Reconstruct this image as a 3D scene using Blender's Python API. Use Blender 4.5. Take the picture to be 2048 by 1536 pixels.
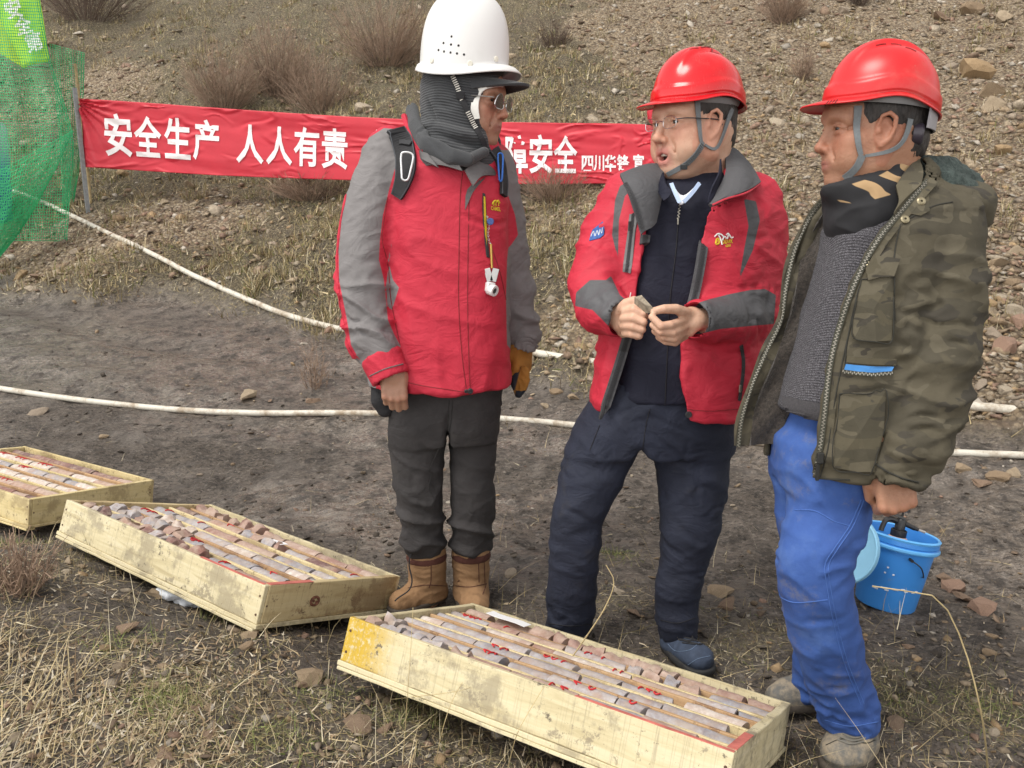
import bpy, bmesh, math, random
import numpy as np
from mathutils import Vector, Matrix
from mathutils.bvhtree import BVHTree

for o in list(bpy.data.objects): bpy.data.objects.remove(o)
SC = bpy.context.scene
COL = SC.collection
random.seed(7); RNG = np.random.default_rng(7)
R = math.radians

# ------------------------------------------------------------------ camera
FPX, PITCH, CAM = 1700.0, R(10.0), np.array([0.0, 0.0, 1.13])
cd = bpy.data.cameras.new('camera'); cam = bpy.data.objects.new('camera', cd); COL.objects.link(cam)
cam.location = CAM; cam.rotation_euler = (R(90) - PITCH, 0, 0)
cd.sensor_width = 36.0; cd.lens = FPX / 2048 * 36.0; cd.clip_start = 0.05; cd.clip_end = 400
cd.dof.use_dof = True; cd.dof.focus_distance = 2.5; cd.dof.aperture_fstop = 18.0
SC.camera = cam

# ------------------------------------------------------------------ sky and sun
SUN_EL, SUN_AZ = R(58), R(-128)      # azimuth clockwise from +Y : sun behind the camera to the left
w = bpy.data.worlds.new('World'); SC.world = w; w.use_nodes = True
nt = w.node_tree; nt.nodes.clear()
out = nt.nodes.new('ShaderNodeOutputWorld'); bg = nt.nodes.new('ShaderNodeBackground')
sky = nt.nodes.new('ShaderNodeTexSky'); sky.sky_type = 'NISHITA'; sky.sun_disc = False
sky.sun_elevation = SUN_EL; sky.sun_rotation = SUN_AZ; sky.altitude = 4000; sky.air_density = 1.0; sky.dust_density = 4.0; sky.ozone_density = 1.0
hs = nt.nodes.new('ShaderNodeHueSaturation'); hs.inputs['Saturation'].default_value = 0.10
nt.links.new(sky.outputs[0], hs.inputs['Color']); wm = nt.nodes.new('ShaderNodeMix'); wm.data_type = 'RGBA'; wm.blend_type = 'MULTIPLY'; wm.inputs[0].default_value = 1; wm.inputs[7].default_value = (1.04, 1.0, .94, 1); nt.links.new(hs.outputs[0], wm.inputs[6]); nt.links.new(wm.outputs[2], bg.inputs['Color'])
bg.inputs['Strength'].default_value = 0.15
nt.links.new(bg.outputs[0], out.inputs['Surface'])
sl = bpy.data.lights.new('sun', 'SUN'); so = bpy.data.objects.new('sun', sl); COL.objects.link(so)
sl.energy = 1.15; sl.angle = R(26); sl.color = (1.0, 0.955, 0.87)
so.rotation_euler = (R(90) - SUN_EL, 0, -SUN_AZ + R(180)); so.location = (-4, -4, 8)
SC.view_settings.view_transform = 'Standard'; SC.view_settings.look = 'None'
SC.view_settings.exposure = 1.36; SC.view_settings.gamma = 1.0; SC.view_settings.use_curve_mapping = False
SC.cycles.use_denoising = True
try: SC.cycles.denoiser = 'OPENIMAGEDENOISE'
except Exception: pass
SC.cycles.max_bounces = 6; SC.cycles.transparent_max_bounces = 12

# ------------------------------------------------------------------ geometry of the view, for measuring the photograph
SP, CP = math.sin(PITCH), math.cos(PITCH)
def ray(u, v):
    a, b = u - 1024.0, 768.0 - v
    return np.array([a, FPX * CP + b * SP, -FPX * SP + b * CP])
def P(u, v, Y):
    """place at forward distance Y (metres) seen at photo pixel u, v"""
    d = ray(u, v); return CAM + d * (Y / d[1])
def mpp(v, Y):
    return Y / ray(0, v)[1]
def proj(Q):
    Q = np.atleast_2d(np.asarray(Q, float)) - CAM
    zc = Q[:, 1] * CP - Q[:, 2] * SP; yc = Q[:, 1] * SP + Q[:, 2] * CP
    return np.stack([1024 + FPX * Q[:, 0] / zc, 768 - FPX * yc / zc], 1)

# ------------------------------------------------------------------ numpy noise
_prm = np.random.default_rng(3).permutation(256).astype(np.int32); _prm = np.concatenate([_prm, _prm, _prm])
_grd = np.array([[1,1,0],[-1,1,0],[1,-1,0],[-1,-1,0],[1,0,1],[-1,0,1],[1,0,-1],[-1,0,-1],[0,1,1],[0,-1,1],[0,1,-1],[0,-1,-1],[1,1,0],[-1,1,0],[0,-1,1],[0,-1,-1]], np.float32)
def noise(p, seed=0):
    p = np.asarray(p, np.float32) + np.float32(seed * 17.37)
    i = np.floor(p).astype(np.int32); f = p - i; i &= 255
    u = f * f * f * (f * (f * 6 - 15) + 10); r = 0
    for dx in (0, 1):
        for dy in (0, 1):
            for dz in (0, 1):
                h = _prm[_prm[_prm[i[..., 0] + dx] + i[..., 1] + dy] + i[..., 2] + dz] & 15
                g = _grd[h]
                dot = g[..., 0] * (f[..., 0] - dx) + g[..., 1] * (f[..., 1] - dy) + g[..., 2] * (f[..., 2] - dz)
                wgt = (u[..., 0] if dx else 1 - u[..., 0]) * (u[..., 1] if dy else 1 - u[..., 1]) * (u[..., 2] if dz else 1 - u[..., 2])
                r = r + wgt * dot
    return r
def fbm(p, oct=4, seed=0, gain=0.5):
    r = 0; a = 1.0; p = np.asarray(p, np.float32)
    for k in range(oct): r = r + a * noise(p * (2.03 ** k), seed + k); a *= gain
    return r
def fold(p, d, wl, stretch=3.5, seed=0, warp=0.35, sharp=1.6):
    """cloth folds: ridges that run across direction d"""
    p = np.asarray(p, np.float32); d = np.asarray(d, np.float32); d = d / np.linalg.norm(d)
    al = p @ d; q = p - al[:, None] * d
    wv = np.stack([noise(p / (wl * 3), seed + 40 + k) for k in range(3)], 1) * wl * warp * 2
    q = (q / stretch + al[:, None] * d + wv) / wl
    n = noise(q, seed)
    return np.clip(1 - np.abs(n) * 2.2, 0, 1) ** sharp - 0.35

def crease(p, d, wl, stretch=4, seed=0, w=.13, mask=.0):
    """thin sharp grooves that run across direction d, here and there"""
    p = np.asarray(p, np.float32); d = np.asarray(d, np.float32); d = d / np.linalg.norm(d); al = p @ d; q = p - al[:, None] * d
    wv = np.stack([noise(p / (wl * 2.5), seed + 60 + k) for k in range(3)], 1) * wl * .9
    q = (q / stretch + al[:, None] * d + wv) / wl; n = noise(q, seed + 5); m = np.clip((noise(p / (wl * 2.2), seed + 70) - mask) * 3.5, 0, 1)
    return m * (.45 * np.clip(1 - np.abs(np.abs(n) - .2) / .22, 0, 1) - np.exp(-(n / w) ** 2))
# ------------------------------------------------------------------ objects and tags
def tag(o, label=None, cat=None, group=None, kind=None):
    if label: o['label'] = label
    if cat: o['category'] = cat
    if group: o['group'] = group
    if kind: o['kind'] = kind
    return o
def empty(name, loc, label, cat, group=None, rot=(0, 0, 0)):
    o = bpy.data.objects.new(name, None); COL.objects.link(o); o.location = loc; o.rotation_euler = rot
    o.empty_display_size = 0.1
    return tag(o, label, cat, group)
def _world(o):
    return Matrix.LocRotScale(o.location, o.rotation_euler, o.scale) if o.parent is None else _world(o.parent) @ Matrix.LocRotScale(o.location, o.rotation_euler, o.scale)
def link(name, me, mats, parent=None, local=False):
    """one mesh object; vertices given in world space are moved into the parent's space"""
    o = bpy.data.objects.new(name, me); COL.objects.link(o)
    for m in (mats if isinstance(mats, (list, tuple)) else [mats]): me.materials.append(m)
    if parent is not None:
        o.parent = parent
        if not local: me.transform(_world(parent).inverted())
    return o
def mesh_from(V, F, name='mesh', smooth=True):
    me = bpy.data.meshes.new(name); V = np.asarray(V, np.float32)
    if isinstance(F, np.ndarray) and F.ndim == 2:
        k = F.shape[1]; n = len(F)
        me.vertices.add(len(V)); me.vertices.foreach_set('co', V.ravel())
        me.loops.add(n * k); me.loops.foreach_set('vertex_index', F.astype(np.int32).ravel())
        me.polygons.add(n); me.polygons.foreach_set('loop_start', np.arange(0, n * k, k, dtype=np.int32))
        me.update(calc_edges=True); me.validate()
    else:
        me.from_pydata(V.tolist(), [], [list(map(int, f)) for f in F]); me.update()
    if smooth: me.polygons.foreach_set('use_smooth', np.ones(len(me.polygons), bool))
    return me
def fattr(me, name, vals):
    a = me.attributes.new(name, 'FLOAT', 'POINT'); a.data.foreach_set('value', np.asarray(vals, np.float32))
def cattr(me, name, vals):
    a = me.attributes.new(name, 'FLOAT_COLOR', 'POINT')
    v = np.concatenate([np.asarray(vals, np.float32), np.ones((len(vals), 1), np.float32)], 1); a.data.foreach_set('color', v.ravel())
class MB:
    """collects simple shapes into one mesh"""
    def __init__(s): s.V = []; s.F = []; s.n = 0
    def add(s, V, F):
        s.V.append(np.asarray(V, float)); s.F += [[i + s.n for i in f] for f in F]; s.n += len(V); return s
    def box(s, c, h, M=None, bev=0.0):
        h = np.array(h, float)
        if bev <= 0:
            V = np.array([[x, y, z] for x in (-1, 1) for y in (-1, 1) for z in (-1, 1)]) * h
            F = [[0,1,3,2],[4,6,7,5],[0,4,5,1],[2,3,7,6],[0,2,6,4],[1,5,7,3]]
        else:
            V = []; 
            for x in (-1, 1):
                for y in (-1, 1):
                    for z in (-1, 1):
                        for k in range(3):
                            q = np.array([x, y, z]) * (h - bev); q[k] = (x, y, z)[k] * h[k]; V.append(q)
            V = np.array(V); idx = lambda a, b, c, k: ((a * 2 + b) * 2 + c) * 3 + k
            F = []
            for k in range(3):
                for sgn in (0, 1):
                    q = []
                    for (a, b) in ((0, 0), (0, 1), (1, 1), (1, 0)):
                        t = [0, 0, 0]; t[k] = sgn; t[(k + 1) % 3] = a; t[(k + 2) % 3] = b; q.append(idx(*t, k))
                    F.append(q if sgn else q[::-1])
            for k in range(3):
                i, j = (k + 1) % 3, (k + 2) % 3
                for a in (0, 1):
                    for b in (0, 1):
                        t0 = [0, 0, 0]; t0[i] = a; t0[j] = b; t1 = list(t0); t1[k] = 1
                        q = [idx(*t0, i), idx(*t0, j), idx(*t1, j), idx(*t1, i)]
                        F.append(q if (a == b) else q[::-1])
            for x in (0, 1):
                for y in (0, 1):
                    for z in (0, 1):
                        q = [idx(x, y, z, 0), idx(x, y, z, 1), idx(x, y, z, 2)]
                        F.append(q if (x + y + z) % 2 else q[::-1])
        if M is not None: V = V @ np.array(M)[:3, :3].T
        return s.add(V + np.array(c), F)
    def tube(s, pts, r, n=8, caps=True, flat=None):
        pts = np.asarray(pts, float); m = len(pts); rr = np.broadcast_to(np.asarray(r, float), (m,))
        T = np.gradient(pts, axis=0); T /= np.linalg.norm(T, axis=1)[:, None] + 1e-12
        up = np.array([0, 0, 1.0]) if flat is None else np.asarray(flat[0], float)
        if abs(T[0] @ up) > 0.95: up = np.array([1.0, 0, 0])
        V = []; A = None
        for i in range(m):
            a = np.cross(T[i], up) if A is None or flat is not None else A - T[i] * (A @ T[i])
            a /= np.linalg.norm(a) + 1e-12; A = a; b = np.cross(a, T[i])
            q = 1.0 if flat is None else flat[1]
            for k in range(n):
                t = 2 * math.pi * k / n
                V.append(pts[i] + rr[i] * (a * math.cos(t) + b * math.sin(t) * q))
        F = [[i * n + k, i * n + (k + 1) % n, (i + 1) * n + (k + 1) % n, (i + 1) * n + k] for i in range(m - 1) for k in range(n)]
        if caps: F += [list(range(n))[::-1], [(m - 1) * n + k for k in range(n)]]
        return s.add(V, F)
    def lathe(s, prof, c, axis=(0, 0, 1), n=24, caps=(False, False)):
        z = np.array(axis, float); z /= np.linalg.norm(z)
        x = np.cross(z, [0, 0, 1.0]) if abs(z[2]) < .9 else np.cross(z, [0, 1.0, 0]); x /= np.linalg.norm(x); y = np.cross(z, x)
        V = [np.array(c) + z * h + r * (x * math.cos(2 * math.pi * k / n) + y * math.sin(2 * math.pi * k / n)) for r, h in prof for k in range(n)]
        m = len(prof)
        F = [[i * n + k, i * n + (k + 1) % n, (i + 1) * n + (k + 1) % n, (i + 1) * n + k] for i in range(m - 1) for k in range(n)]
        if caps[0]: F.append(list(range(n))[::-1])
        if caps[1]: F.append([(m - 1) * n + k for k in range(n)])
        return s.add(V, F)
    def grid(s, G, thick=0.0):
        """G[i][j] points; thick makes it a slab along the normals"""
        G = np.asarray(G, float); a, b = G.shape[:2]
        def faces(o, flip):
            f = [[o + i * b + j, o + i * b + j + 1, o + (i + 1) * b + j + 1, o + (i + 1) * b + j] for i in range(a - 1) for j in range(b - 1)]
            return [q[::-1] for q in f] if flip else f
        if thick <= 0: return s.add(G.reshape(-1, 3), faces(0, False))
        du = np.gradient(G, axis=0); dv = np.gradient(G, axis=1); N = np.cross(dv, du); N /= np.linalg.norm(N, axis=2)[..., None] + 1e-12
        V = np.concatenate([(G + N * thick / 2).reshape(-1, 3), (G - N * thick / 2).reshape(-1, 3)]); F = faces(0, False) + faces(a * b, True)
        bd = [i * b for i in range(a)] ; per = [j for j in range(b)] + [i * b + b - 1 for i in range(1, a)] + [(a - 1) * b + j for j in range(b - 2, -1, -1)] + [i * b for i in range(a - 2, 0, -1)]
        for k in range(len(per)):
            p0, p1 = per[k], per[(k + 1) % len(per)]; F.append([p1, p0, p0 + a * b, p1 + a * b])
        return s.add(V, F)
    def mesh(s, smooth=False):
        return mesh_from(np.concatenate(s.V), s.F, smooth=smooth)
    def build(s, name, mats, parent=None, smooth=False):
        me = s.mesh(smooth)
        if smooth: auto_smooth(me)
        return link(name, me, mats, parent)
def auto_smooth(me, ang=38):
    bm = bmesh.new(); bm.from_mesh(me)
    for e in bm.edges:
        e.smooth = not (len(e.link_faces) == 2 and e.calc_face_angle(0) > R(ang))
    bm.to_mesh(me); bm.free()
def spline(pts, n):
    pts = np.asarray(pts, float); m = len(pts)
    if m < 3: return np.array([pts[0] + (pts[-1] - pts[0]) * t for t in np.linspace(0, 1, n)])
    d = np.r_[0, np.cumsum(np.linalg.norm(np.diff(pts, axis=0), axis=1) + 1e-9)]
    tt = np.linspace(0, d[-1], n); E = np.vstack([2 * pts[0] - pts[1], pts, 2 * pts[-1] - pts[-2]]); outp = []
    for t in tt:
        i = min(max(np.searchsorted(d, t, side='right') - 1, 0), m - 2); u = (t - d[i]) / (d[i + 1] - d[i])
        p0, p1, p2, p3 = E[i], E[i + 1], E[i + 2], E[i + 3]
        outp.append(.5 * ((2 * p1) + (-p0 + p2) * u + (2 * p0 - 5 * p1 + 4 * p2 - p3) * u * u + (-p0 + 3 * p1 - 3 * p2 + p3) * u ** 3))
    return np.array(outp)

# ------------------------------------------------------------------ signed-distance sculpting (smooth unions, meshed by surface nets)
class SDF:
    def __init__(s, lo, hi, h):
        s.h = h; s.lo = np.array(lo, float); s.n = np.ceil((np.array(hi) - s.lo) / h).astype(int) + 1
        s.D = np.full(s.n, 1.0, np.float32); s.ax = [(s.lo[k] + h * np.arange(s.n[k])).astype(np.float32) for k in range(3)]
    def _s(s, lo, hi, pad):
        a = np.clip(np.floor((np.array(lo) - pad - s.lo) / s.h).astype(int), 0, s.n); b = np.clip(np.ceil((np.array(hi) + pad - s.lo) / s.h).astype(int) + 1, 0, s.n)
        sl = tuple(slice(a[k], b[k]) for k in range(3))
        return sl, s.ax[0][sl[0]][:, None, None], s.ax[1][sl[1]][None, :, None], s.ax[2][sl[2]][None, None, :]
    def add(s, prim, k=0.0):
        fn, lo, hi = prim; sl, X, Y, Z = s._s(lo, hi, k + 4 * s.h)
        if 0 in s.D[sl].shape: return s
        d = fn(X, Y, Z); a = s.D[sl]
        if k > 0:
            h = np.maximum(k - np.abs(a - d), 0) / k; s.D[sl] = np.minimum(a, d) - h * h * (k * .25)
        else: s.D[sl] = np.minimum(a, d)
        return s
    def sub(s, prim, k=0.0):
        fn, lo, hi = prim; sl, X, Y, Z = s._s(lo, hi, k + 4 * s.h)
        if 0 in s.D[sl].shape: return s
        d = -fn(X, Y, Z); a = s.D[sl]
        if k > 0:
            h = np.maximum(k - np.abs(a - d), 0) / k; s.D[sl] = np.maximum(a, d) + h * h * (k * .25)
        else: s.D[sl] = np.maximum(a, d)
        return s
    def cut(s, fn, k=0.0):
        """keep where fn<0, over the whole lattice"""
        d = fn(s.ax[0][:, None, None], s.ax[1][None, :, None], s.ax[2][None, None, :]); a = s.D
        if k > 0:
            h = np.maximum(k - np.abs(a - d), 0) / k; s.D = (np.maximum(a, d) + h * h * (k * .25)).astype(np.float32)
        else: s.D = np.maximum(a, d)
        return s
    def nets(s):
        D = s.D.copy(); D[0] = D[-1] = 1; D[:, 0] = D[:, -1] = 1; D[:, :, 0] = D[:, :, -1] = 1
        I = D < 0; c = np.zeros(np.array(D.shape) - 1, np.uint8)
        sh = [(i, j, k) for i in (0, 1) for j in (0, 1) for k in (0, 1)]; n0, n1, n2 = c.shape
        for i, j, k in sh: c += I[i:i + n0, j:j + n1, k:k + n2]
        A = np.argwhere((c > 0) & (c < 8)); id_ = np.full(c.shape, -1, np.int32); id_[tuple(A.T)] = np.arange(len(A))
        val = {q: D[A[:, 0] + q[0], A[:, 1] + q[1], A[:, 2] + q[2]] for q in sh}
        S = np.zeros((len(A), 3)); N = np.zeros(len(A))
        for q in sh:
            for ax in range(3):
                if q[ax] == 0:
                    q2 = list(q); q2[ax] = 1; q2 = tuple(q2); a, b = val[q], val[q2]; m = (a < 0) != (b < 0)
                    t = np.where(m, a / np.where(m, a - b, 1), 0); pt = np.tile(np.array(q, float), (len(A), 1)); pt[:, ax] = t
                    S += np.where(m[:, None], pt, 0); N += m
        V = s.lo + s.h * (A + S / N[:, None]); F = []
        for ax in range(3):
            b, c2 = (ax + 1) % 3, (ax + 2) % 3
            a0 = [slice(1, -1)] * 3; a0[ax] = slice(0, -1); a1 = list(a0); a1[ax] = slice(1, None)
            i0, i1 = I[tuple(a0)], I[tuple(a1)]; E = np.argwhere(i0 != i1); base = E.copy(); base[:, b] += 1; base[:, c2] += 1
            fl = i0[tuple(E.T)]
            def cell(db, dc):
                q = base.copy(); q[:, b] += db; q[:, c2] += dc; return id_[tuple(q.T)]
            q = np.stack([cell(-1, -1), cell(0, -1), cell(0, 0), cell(-1, 0)], 1)
            q[~fl] = q[~fl][:, ::-1]; F.append(q)
        F = np.concatenate(F); F = F[(F >= 0).all(1)]
        return V, F
def smooth(V, F, it=2, lam=0.5):
    n = len(V); E = np.concatenate([F[:, [0, 1]], F[:, [1, 2]], F[:, [2, 3]], F[:, [3, 0]]])
    cnt = np.bincount(E[:, 0], minlength=n).astype(float); V = V.copy()
    for _ in range(it):
        for l in (lam, -lam * 1.02) if it > 2 else (lam,):
            S = np.stack([np.bincount(E[:, 0], V[E[:, 1], k], n) for k in range(3)], 1) / np.maximum(cnt, 1)[:, None]
            V += l * (S - V)
    return V
def normals(V, F):
    N = np.cross(V[F[:, 2]] - V[F[:, 0]], V[F[:, 3]] - V[F[:, 1]]); n = len(V)
    O = np.zeros((n, 3))
    for k in range(4):
        for a in range(3): O[:, a] += np.bincount(F[:, k], N[:, a], n)
    return O / (np.linalg.norm(O, axis=1)[:, None] + 1e-12)
def _f(a): return [np.float32(x) for x in a]
def ell(c, r, M=None):
    c = np.array(c, float); r = np.array(r, float); m = r.max()
    if M is None:
        def fn(X, Y, Z):
            a, b, d = (X - _f(c)[0]) / _f(r)[0], (Y - _f(c)[1]) / _f(r)[1], (Z - _f(c)[2]) / _f(r)[2]
            k0 = np.sqrt(a * a + b * b + d * d); k1 = np.sqrt((a / _f(r)[0]) ** 2 + (b / _f(r)[1]) ** 2 + (d / _f(r)[2]) ** 2)
            return k0 * (k0 - 1) / np.maximum(k1, 1e-6)
        return fn, c - r, c + r
    M = np.array(M, float)   # columns = local axes in world
    def fn(X, Y, Z):
        x, y, z = X - _f(c)[0], Y - _f(c)[1], Z - _f(c)[2]
        q = [(x * np.float32(M[0, k]) + y * np.float32(M[1, k]) + z * np.float32(M[2, k])) / np.float32(r[k]) for k in range(3)]
        k0 = np.sqrt(q[0] ** 2 + q[1] ** 2 + q[2] ** 2); k1 = np.sqrt(sum((q[k] / np.float32(r[k])) ** 2 for k in range(3)))
        return k0 * (k0 - 1) / np.maximum(k1, 1e-6)
    return fn, c - m, c + m
def tub(pts, r, flat=None):
    """polyline with radii; flat=(direction, q) squeezes it by q along direction"""
    pts = np.asarray(pts, float); rr = np.broadcast_to(np.asarray(r, float), (len(pts),)); S = np.eye(3)
    if flat is not None:
        n = np.array(flat[0], float); n /= np.linalg.norm(n); S = np.eye(3) + (flat[1] - 1) * np.outer(n, n)
    q = pts @ S.T
    def fn(X, Y, Z):
        if flat is not None:
            X, Y, Z = [np.float32(S[k, 0]) * X + np.float32(S[k, 1]) * Y + np.float32(S[k, 2]) * Z for k in range(3)]
        best = None
        for i in range(len(q) - 1):
            a, b = q[i], q[i + 1]; d = b - a; L = max(d @ d, 1e-12)
            x, y, z = X - np.float32(a[0]), Y - np.float32(a[1]), Z - np.float32(a[2])
            t = np.clip((x * np.float32(d[0]) + y * np.float32(d[1]) + z * np.float32(d[2])) / np.float32(L), 0, 1)
            e = np.sqrt((x - t * np.float32(d[0])) ** 2 + (y - t * np.float32(d[1])) ** 2 + (z - t * np.float32(d[2])) ** 2) - (np.float32(rr[i]) + t * np.float32(rr[i + 1] - rr[i]))
            best = e if best is None else np.minimum(best, e)
        return best
    m = rr.max(); return fn, pts.min(0) - m, pts.max(0) + m
def loft(secs, cap=0.0):
    """horizontal sections (z, cx, cy, half width, half depth, exponent, yaw)"""
    A = np.array(sorted(secs), float); z0, z1 = A[0, 0], A[-1, 0]
    def fn(X, Y, Z):
        zz = np.clip(Z, z0, z1); g = lambda k: np.interp(zz.ravel(), A[:, 0], A[:, k]).astype(np.float32)[None, None, :]
        cx, cy, a, b, n, yw = [g(k) for k in range(1, 7)]
        x, y = X - cx, Y - cy; c, s_ = np.cos(yw), np.sin(yw)
        p, q = np.abs((x * c + y * s_) / a), np.abs((-x * s_ + y * c) / b)
        r = np.maximum(p ** n + q ** n, 1e-8) ** (1 / n)
        ang = np.minimum(a, b) * .5 + .5 * (a * p + b * q) / np.maximum(p + q, 1e-4)
        d = (r - 1) * ang
        dz = np.maximum(Z - np.float32(z1), np.float32(z0) - Z)
        return np.maximum(d, dz) if cap == 0 else np.where(dz > 0, np.sqrt(np.maximum(d, 0) ** 2 + dz ** 2), np.maximum(d, dz))
    m = np.maximum(A[:, 3], A[:, 4]); return fn, [np.min(A[:, 1] - m), np.min(A[:, 2] - m), z0], [np.max(A[:, 1] + m), np.max(A[:, 2] + m), z1]
def rbox(c, h, M=None, r=0.0):
    c = np.array(c, float); h = np.array(h, float); M = np.eye(3) if M is None else np.array(M, float); e = np.abs(M) @ h
    def fn(X, Y, Z):
        x, y, z = X - _f(c)[0], Y - _f(c)[1], Z - _f(c)[2]
        q = [np.abs(x * np.float32(M[0, k]) + y * np.float32(M[1, k]) + z * np.float32(M[2, k])) - np.float32(h[k] - r) for k in range(3)]
        o = np.sqrt(np.maximum(q[0], 0) ** 2 + np.maximum(q[1], 0) ** 2 + np.maximum(q[2], 0) ** 2)
        return o + np.minimum(np.maximum(q[0], np.maximum(q[1], q[2])), 0) - np.float32(r)
    return fn, c - e, c + e
def sculpt(sdf, sm=2, disp=None):
    V, F = sdf.nets(); V = smooth(V, F, sm) if sm else V
    if disp is not None:
        N = normals(V, F); V = V + N * disp(V, N)[:, None]
    return V, F
def frame(fwd, up=(0, 0, 1)):
    """columns x=forward, y=left, z=up"""
    x = np.array(fwd, float); x /= np.linalg.norm(x); y = np.cross(up, x); y /= np.linalg.norm(y); return np.stack([x, y, np.cross(x, y)], 1)
class Surf:
    """looks up where a photo pixel falls on a built surface"""
    def __init__(s, V, F): s.b = BVHTree.FromPolygons([tuple(v) for v in V], [tuple(int(i) for i in f) for f in F])
    def hit(s, u, v, off=0.0, fallback=None):
        d = Vector(ray(u, v)).normalized(); p, n, i, t = s.b.ray_cast(Vector(CAM), d)
        if p is None:
            if fallback is None: return None
            q = P(u, v, fallback); p, n, i, t = s.b.find_nearest(Vector(q))
        if n.dot(d) > 0: n = -n
        return np.array(p) + np.array(n) * off, np.array(n)
    def line(s, uv, n=20, off=0.0, Y=2.3):
        q = spline(uv, n); r = [s.hit(a, b, off, Y) for a, b in q]
        return np.array([x[0] for x in r]), np.array([x[1] for x in r])

# ------------------------------------------------------------------ material helpers
def mat(name):
    m = bpy.data.materials.new(name); m.use_nodes = True; t = m.node_tree; b = t.nodes['Principled BSDF']; return m, t, b
class NT:
    def __init__(s, t): s.t = t
    def n(s, typ, **kw):
        x = s.t.nodes.new(typ)
        for k, v in kw.items():
            if k.startswith('i_'): x.inputs[k[2:].replace('_', ' ')].default_value = v
            else: setattr(x, k, v)
        return x
    def l(s, a, b): s.t.links.new(a, b)
    def attr(s, name): return s.n('ShaderNodeAttribute', attribute_name=name)
    def coord(s, obj=True):
        return s.n('ShaderNodeTexCoord').outputs['Object' if obj else 'Generated']
    def noise(s, vec, scale, detail=4, rough=.55, dist=0):
        x = s.n('ShaderNodeTexNoise'); x.inputs['Scale'].default_value = scale; x.inputs['Detail'].default_value = detail; x.inputs['Roughness'].default_value = rough; x.inputs['Distortion'].default_value = dist
        if vec is not None: s.l(vec, x.inputs['Vector'])
        return x.outputs['Fac']
    def ramp(s, fac, stops, interp='LINEAR'):
        x = s.n('ShaderNodeValToRGB'); e = x.color_ramp; e.interpolation = interp
        while len(e.elements) > 1: e.elements.remove(e.elements[-1])
        e.elements[0].position, c = stops[0][0], stops[0][1]; e.elements[0].color = (*c, 1) if len(c) == 3 else c
        for p, c in stops[1:]:
            q = e.elements.new(p); q.color = (*c, 1)
        s.l(fac, x.inputs['Fac']); return x.outputs['Color']
    def mix(s, fac, a, b, blend='MIX'):
        x = s.n('ShaderNodeMix', data_type='RGBA', blend_type=blend)
        for val, inp in ((fac, x.inputs[0]), (a, x.inputs[6]), (b, x.inputs[7])):
            if isinstance(val, (int, float)): inp.default_value = val
            elif isinstance(val, (tuple, list)): inp.default_value = (*val, 1)[:4]
            else: s.l(val, inp)
        return x.outputs[2]
    def math(s, op, a, b=None, c=None, clamp=False):
        x = s.n('ShaderNodeMath', operation=op, use_clamp=clamp)
        for i, v in enumerate((a, b, c)):
            if v is None: continue
            if isinstance(v, (int, float)): x.inputs[i].default_value = v
            else: s.l(v, x.inputs[i])
        return x.outputs[0]
    def step(s, v, lo, hi):
        x = s.n('ShaderNodeMapRange', interpolation_type='SMOOTHSTEP'); s.l(v, x.inputs[0]); x.inputs[1].default_value = lo; x.inputs[2].default_value = hi; return x.outputs[0]
    def bump(s, h, strength=.3, dist=.01, prev=None):
        x = s.n('ShaderNodeBump'); x.inputs['Strength'].default_value = strength; x.inputs['Distance'].default_value = dist; s.l(h, x.inputs['Height'])
        if prev is not None: s.l(prev, x.inputs['Normal'])
        return x.outputs[0]
    def scale(s, vec, v):
        x = s.n('ShaderNodeMapping'); s.l(vec, x.inputs[0]); x.inputs['Scale'].default_value = v; return x.outputs[0]
def plain(name, col, rough=.6, metal=0, var=.12, vscale=30, bump=0.0, bscale=200, spec=.5, coat=0, bdist=.002):
    m, t, b = mat(name); N = NT(t); c = N.coord()
    f = N.noise(c, vscale, 5); d = tuple(x * (1 - var) for x in col); u = tuple(min(1, x * (1 + var)) for x in col)
    N.l(N.ramp(f, [(.3, d), (.7, u)]), b.inputs['Base Color']); b.inputs['Roughness'].default_value = rough; b.inputs['Metallic'].default_value = metal
    b.inputs['Specular IOR Level'].default_value = spec; b.inputs['Coat Weight'].default_value = coat
    if bump > 0: N.l(N.bump(N.noise(c, bscale, 3), bump, bdist), b.inputs['Normal'])
    return m
def eulM(e):
    a, b_, g = e; cz, sz, cy, sy, cx, sx = math.cos(a), math.sin(a), math.cos(b_), math.sin(b_), math.cos(g), math.sin(g)
    return np.array([[cz, -sz, 0], [sz, cz, 0], [0, 0, 1]]) @ np.array([[cy, 0, sy], [0, 1, 0], [-sy, 0, cy]]) @ np.array([[1, 0, 0], [0, cx, -sx], [0, sx, cx]])
# ================================================================== TERRAIN
NX_, NY_ = 0.5, 0.866
CTRL = np.array([(-.28,2.58,-.045),(-.13,2.6,-.045),(.505,2.3,-.085),(.175,2.42,-.075),(.81,1.86,-.128),(.73,2.06,-.11),
 (-.141,2.36,-.07),(.66,1.89,-.118),(.39,1.38,-.02),(-.41,1.84,.045),(0.0,1.6,.0),(.3,2.1,-.1),(-.1,2.0,-.02),
 (-.674,2.05,.10),(-1.45,2.56,.155),(-1.05,2.3,.11),(-.388,2.57,-.075),(-1.165,3.08,-.005),(-.8,2.75,-.03),
 (-1.9,3.1,-.035),(-1.59,3.6,-.10),(1.23,2.62,-.062),(1.12,2.6,-.066),(-.9,1.5,.12),(-.5,1.45,.07),(0.1,1.2,-.02),(.8,1.4,-.15),(1.3,1.8,-.13),(-1.6,2.0,.2),(2.0,2.6,-.1)])
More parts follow.
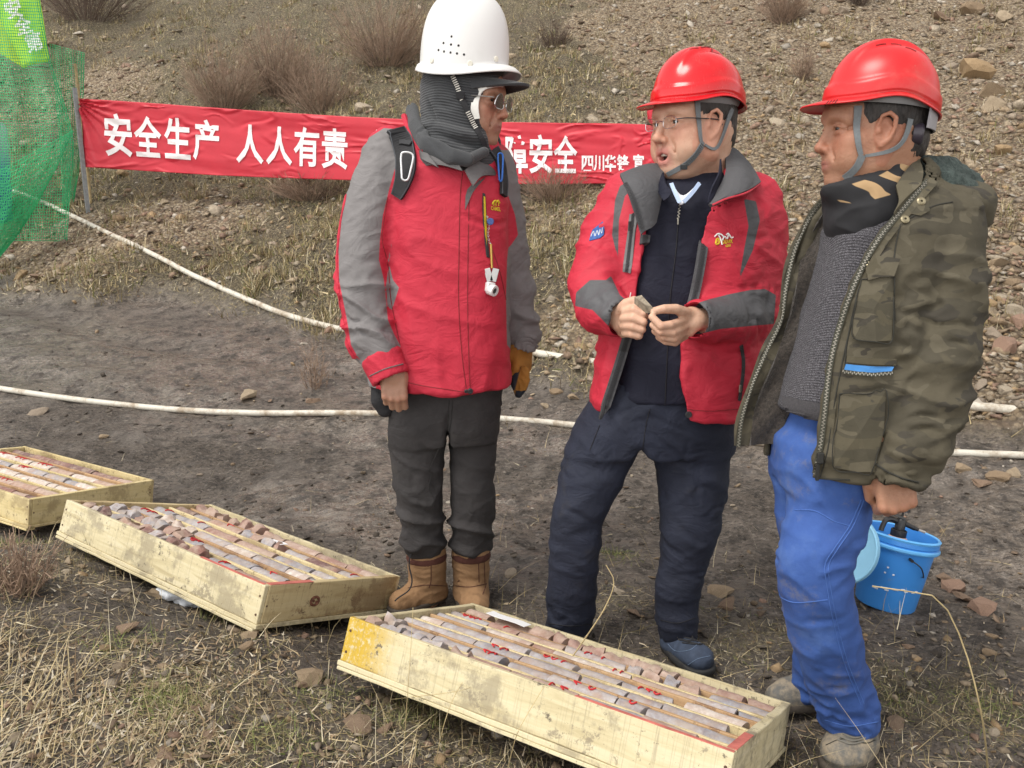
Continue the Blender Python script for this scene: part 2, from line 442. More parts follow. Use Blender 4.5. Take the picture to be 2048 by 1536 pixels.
def _base(x, y):
    sp = lambda t, w: w * np.logaddexp(0, t / w)
    s = NX_ * x + NY_ * y + .28 * np.sin(x * 1.1 + .5) + .14 * np.sin(x * 2.9)
    z = -.08 + .15 * sp(y - 3.4, .5) + .012 * x
    z = z + .5 * sp(s - 4.85, .16) - .28 * sp(s - 5.75, .3) + .24 * sp(y - 10.5, 1.5) + .14 * sp(-x - 6, 1.) * np.clip((y - 9) / 4, 0, 1) - .3 * sp(y - 34, 2)
    return z
def _rbf():
    X = CTRL[:, :2]; d = ((X[:, None] - X[None]) ** 2).sum(2); K = np.exp(-d / (2 * .38 ** 2)) + .02 * np.eye(len(X))
    return np.linalg.solve(K, CTRL[:, 2] - _base(X[:, 0], X[:, 1]))
_W = _rbf()
def Hs(x, y):
    """smooth ground height"""
    x = np.asarray(x, float); y = np.asarray(y, float); z = _base(x, y); sh = z.shape
    xf, yf = x.ravel(), y.ravel(); c = np.zeros(len(xf)); m = (np.abs(xf) < 4) & (yf < 5.5) & (yf > -.5)
    if m.any():
        d = (xf[m, None] - CTRL[None, :, 0]) ** 2 + (yf[m, None] - CTRL[None, :, 1]) ** 2
        c[m] = (np.exp(-d / (2 * .38 ** 2)) @ _W) * np.clip((5.5 - yf[m]) / 1.5, 0, 1)
    return z + c.reshape(sh)
def zones(x, y):
    s = NX_ * x + NY_ * y + .28 * np.sin(x * 1.1 + .5) + .14 * np.sin(x * 2.9); p = np.stack([x, y, 0 * x], -1)
    hill = np.clip((s - 4.7 + .3 * noise(p * 1.6, 5)) / .25, 0, 1)
    scree = np.clip((x - .5 - .05 * (y - 6) + 1.5 * fbm(p * .55, 3, 9)) / 1.2 + .3, 0, 1) * hill
    rub = np.exp(-((x + 4.6) ** 2 / .9 + (y - 8.3) ** 2 / .5)) + np.exp(-((x + 3.4) ** 2 / .9 + (y - 8.9) ** 2 / .4)) + np.exp(-((x + 6.4) ** 2 / 1.5 + (y - 13.2) ** 2 / 1.2))
    scree = np.clip(scree + rub * hill * 1.2, 0, 1)
    # trampled grass in front of and around the people, mud further back
    fore = np.clip((3.05 - y - .22 * x + .55 * noise(p * 1.1, 2) + .35 * noise(p * 3.1, 6)) / .5, 0, 1)
    bare = np.exp(-((x + 1.05) ** 2 / .10 + (y - 2.15) ** 2 / .025)) + np.exp(-((x + .25) ** 2 / .05 + (y - 1.5) ** 2 / .012)) + np.exp(-((x + .45) ** 2 / .02 + (y - 1.95) ** 2 / .02))
    grass = fore * np.clip(1 - 1.3 * bare, 0, 1) * np.clip(.35 + 1.9 * noise(p * 2.6, 11) + .8 * noise(p * 7, 12) + .4 * np.clip((1.9 - y) / .5, 0, 1), 0, 1)
    return hill, scree, grass, fore
def H(x, y):
    x = np.asarray(x, float); y = np.asarray(y, float); hill, scree, grass, fore = zones(x, y)
    p = np.stack([x, y, 0 * x], -1); z = Hs(x, y)
    mud = (1 - hill)
    z = z + mud * (.016 * fbm(p * 2.6, 2, 20) + (.014 - .007 * fore) * fbm(p * np.array([6, 10, 1.]), 2, 22, .6) + (.016 - .008 * fore) * (np.abs(noise(p * np.array([11, 17, 1]), 31)) - .2) + .006 * fbm(p * np.array([30, 36, 1.]), 2, 35, .6))
    sr = NX_ * x + NY_ * y + .10 * np.sin(x * 1.7) + .06 * noise(p * 1.9, 33)
    z = z - mud * (1 - fore) * (.030 * np.exp(-((sr - 3.25) / .13) ** 2) + .028 * np.exp(-((sr - 4.15) / .12) ** 2) - .016 * np.exp(-((sr - 3.52) / .10) ** 2) - .014 * np.exp(-((sr - 3.92) / .10) ** 2))
    z = z + hill * (1 - .55 * scree) * (.16 * noise(p * .9, 24) + .17 * np.abs(noise(p * np.array([1.5, 2.6, 1]), 25)) + .075 * np.abs(noise(p * np.array([4.2, 6.5, 1]), 26)) + .05 * fbm(p * 6, 3, 27))
    z = z + hill * scree * .022 * fbm(p * 9, 3, 29, .6)
    z = z - .22 * np.exp(-((x - .4) / 1.3) ** 2 - ((y - 7.6) / .7) ** 2)
    z = z - .35 * np.exp(-((x + 5.2) / 1.0) ** 2 - ((y - 12.6) / .5) ** 2)      # the dug hollow under the thorn bush
    return z
def ground_at(u, v, y0=1.2, y1=40):
    d = ray(u, v); ys = np.geomspace(y0, y1, 700); q = CAM[None] + d[None] * (ys / d[1])[:, None]
    g = H(q[:, 0], q[:, 1]) - q[:, 2]; i = np.argmax(g > 0)
    if g[i] <= 0: i = len(ys) - 1
    if i > 0:
        t = g[i - 1] / (g[i - 1] - g[i] + 1e-9); y = ys[i - 1] + t * (ys[i] - ys[i - 1])
    else: y = ys[0]
    x = d[0] * y / d[1]; return np.array([x, y, float(H(np.array([x]), np.array([y]))[0])])
xs = np.concatenate([-np.geomspace(45, 2.6, 110), np.linspace(-2.55, 2.55, 360), np.geomspace(2.6, 45, 110)])
ys = np.concatenate([np.linspace(-8, .9, 24)[:-1], np.linspace(.9, 4.4, 270)[:-1], np.geomspace(4.4, 70, 280)])
GX, GY = np.meshgrid(xs, ys); GZ = H(GX, GY); hill, scree, grass, fore = zones(GX, GY)
na, nb = GX.shape; ii = np.arange(na * nb).reshape(na, nb)
F = np.stack([ii[:-1, :-1], ii[:-1, 1:], ii[1:, 1:], ii[1:, :-1]], -1).reshape(-1, 4)
me = mesh_from(np.stack([GX, GY, GZ], -1).reshape(-1, 3), F, 'ground')
for nme, a in (('hill', hill), ('scree', scree), ('grass', grass), ('fore', fore)): fattr(me, nme, a.ravel())

m_ground, t, b = mat('ground'); N = NT(t); c = N.coord()
n1 = N.noise(c, 1.3, 6, .6); n2 = N.noise(c, 9, 6, .65); n3 = N.noise(c, 60, 5, .7); n4 = N.noise(N.scale(c, (1, 1.9, 1)), 24, 5, .7)
mud = N.ramp(n2, [(.28, (.046, .035, .027)), (.5, (.122, .096, .075)), (.72, (.205, .166, .132))])
n5 = N.noise(N.scale(c, (1, 1.5, 1)), 38, 6, .75); mud = N.mix(N.step(n5, .50, .66), mud, (.275, .232, .195)); n6 = N.noise(N.scale(c, (.7, 1.5, 1)), 52, 5, .8, .5); mud = N.mix(N.step(n6, .50, .40), mud, (.026, .019, .014)); mud = N.mix(N.step(N.noise(N.scale(c, (.6, 1.4, 1)), 13, 5, .75, .4), .46, .34), mud, (.048, .037, .030)); mud = N.mix(N.math('MULTIPLY', N.step(N.noise(c, 3.3, 5, .7), .52, .68), .5), mud, (.22, .19, .165))  # dark crack tones paint the shade of damp recesses into the mud colour
soil = N.ramp(n4, [(.3, (.050, .034, .021)), (.48, (.150, .108, .062)), (.66, (.32, .25, .15))])
grs = N.ramp(n3, [(.30, (.085, .063, .034)), (.46, (.25, .20, .11)), (.63, (.46, .385, .24))])
grs = N.mix(N.step(N.noise(c, 3.1, 4), .5, .7), grs, N.mix(.5, grs, (.12, .13, .035)))
vo = N.n('ShaderNodeTexVoronoi', feature='F1'); N.l(N.scale(c, (1, 1, 1)), vo.inputs['Vector']); vo.inputs['Scale'].default_value = 34; vo.inputs['Randomness'].default_value = 1
vc = N.ramp(N.n('ShaderNodeSeparateColor').outputs[0], [(0, (.5, .5, .5))]); sep = [x for x in t.nodes if x.type == 'SEPARATE_COLOR'][-1]; N.l(vo.outputs['Color'], sep.inputs[0])
stone = N.ramp(sep.outputs[0], [(0, (.18, .12, .07)), (.35, (.32, .235, .145)), (.7, (.43, .33, .215)), (1, (.52, .43, .32))])
crev = N.step(vo.outputs['Distance'], .42, .72); stone = N.mix(N.math('MULTIPLY', crev, .75), stone, (.10, .068, .042))
A = lambda k: N.attr(k).outputs['Fac']
h6 = N.noise(c, 44, 6, .8, .6); hillc0 = N.mix(N.step(n1, .45, .6), (.045, .032, .021), (.070, .053, .031)); grs = N.mix(N.step(h6, .43, .60), hillc0, grs); soil = N.mix(N.step(h6, .40, .55), hillc0, soil); hillc = N.mix(N.step(N.math('ADD', n2, N.math('MULTIPLY', n1, .6)), .52, .9), soil, grs)
hillc = N.mix(N.step(N.math('ADD', A('scree'), N.math('MULTIPLY', N.math('SUBTRACT', n2, .5), 1.6)), .3, .75), hillc, stone)
lowc = N.mix(N.step(N.math('ADD', A('grass'), N.math('MULTIPLY', N.math('SUBTRACT', n3, .5), 1.5)), .45, .95), mud, N.mix(.55, grs, mud))
col = N.mix(A('hill'), lowc, hillc); N.l(col, b.inputs['Base Color'])
wetm = N.math('MULTIPLY', N.step(N.noise(N.scale(c, (.6, 1, 1)), 1.1, 3, .5), .36, .56), N.math('MULTIPLY', N.math('SUBTRACT', 1, A('hill')), N.math('SUBTRACT', 1, N.math('MULTIPLY', A('fore'), .8))))
wet = N.math('MULTIPLY', wetm, N.step(n2, .34, .52))
N.l(N.math('SUBTRACT', .85, N.math('MULTIPLY', wet, .62)), b.inputs['Roughness']); b.inputs['Specular IOR Level'].default_value = .75
dry = N.math('SUBTRACT', 1, N.math('MULTIPLY', wet, .55)); bp = N.bump(n4, .9, .05); N.l(dry, bp.node.inputs['Strength'])
for hh_, ds_ in ((n5, .03), (n3, .016)):
    bp = N.bump(hh_, .8, ds_, bp); N.l(N.math('MULTIPLY', dry, .85), bp.node.inputs['Strength'])
hb = N.math('MULTIPLY', N.math('SUBTRACT', 1, vo.outputs['Distance']), A('scree')); bp = N.bump(hb, .8, .03, bp); N.l(bp, b.inputs['Normal'])
ground = tag(link('ground', me, m_ground), kind='structure')

# ------------------------------------------------------------------ stones
m_stone, t, b = mat('stone'); N = NT(t); c = N.coord(); ca = N.attr('col').outputs['Color']
f = N.noise(c, 40, 6, .65); N.l(N.mix(N.step(f, .35, .75), N.mix(.55, ca, (.05, .035, .025), 'MULTIPLY'), ca), b.inputs['Base Color']); N.l(N.bump(N.noise(c, 90, 5, .7), .5, .006), b.inputs['Normal']); b.inputs['Roughness'].default_value = .85
_t = (1 + 5 ** .5) / 2
ICO_V = np.array([(-1,_t,0),(1,_t,0),(-1,-_t,0),(1,-_t,0),(0,-1,_t),(0,1,_t),(0,-1,-_t),(0,1,-_t),(_t,0,-1),(_t,0,1),(-_t,0,-1),(-_t,0,1)]) / 1.9
ICO_F = np.array([(0,11,5),(0,5,1),(0,1,7),(0,7,10),(0,10,11),(1,5,9),(5,11,4),(11,10,2),(10,7,6),(7,1,8),(3,9,4),(3,4,2),(3,2,6),(3,6,8),(3,8,9),(4,9,5),(2,4,11),(6,2,10),(8,6,7),(9,8,1)])
OCT_V = np.array([(1,0,0),(-1,0,0),(0,1,0),(0,-1,0),(0,0,1),(0,0,-1.)]); OCT_F = np.array([(0,2,4),(2,1,4),(1,3,4),(3,0,4),(2,0,5),(1,2,5),(3,1,5),(0,3,5)])
def rock_shape(seed, sub=1, flat=.55):
    g = np.random.default_rng(seed); bm = bmesh.new(); bmesh.ops.create_icosphere(bm, subdivisions=2 if sub else 1, radius=1)
    V = np.array([v.co for v in bm.verts])
    for k in range(9):      # broken faces : planes that shave the blob
        d = g.normal(size=3); d /= np.linalg.norm(d); h = g.uniform(.35, .8); q = V @ d; V = V - np.maximum(q - h, 0)[:, None] * d
    V = V + .06 * g.normal(size=V.shape) * .6; V *= np.array([1, g.uniform(.6, .95), g.uniform(flat * .7, flat * 1.2)]); V /= np.abs(V).max()
    for v, p in zip(bm.verts, V): v.co = p
    m = bpy.data.meshes.new('stone'); bm.to_mesh(m); bm.free(); return m
STONE_COL = [(.40,.30,.195),(.34,.245,.155),(.45,.355,.245),(.30,.205,.14),(.48,.40,.30),(.36,.29,.22),(.27,.19,.13),(.42,.29,.16),(.36,.23,.165),(.56,.50,.42)]
rock_meshes = []
for k in range(16):
    m = rock_shape(100 + k, 1, [.45, .6, .75][k % 3]); cattr(m, 'col', np.tile(np.array(STONE_COL[k % 10]), (len(m.vertices), 1))); m.materials.append(m_stone); rock_meshes.append(m)
def put_stone(x, y, size, k=None, sink=.3, rz=None, z=None, tilt=.25):
    o = bpy.data.objects.new('stone', rock_meshes[(RNG.integers(16) if k is None else k) % 16]); COL.objects.link(o)
    zz = float(H(np.array([x]), np.array([y]))[0]) if z is None else z
    o.location = (x, y, zz + size * (.35 - sink)); o.scale = (size, size * RNG.uniform(.75, 1.1), size * RNG.uniform(.7, 1.1))
    o.rotation_euler = (RNG.normal() * tilt + (.35 if y > 5 else 0), RNG.normal() * tilt, RNG.uniform(0, 6.28) if rz is None else rz); o.parent = ground; return o
nst = 0
# stones singled out in the photograph: pixel centre, width in pixels, shape
for u, v, wpx, k in [(1552,240,50,4),(1975,180,62,0),(1945,140,80,7),(1985,210,56,2),(1900,130,40,5),(1950,12,60,1),(2010,30,56,2),(1880,30,60,3),(1690,20,40,5),(1660,75,30,9),(1985,665,60,5),(2015,690,60,8),(1975,605,40,7),(2000,600,30,7),
        (1960,765,44,5),(2005,775,40,4),(1950,800,70,9),(1995,635,26,9),(2035,640,46,8),(1960,690,24,7),(2020,560,40,1),(1990,520,50,0),(2030,500,40,2),(1975,560,40,1),(1925,930,50,0),(2000,950,60,1),(1960,960,44,3),(2030,945,36,2),
        (250,345,30,7),(40,550,34,7),(80,550,40,3),(120,530,40,3),(60,575,36,4),(100,500,44,6),(150,500,30,5),(730,213,44,4),(160,65,26,9),(240,30,18,9),(105,85,24,1),(195,660,20,1),
        (310,1180,60,0),(620,1345,70,0),(600,1362,60,3),(725,1442,90,6),(765,1455,50,3),(500,1265,44,0),(250,1250,60,3),(270,1282,34,1),(130,1140,30,4),(135,1120,26,2),(490,1290,40,1),(420,1465,40,3),(330,1500,60,3),
        (1440,1175,70,0),(1450,1205,56,3),(1345,1340,36,4),(1430,1395,30,2),(1900,1170,60,8),(1925,1190,56,3),(1885,1150,44,3),(1960,1210,60,8),(1985,1270,30,1),(1975,1300,34,1),(1790,1435,70,6),(1815,1290,30,3),(1830,1310,26,0),(1990,1460,30,4),
        (1270,1220,50,3),(1195,1240,36,9),(1235,1180,36,4),(1020,1140,44,4),(605,685,26,9),(780,790,24,4),(1110,780,36,1),(1145,790,30,0),(1090,810,24,2),(208,870,26,0),(540,800,14,3),(1150,1030,22,2),(1340,1110,20,3),(75,1060,16,6)]:
    g = ground_at(u, v + wpx * .15); put_stone(g[0], g[1], wpx * .5 * mpp(v, g[1]), k, .25); nst += 1
while nst < 296:
    y = 4.3 * (14 / 4.3) ** RNG.random(); x = RNG.uniform(-.64, .64) * y; hl, sc, gr, fo = [float(a) for a in zones(np.array(x), np.array(y))]
    if RNG.random() > (.08 + .5 * hl * sc + .06 * hl): continue
    put_stone(x, y, (.018 + .055 * RNG.random() ** 2.4) * (1 + .06 * (y - 4)), None, .3); nst += 1
def scatter(n, ymin, ymax, dens, p=1.6, half=.66):
    """random places, thinning with distance"""
    outp = []; tot = 0
    while tot < n:
        q = RNG.random(4 * n); a = 1 - p; y = (ymin ** a + q * (ymax ** a - ymin ** a)) ** (1 / a) if abs(a) > 1e-3 else ymin * (ymax / ymin) ** q
        x = RNG.uniform(-half, half, 4 * n) * (y + .4); k = RNG.random(4 * n) < dens(x, y); outp.append(np.stack([x[k], y[k]], 1)); tot += k.sum()
    return np.concatenate(outp)[:n]
def pebbles(name, XY, smin, smax, ico, cols, dark=1.0, pw=2.2):
    n = len(XY); BV, BF = (ICO_V, ICO_F) if ico else (OCT_V, OCT_F); k = len(BV)
    sz = smin + (smax - smin) * RNG.random(n) ** pw; sz = sz * (1 + .05 * np.maximum(XY[:, 1] - 5, 0))
    B = BV[None] * RNG.uniform(.55, 1.25, (n, k, 1)) * np.stack([sz, sz * RNG.uniform(.5, 1, n), sz * RNG.uniform(.2, .55, n)], 1)[:, None, :]
    az = RNG.uniform(0, 6.28, n); ti = np.clip(RNG.normal(size=n) * .35, -.8, .8); tj = np.clip(RNG.normal(size=n) * .35, -.7, .5) + np.where(XY[:, 1] > 5, .3, 0)
    c, s_ = np.cos(az), np.sin(az); x = B[..., 0] * c[:, None] - B[..., 1] * s_[:, None]; y = B[..., 0] * s_[:, None] + B[..., 1] * c[:, None]; z = B[..., 2]
    z2 = z + x * np.tan(ti)[:, None] * .7 + y * np.tan(tj)[:, None] * .9
    V = np.stack([x + XY[:, :1], y + XY[:, 1:], z2 + (H(XY[:, 0], XY[:, 1]) + sz * .08)[:, None]], -1).reshape(-1, 3)
    F = (BF[None] + (np.arange(n) * k)[:, None, None]).reshape(-1, 3); m = mesh_from(V, F, name, smooth=False)
    cc = np.array(cols)[RNG.integers(len(cols), size=n)] * RNG.uniform(.7, 1.2, (n, 1)) * dark; cattr(m, 'col', np.repeat(cc, k, 0))
    return tag(link(name, m, m_stone), kind='stuff')
def d_scree(x, y):
    h, s_, g, f = zones(x, y); return h * (.20 + .8 * s_)
def d_low(x, y):
    h, s_, g, f = zones(x, y); p = np.stack([x, y, 0 * x], -1); return (1 - h) * np.clip(.12 + .8 * np.clip(noise(p * 1.3, 60), 0, 1) + .5 * (x > 1.2) * (y < 3) + .5 * np.exp(-((NX_ * x + NY_ * y - 4.7) / .3) ** 2), 0, 1)
pebbles('scree_gravel', scatter(26000, 4.2, 22, d_scree, 1.3), .010, .052, False, STONE_COL, .95)
pebbles('scree_rubble', scatter(1500, 4.2, 18, d_scree, 1.3), .03, .09, True, STONE_COL, .95, 3.0)
pebbles('mud_clods', scatter(1500, 1.5, 8.5, lambda x, y: (1 - zones(x, y)[0]) * np.clip(.35 + 1.5 * noise(np.stack([x, y, 0 * x], -1) * 1.1, 44), .05, 1) * (1 - .6 * zones(x, y)[3]), 1.2), .005, .022, True, [(.085, .066, .050), (.11, .088, .068), (.065, .05, .038), (.14, .115, .09)], 1.0, 2.6)
pebbles('gravel', scatter(2600, 1.25, 5.5, d_low, 1.6), .004, .022, True, STONE_COL, .8, 3.0)

# ------------------------------------------------------------------ dry grass
m_grass, t, b = mat('dry_grass'); N = NT(t); N.l(N.attr('col').outputs['Color'], b.inputs['Base Color']); b.inputs['Roughness'].default_value = .75; b.inputs['Specular IOR Level'].default_value = .25
GC = np.array([(.50,.41,.25),(.42,.335,.185),(.34,.27,.14),(.25,.205,.095),(.58,.51,.36),(.21,.14,.08),(.16,.17,.05)])
def blades(name, XY, lmin, lmax, wd, segs, lean, cols, weights, patch=None):
    n = len(XY); L = lmin + (lmax - lmin) * RNG.random(n) ** 1.5; az = RNG.uniform(0, 6.28, n)
    if patch is not None: az = patch(XY) + RNG.normal(size=n) * .8
    l0 = np.clip(np.abs(RNG.normal(size=n)) * lean, 0, 1.45); curl = RNG.uniform(.2, 1.1, n); base = np.stack([XY[:, 0], XY[:, 1], H(XY[:, 0], XY[:, 1]) - .004], 1)
    side = np.stack([-np.sin(az + RNG.normal(size=n) * .6), np.cos(az), 0 * az], 1); V = np.zeros((n, 2 * (segs + 1), 3)); p = base.copy(); ww = wd * RNG.uniform(.6, 1.4, n) * np.clip(XY[:, 1] / 2.2, 1, 6) ** .55
    for k in range(segs + 1):
        a = l0 + curl * k / segs; wk = ww * (1 - .85 * k / segs)
        V[:, 2 * k] = p - side * wk[:, None]; V[:, 2 * k + 1] = p + side * wk[:, None]
        p = p + np.stack([np.cos(az) * np.sin(a), np.sin(az) * np.sin(a), np.cos(a)], 1) * (L / segs)[:, None]
    g = H(V[:, :, 0], V[:, :, 1]) + .002; V[:, :, 2] = np.maximum(V[:, :, 2], g)
    q = np.array([[2 * k, 2 * k + 1, 2 * k + 3, 2 * k + 2] for k in range(segs)]); F = (q[None] + (np.arange(n) * 2 * (segs + 1))[:, None, None]).reshape(-1, 4)
    m = mesh_from(V.reshape(-1, 3), F, name); cc = np.array(cols)[RNG.choice(len(cols), n, p=np.array(weights) / np.sum(weights))] * RNG.uniform(.7, 1.2, (n, 1)); cattr(m, 'col', np.repeat(cc, 2 * (segs + 1), 0))
    return tag(link(name, m, m_grass), kind='stuff')
def d_hillgrass(x, y):
    h, s_, g, f = zones(x, y); p = np.stack([x, y, 0 * x], -1); return h * (1 - .88 * s_) * np.clip(.6 + 1.1 * noise(p * 1.4, 70) + .6 * noise(p * 4, 71), .06, 1)
def d_foregrass(x, y):
    h, s_, g, f = zones(x, y); return (1 - h) * f * (.06 + .94 * g)
def d_sparse(x, y):
    h, s_, g, f = zones(x, y); return (1 - h) * (.15 + .5 * f)
blades('hill_grass', scatter(80000, 4.2, 24, d_hillgrass, 1.15), .025, .09, .0014, 2, 1.35, GC * np.array([.95, .95, .95]), [4,4,5,5,3,4,2.2])
def tussocks(name, C, k, rad, lo, hi, wd, cols, wts):
    n = len(C); off = RNG.normal(size=(n, k, 2)); r_ = rad * RNG.uniform(.5, 1.4, (n, 1, 1)) * (1 + .04 * np.maximum(C[:, 1] - 6, 0))[:, None, None]; XY = (C[:, None] + off * r_ * .5).reshape(-1, 2); az = np.arctan2(off[..., 1], off[..., 0]).ravel()
    return blades(name, XY, lo, hi, wd, 2, .75, cols, wts, patch=lambda q: az)
tussocks('hill_tussocks', scatter(1500, 4.6, 22, lambda x, y: np.clip(d_hillgrass(x, y) * 1.2 + .06 * zones(x, y)[0], 0, 1), 1.0), 34, .13, .06, .17, .0019, GC * .85, [4,4,5,6,3,4,3])
tussocks('scree_weeds', scatter(260, 4.6, 20, lambda x, y: zones(x, y)[1] * .6, 1.0), 22, .10, .05, .14, .0017, GC * .6, [3,3,4,6,1,6,1])
blades('trampled_grass', scatter(42000, 1.15, 3.6, d_foregrass, 1.5), .008, .036, .0008, 2, 1.3, GC * np.array([.92, .92, .92]), [4,4,4,4,3,4,4])
for u0, v0, n in ((330,1400,500),(470,1240,300),(250,1290,220),(560,1480,260),(820,1430,260),(1230,1110,200),(1960,1420,240),(1790,1400,160),(20,1090,240),(640,1390,200)):
    g = ground_at(u0, v0, .8); q = g[None, :2] + RNG.normal(size=(n, 2)) * np.array([.05, .04]); blades('green_tuft', q, .015, .05, .0009, 3, .8, [(.15,.19,.05),(.22,.24,.09),(.30,.28,.13),(.40,.34,.19)], [3,3,3,2])
blades('fallen_stems', scatter(150, 1.15, 3.4, d_sparse, 1.6), .12, .38, .0012, 5, 1.9, GC[:5], [4,3,2,1,4])
blades('loose_straw', scatter(3600, 1.15, 4.5, d_sparse, 1.6), .04, .15, .0008, 3, 1.6, GC[:5], [4,3,2,1,4])
def d_tuft(x, y):
    p = np.stack([x, y, 0 * x], -1); return np.clip(3 * (noise(p * 2.6, 88) - .12), 0, 1) * (y < 2.3) * np.clip((-.45 - x) * 2.2, .04, 1) * (1 - np.exp(-((x - .14) ** 2 + (y - 1.9) ** 2) / .3) * .9)
blades('long_dry_grass', scatter(500, 1.05, 2.1, d_tuft, 1.5), .03, .09, .0012, 4, 1.1, GC, [6,5,3,1,6,3,.6])
blades('leaf_litter', scatter(9000, 1.1, 3.0, lambda x, y: (.3 + .7 * (x < .2)) * np.clip((2.7 - y) / .6, 0, 1) * (.2 + .8 * (noise(np.stack([x, y, 0 * x], -1) * 3.3, 93) > 0)), 1.6), .008, .040, .0027, 2, 1.6, [(.36,.29,.20),(.44,.37,.27),(.25,.18,.12),(.52,.47,.38),(.30,.22,.13)], [4,3,4,1.5,3])
for u0, v0, n, lo, hi in ((30,1400,170,.06,.17),(110,1490,90,.05,.13),(-60,1310,120,.06,.17),(230,1330,40,.03,.08),(60,1536,90,.05,.12),(20,1190,40,.04,.10)):
    g = ground_at(u0, v0, .8); q = g[None, :2] + RNG.normal(size=(n, 2)) * np.array([.09, .06])
    blades('grass_tuft', q, lo, hi, .0013, 5, .95, GC, [7,6,3,.5,7,4,.4], patch=lambda XY: np.full(len(XY), .55))

# tall single stalks in front of the boxes
m_straw = plain('straw', (.48, .38, .20), .7, var=.2)
def stalk(pts, label, r=.0011, ear=False, n=18):
    q = spline(pts, n); mb = MB(); mb.tube(q, np.linspace(r, r * .55, n), 5); o = mb.build('grass_stalk', m_straw, smooth=True); tag(o, label, 'grass stalk', 'tall dry grass stalks')
    if ear:
        e = MB()
        for k in range(26):
            p = q[-1] + (q[-2] - q[-1]) * k * .28; d = RNG.normal(size=3) * .0035; e.tube([p, p + (q[-1] - q[-2]) * .5 + d], [.0016, .0004], 4)
        e.build('seed_head', m_straw, o)
    return o
# ------------------------------------------------------------------ bare shrubs on the hill
m_twig = plain('twig', (.25, .172, .122), .85, var=.35, vscale=14); m_stem = plain('stem', (.11, .078, .058), .85, var=.3); m_twig2 = plain('twig_dark', (.10, .068, .05), .85, var=.3)
def shrub(u, v, wpx, hpx, n, label, tm=None, spread=.9, seed=1, down=0):
    g0 = np.random.default_rng(seed); g = ground_at(u, v); s_ = mpp(v, g[1]); w_, h_ = wpx * s_ * .62, hpx * s_ * 1.2
    root = empty('shrub', g, label, 'shrub', 'bare shrubs on the hillside'); st, tw = MB(), MB()
    for k in range(int(n * 1.7)):
        a = g0.uniform(0, 6.28); rr = g0.random() ** .5; tip = np.array([math.cos(a) * rr * w_, math.sin(a) * rr * w_ * .8, h_ * (1 - .40 * rr ** 2) * g0.uniform(.35, 1.15)])
        b0 = np.array([math.cos(a) * rr * w_ * .25, math.sin(a) * rr * w_ * .25, -.04]); mid = b0 * .5 + tip * .45 + g0.normal(size=3) * .04 * h_; c_ = spline([g + b0, g + mid, g + tip], 5)
        thick = max(.0022, s_ * .40)
        (st if k % 5 == 0 else tw).tube(c_, np.linspace(thick * (1.5 if k % 5 == 0 else 1), thick * .5, 5), 3, caps=False)
        for j in range(4):
            i = g0.integers(1, 4); d = (c_[i + 1] - c_[i]); d /= np.linalg.norm(d); e = d + g0.normal(size=3) * .6 * spread; e[2] = abs(e[2]) * .7 + .2; e *= h_ * g0.uniform(.14, .34) / np.linalg.norm(e)
            tw.tube([c_[i], c_[i] + e * .55 + g0.normal(size=3) * .01, c_[i] + e], [thick * .75, thick * .6, thick * .35], 3, caps=False)
    st.build('stem', m_stem, root); tw.build('twigs', tm or m_twig, root); return root
shrub(450, 222, 150, 120, 150, 'smaller bare brown shrub behind the left half of the banner', seed=1)
shrub(560, 190, 170, 130, 150, 'bushy bare brown shrub in the middle behind the banner', seed=2)
shrub(640, 225, 160, 100, 120, 'low rusty brown shrub just above the banner beside the man in the white helmet', seed=3)
shrub(770, 130, 220, 120, 190, 'widest bare shrub, on the slope left of the white helmet', seed=4)
shrub(175, 40, 250, 130, 120, 'dark thorny bush over the dug hollow at the top left', m_twig2, seed=5)
shrub(1565, 45, 110, 80, 110, 'bare brown shrub near the top edge between the two red helmets', seed=6)
shrub(1606, 160, 50, 55, 50, 'small dry shrub just left of the right-hand red helmet', seed=7)
shrub(1720, 8, 60, 50, 50, 'dark little shrub at the top edge above the right-hand red helmet', m_twig2, seed=8)
shrub(620, 395, 170, 50, 130, 'low dead reddish shrub under the banner at the left of the grey sleeve', seed=9)
shrub(1110, 400, 130, 60, 120, 'matted dead shrub under the banner between the two jackets', seed=10)
shrub(1110, 95, 80, 50, 60, 'dark low shrub on the slope right of the white helmet', m_twig2, seed=11)
shrub(628, 775, 50, 95, 14, 'thin dead weed standing in the mud left of the grey sleeve', seed=12)
shrub(35, 1180, 150, 120, 40, 'dry reddish weed in front of the leftmost wooden box', seed=13)

# ------------------------------------------------------------------ hoses
m_pipe, t, b = mat('pale_hose'); N = NT(t); c = N.coord(); N.l(N.mix(N.step(N.noise(c, 7, 6, .75), .44, .66), (.58, .55, .48), (.29, .225, .155)), b.inputs['Base Color']); b.inputs['Roughness'].default_value = .5
def hose(uv, r, label, lift):
    pts = []
    for u, v in uv:
        g = ground_at(u, v); pts.append(g + np.array([0, 0, r * lift]))
    q = spline(pts, 90); q[:, 2] = np.maximum(q[:, 2], H(q[:, 0], q[:, 1]) + r * .5); k = np.ones(7) / 7
    for a in range(3): q[3:-3, a] = np.convolve(q[:, a], k, 'valid')
    o = MB().tube(q, r, 14).build('hose', m_pipe, smooth=True); return tag(o, label, 'hose', 'pale water hoses lying across the mud')
hose([(-60,350),(30,388),(110,420),(205,465),(310,515),(400,562),(500,608),(600,643),(690,666),(850,690),(1075,718),(1180,730),(1500,775),(1915,818),(2048,828),(2250,848)], .023, 'upper white hose running down from the green net to the right edge', .8)
hose([(-80,768),(0,782),(120,800),(300,820),(480,830),(760,832),(1000,842),(1145,855),(1510,890),(1890,912),(2048,917),(2250,925)], .0175, 'lower muddy white hose curving through the mud', .8)
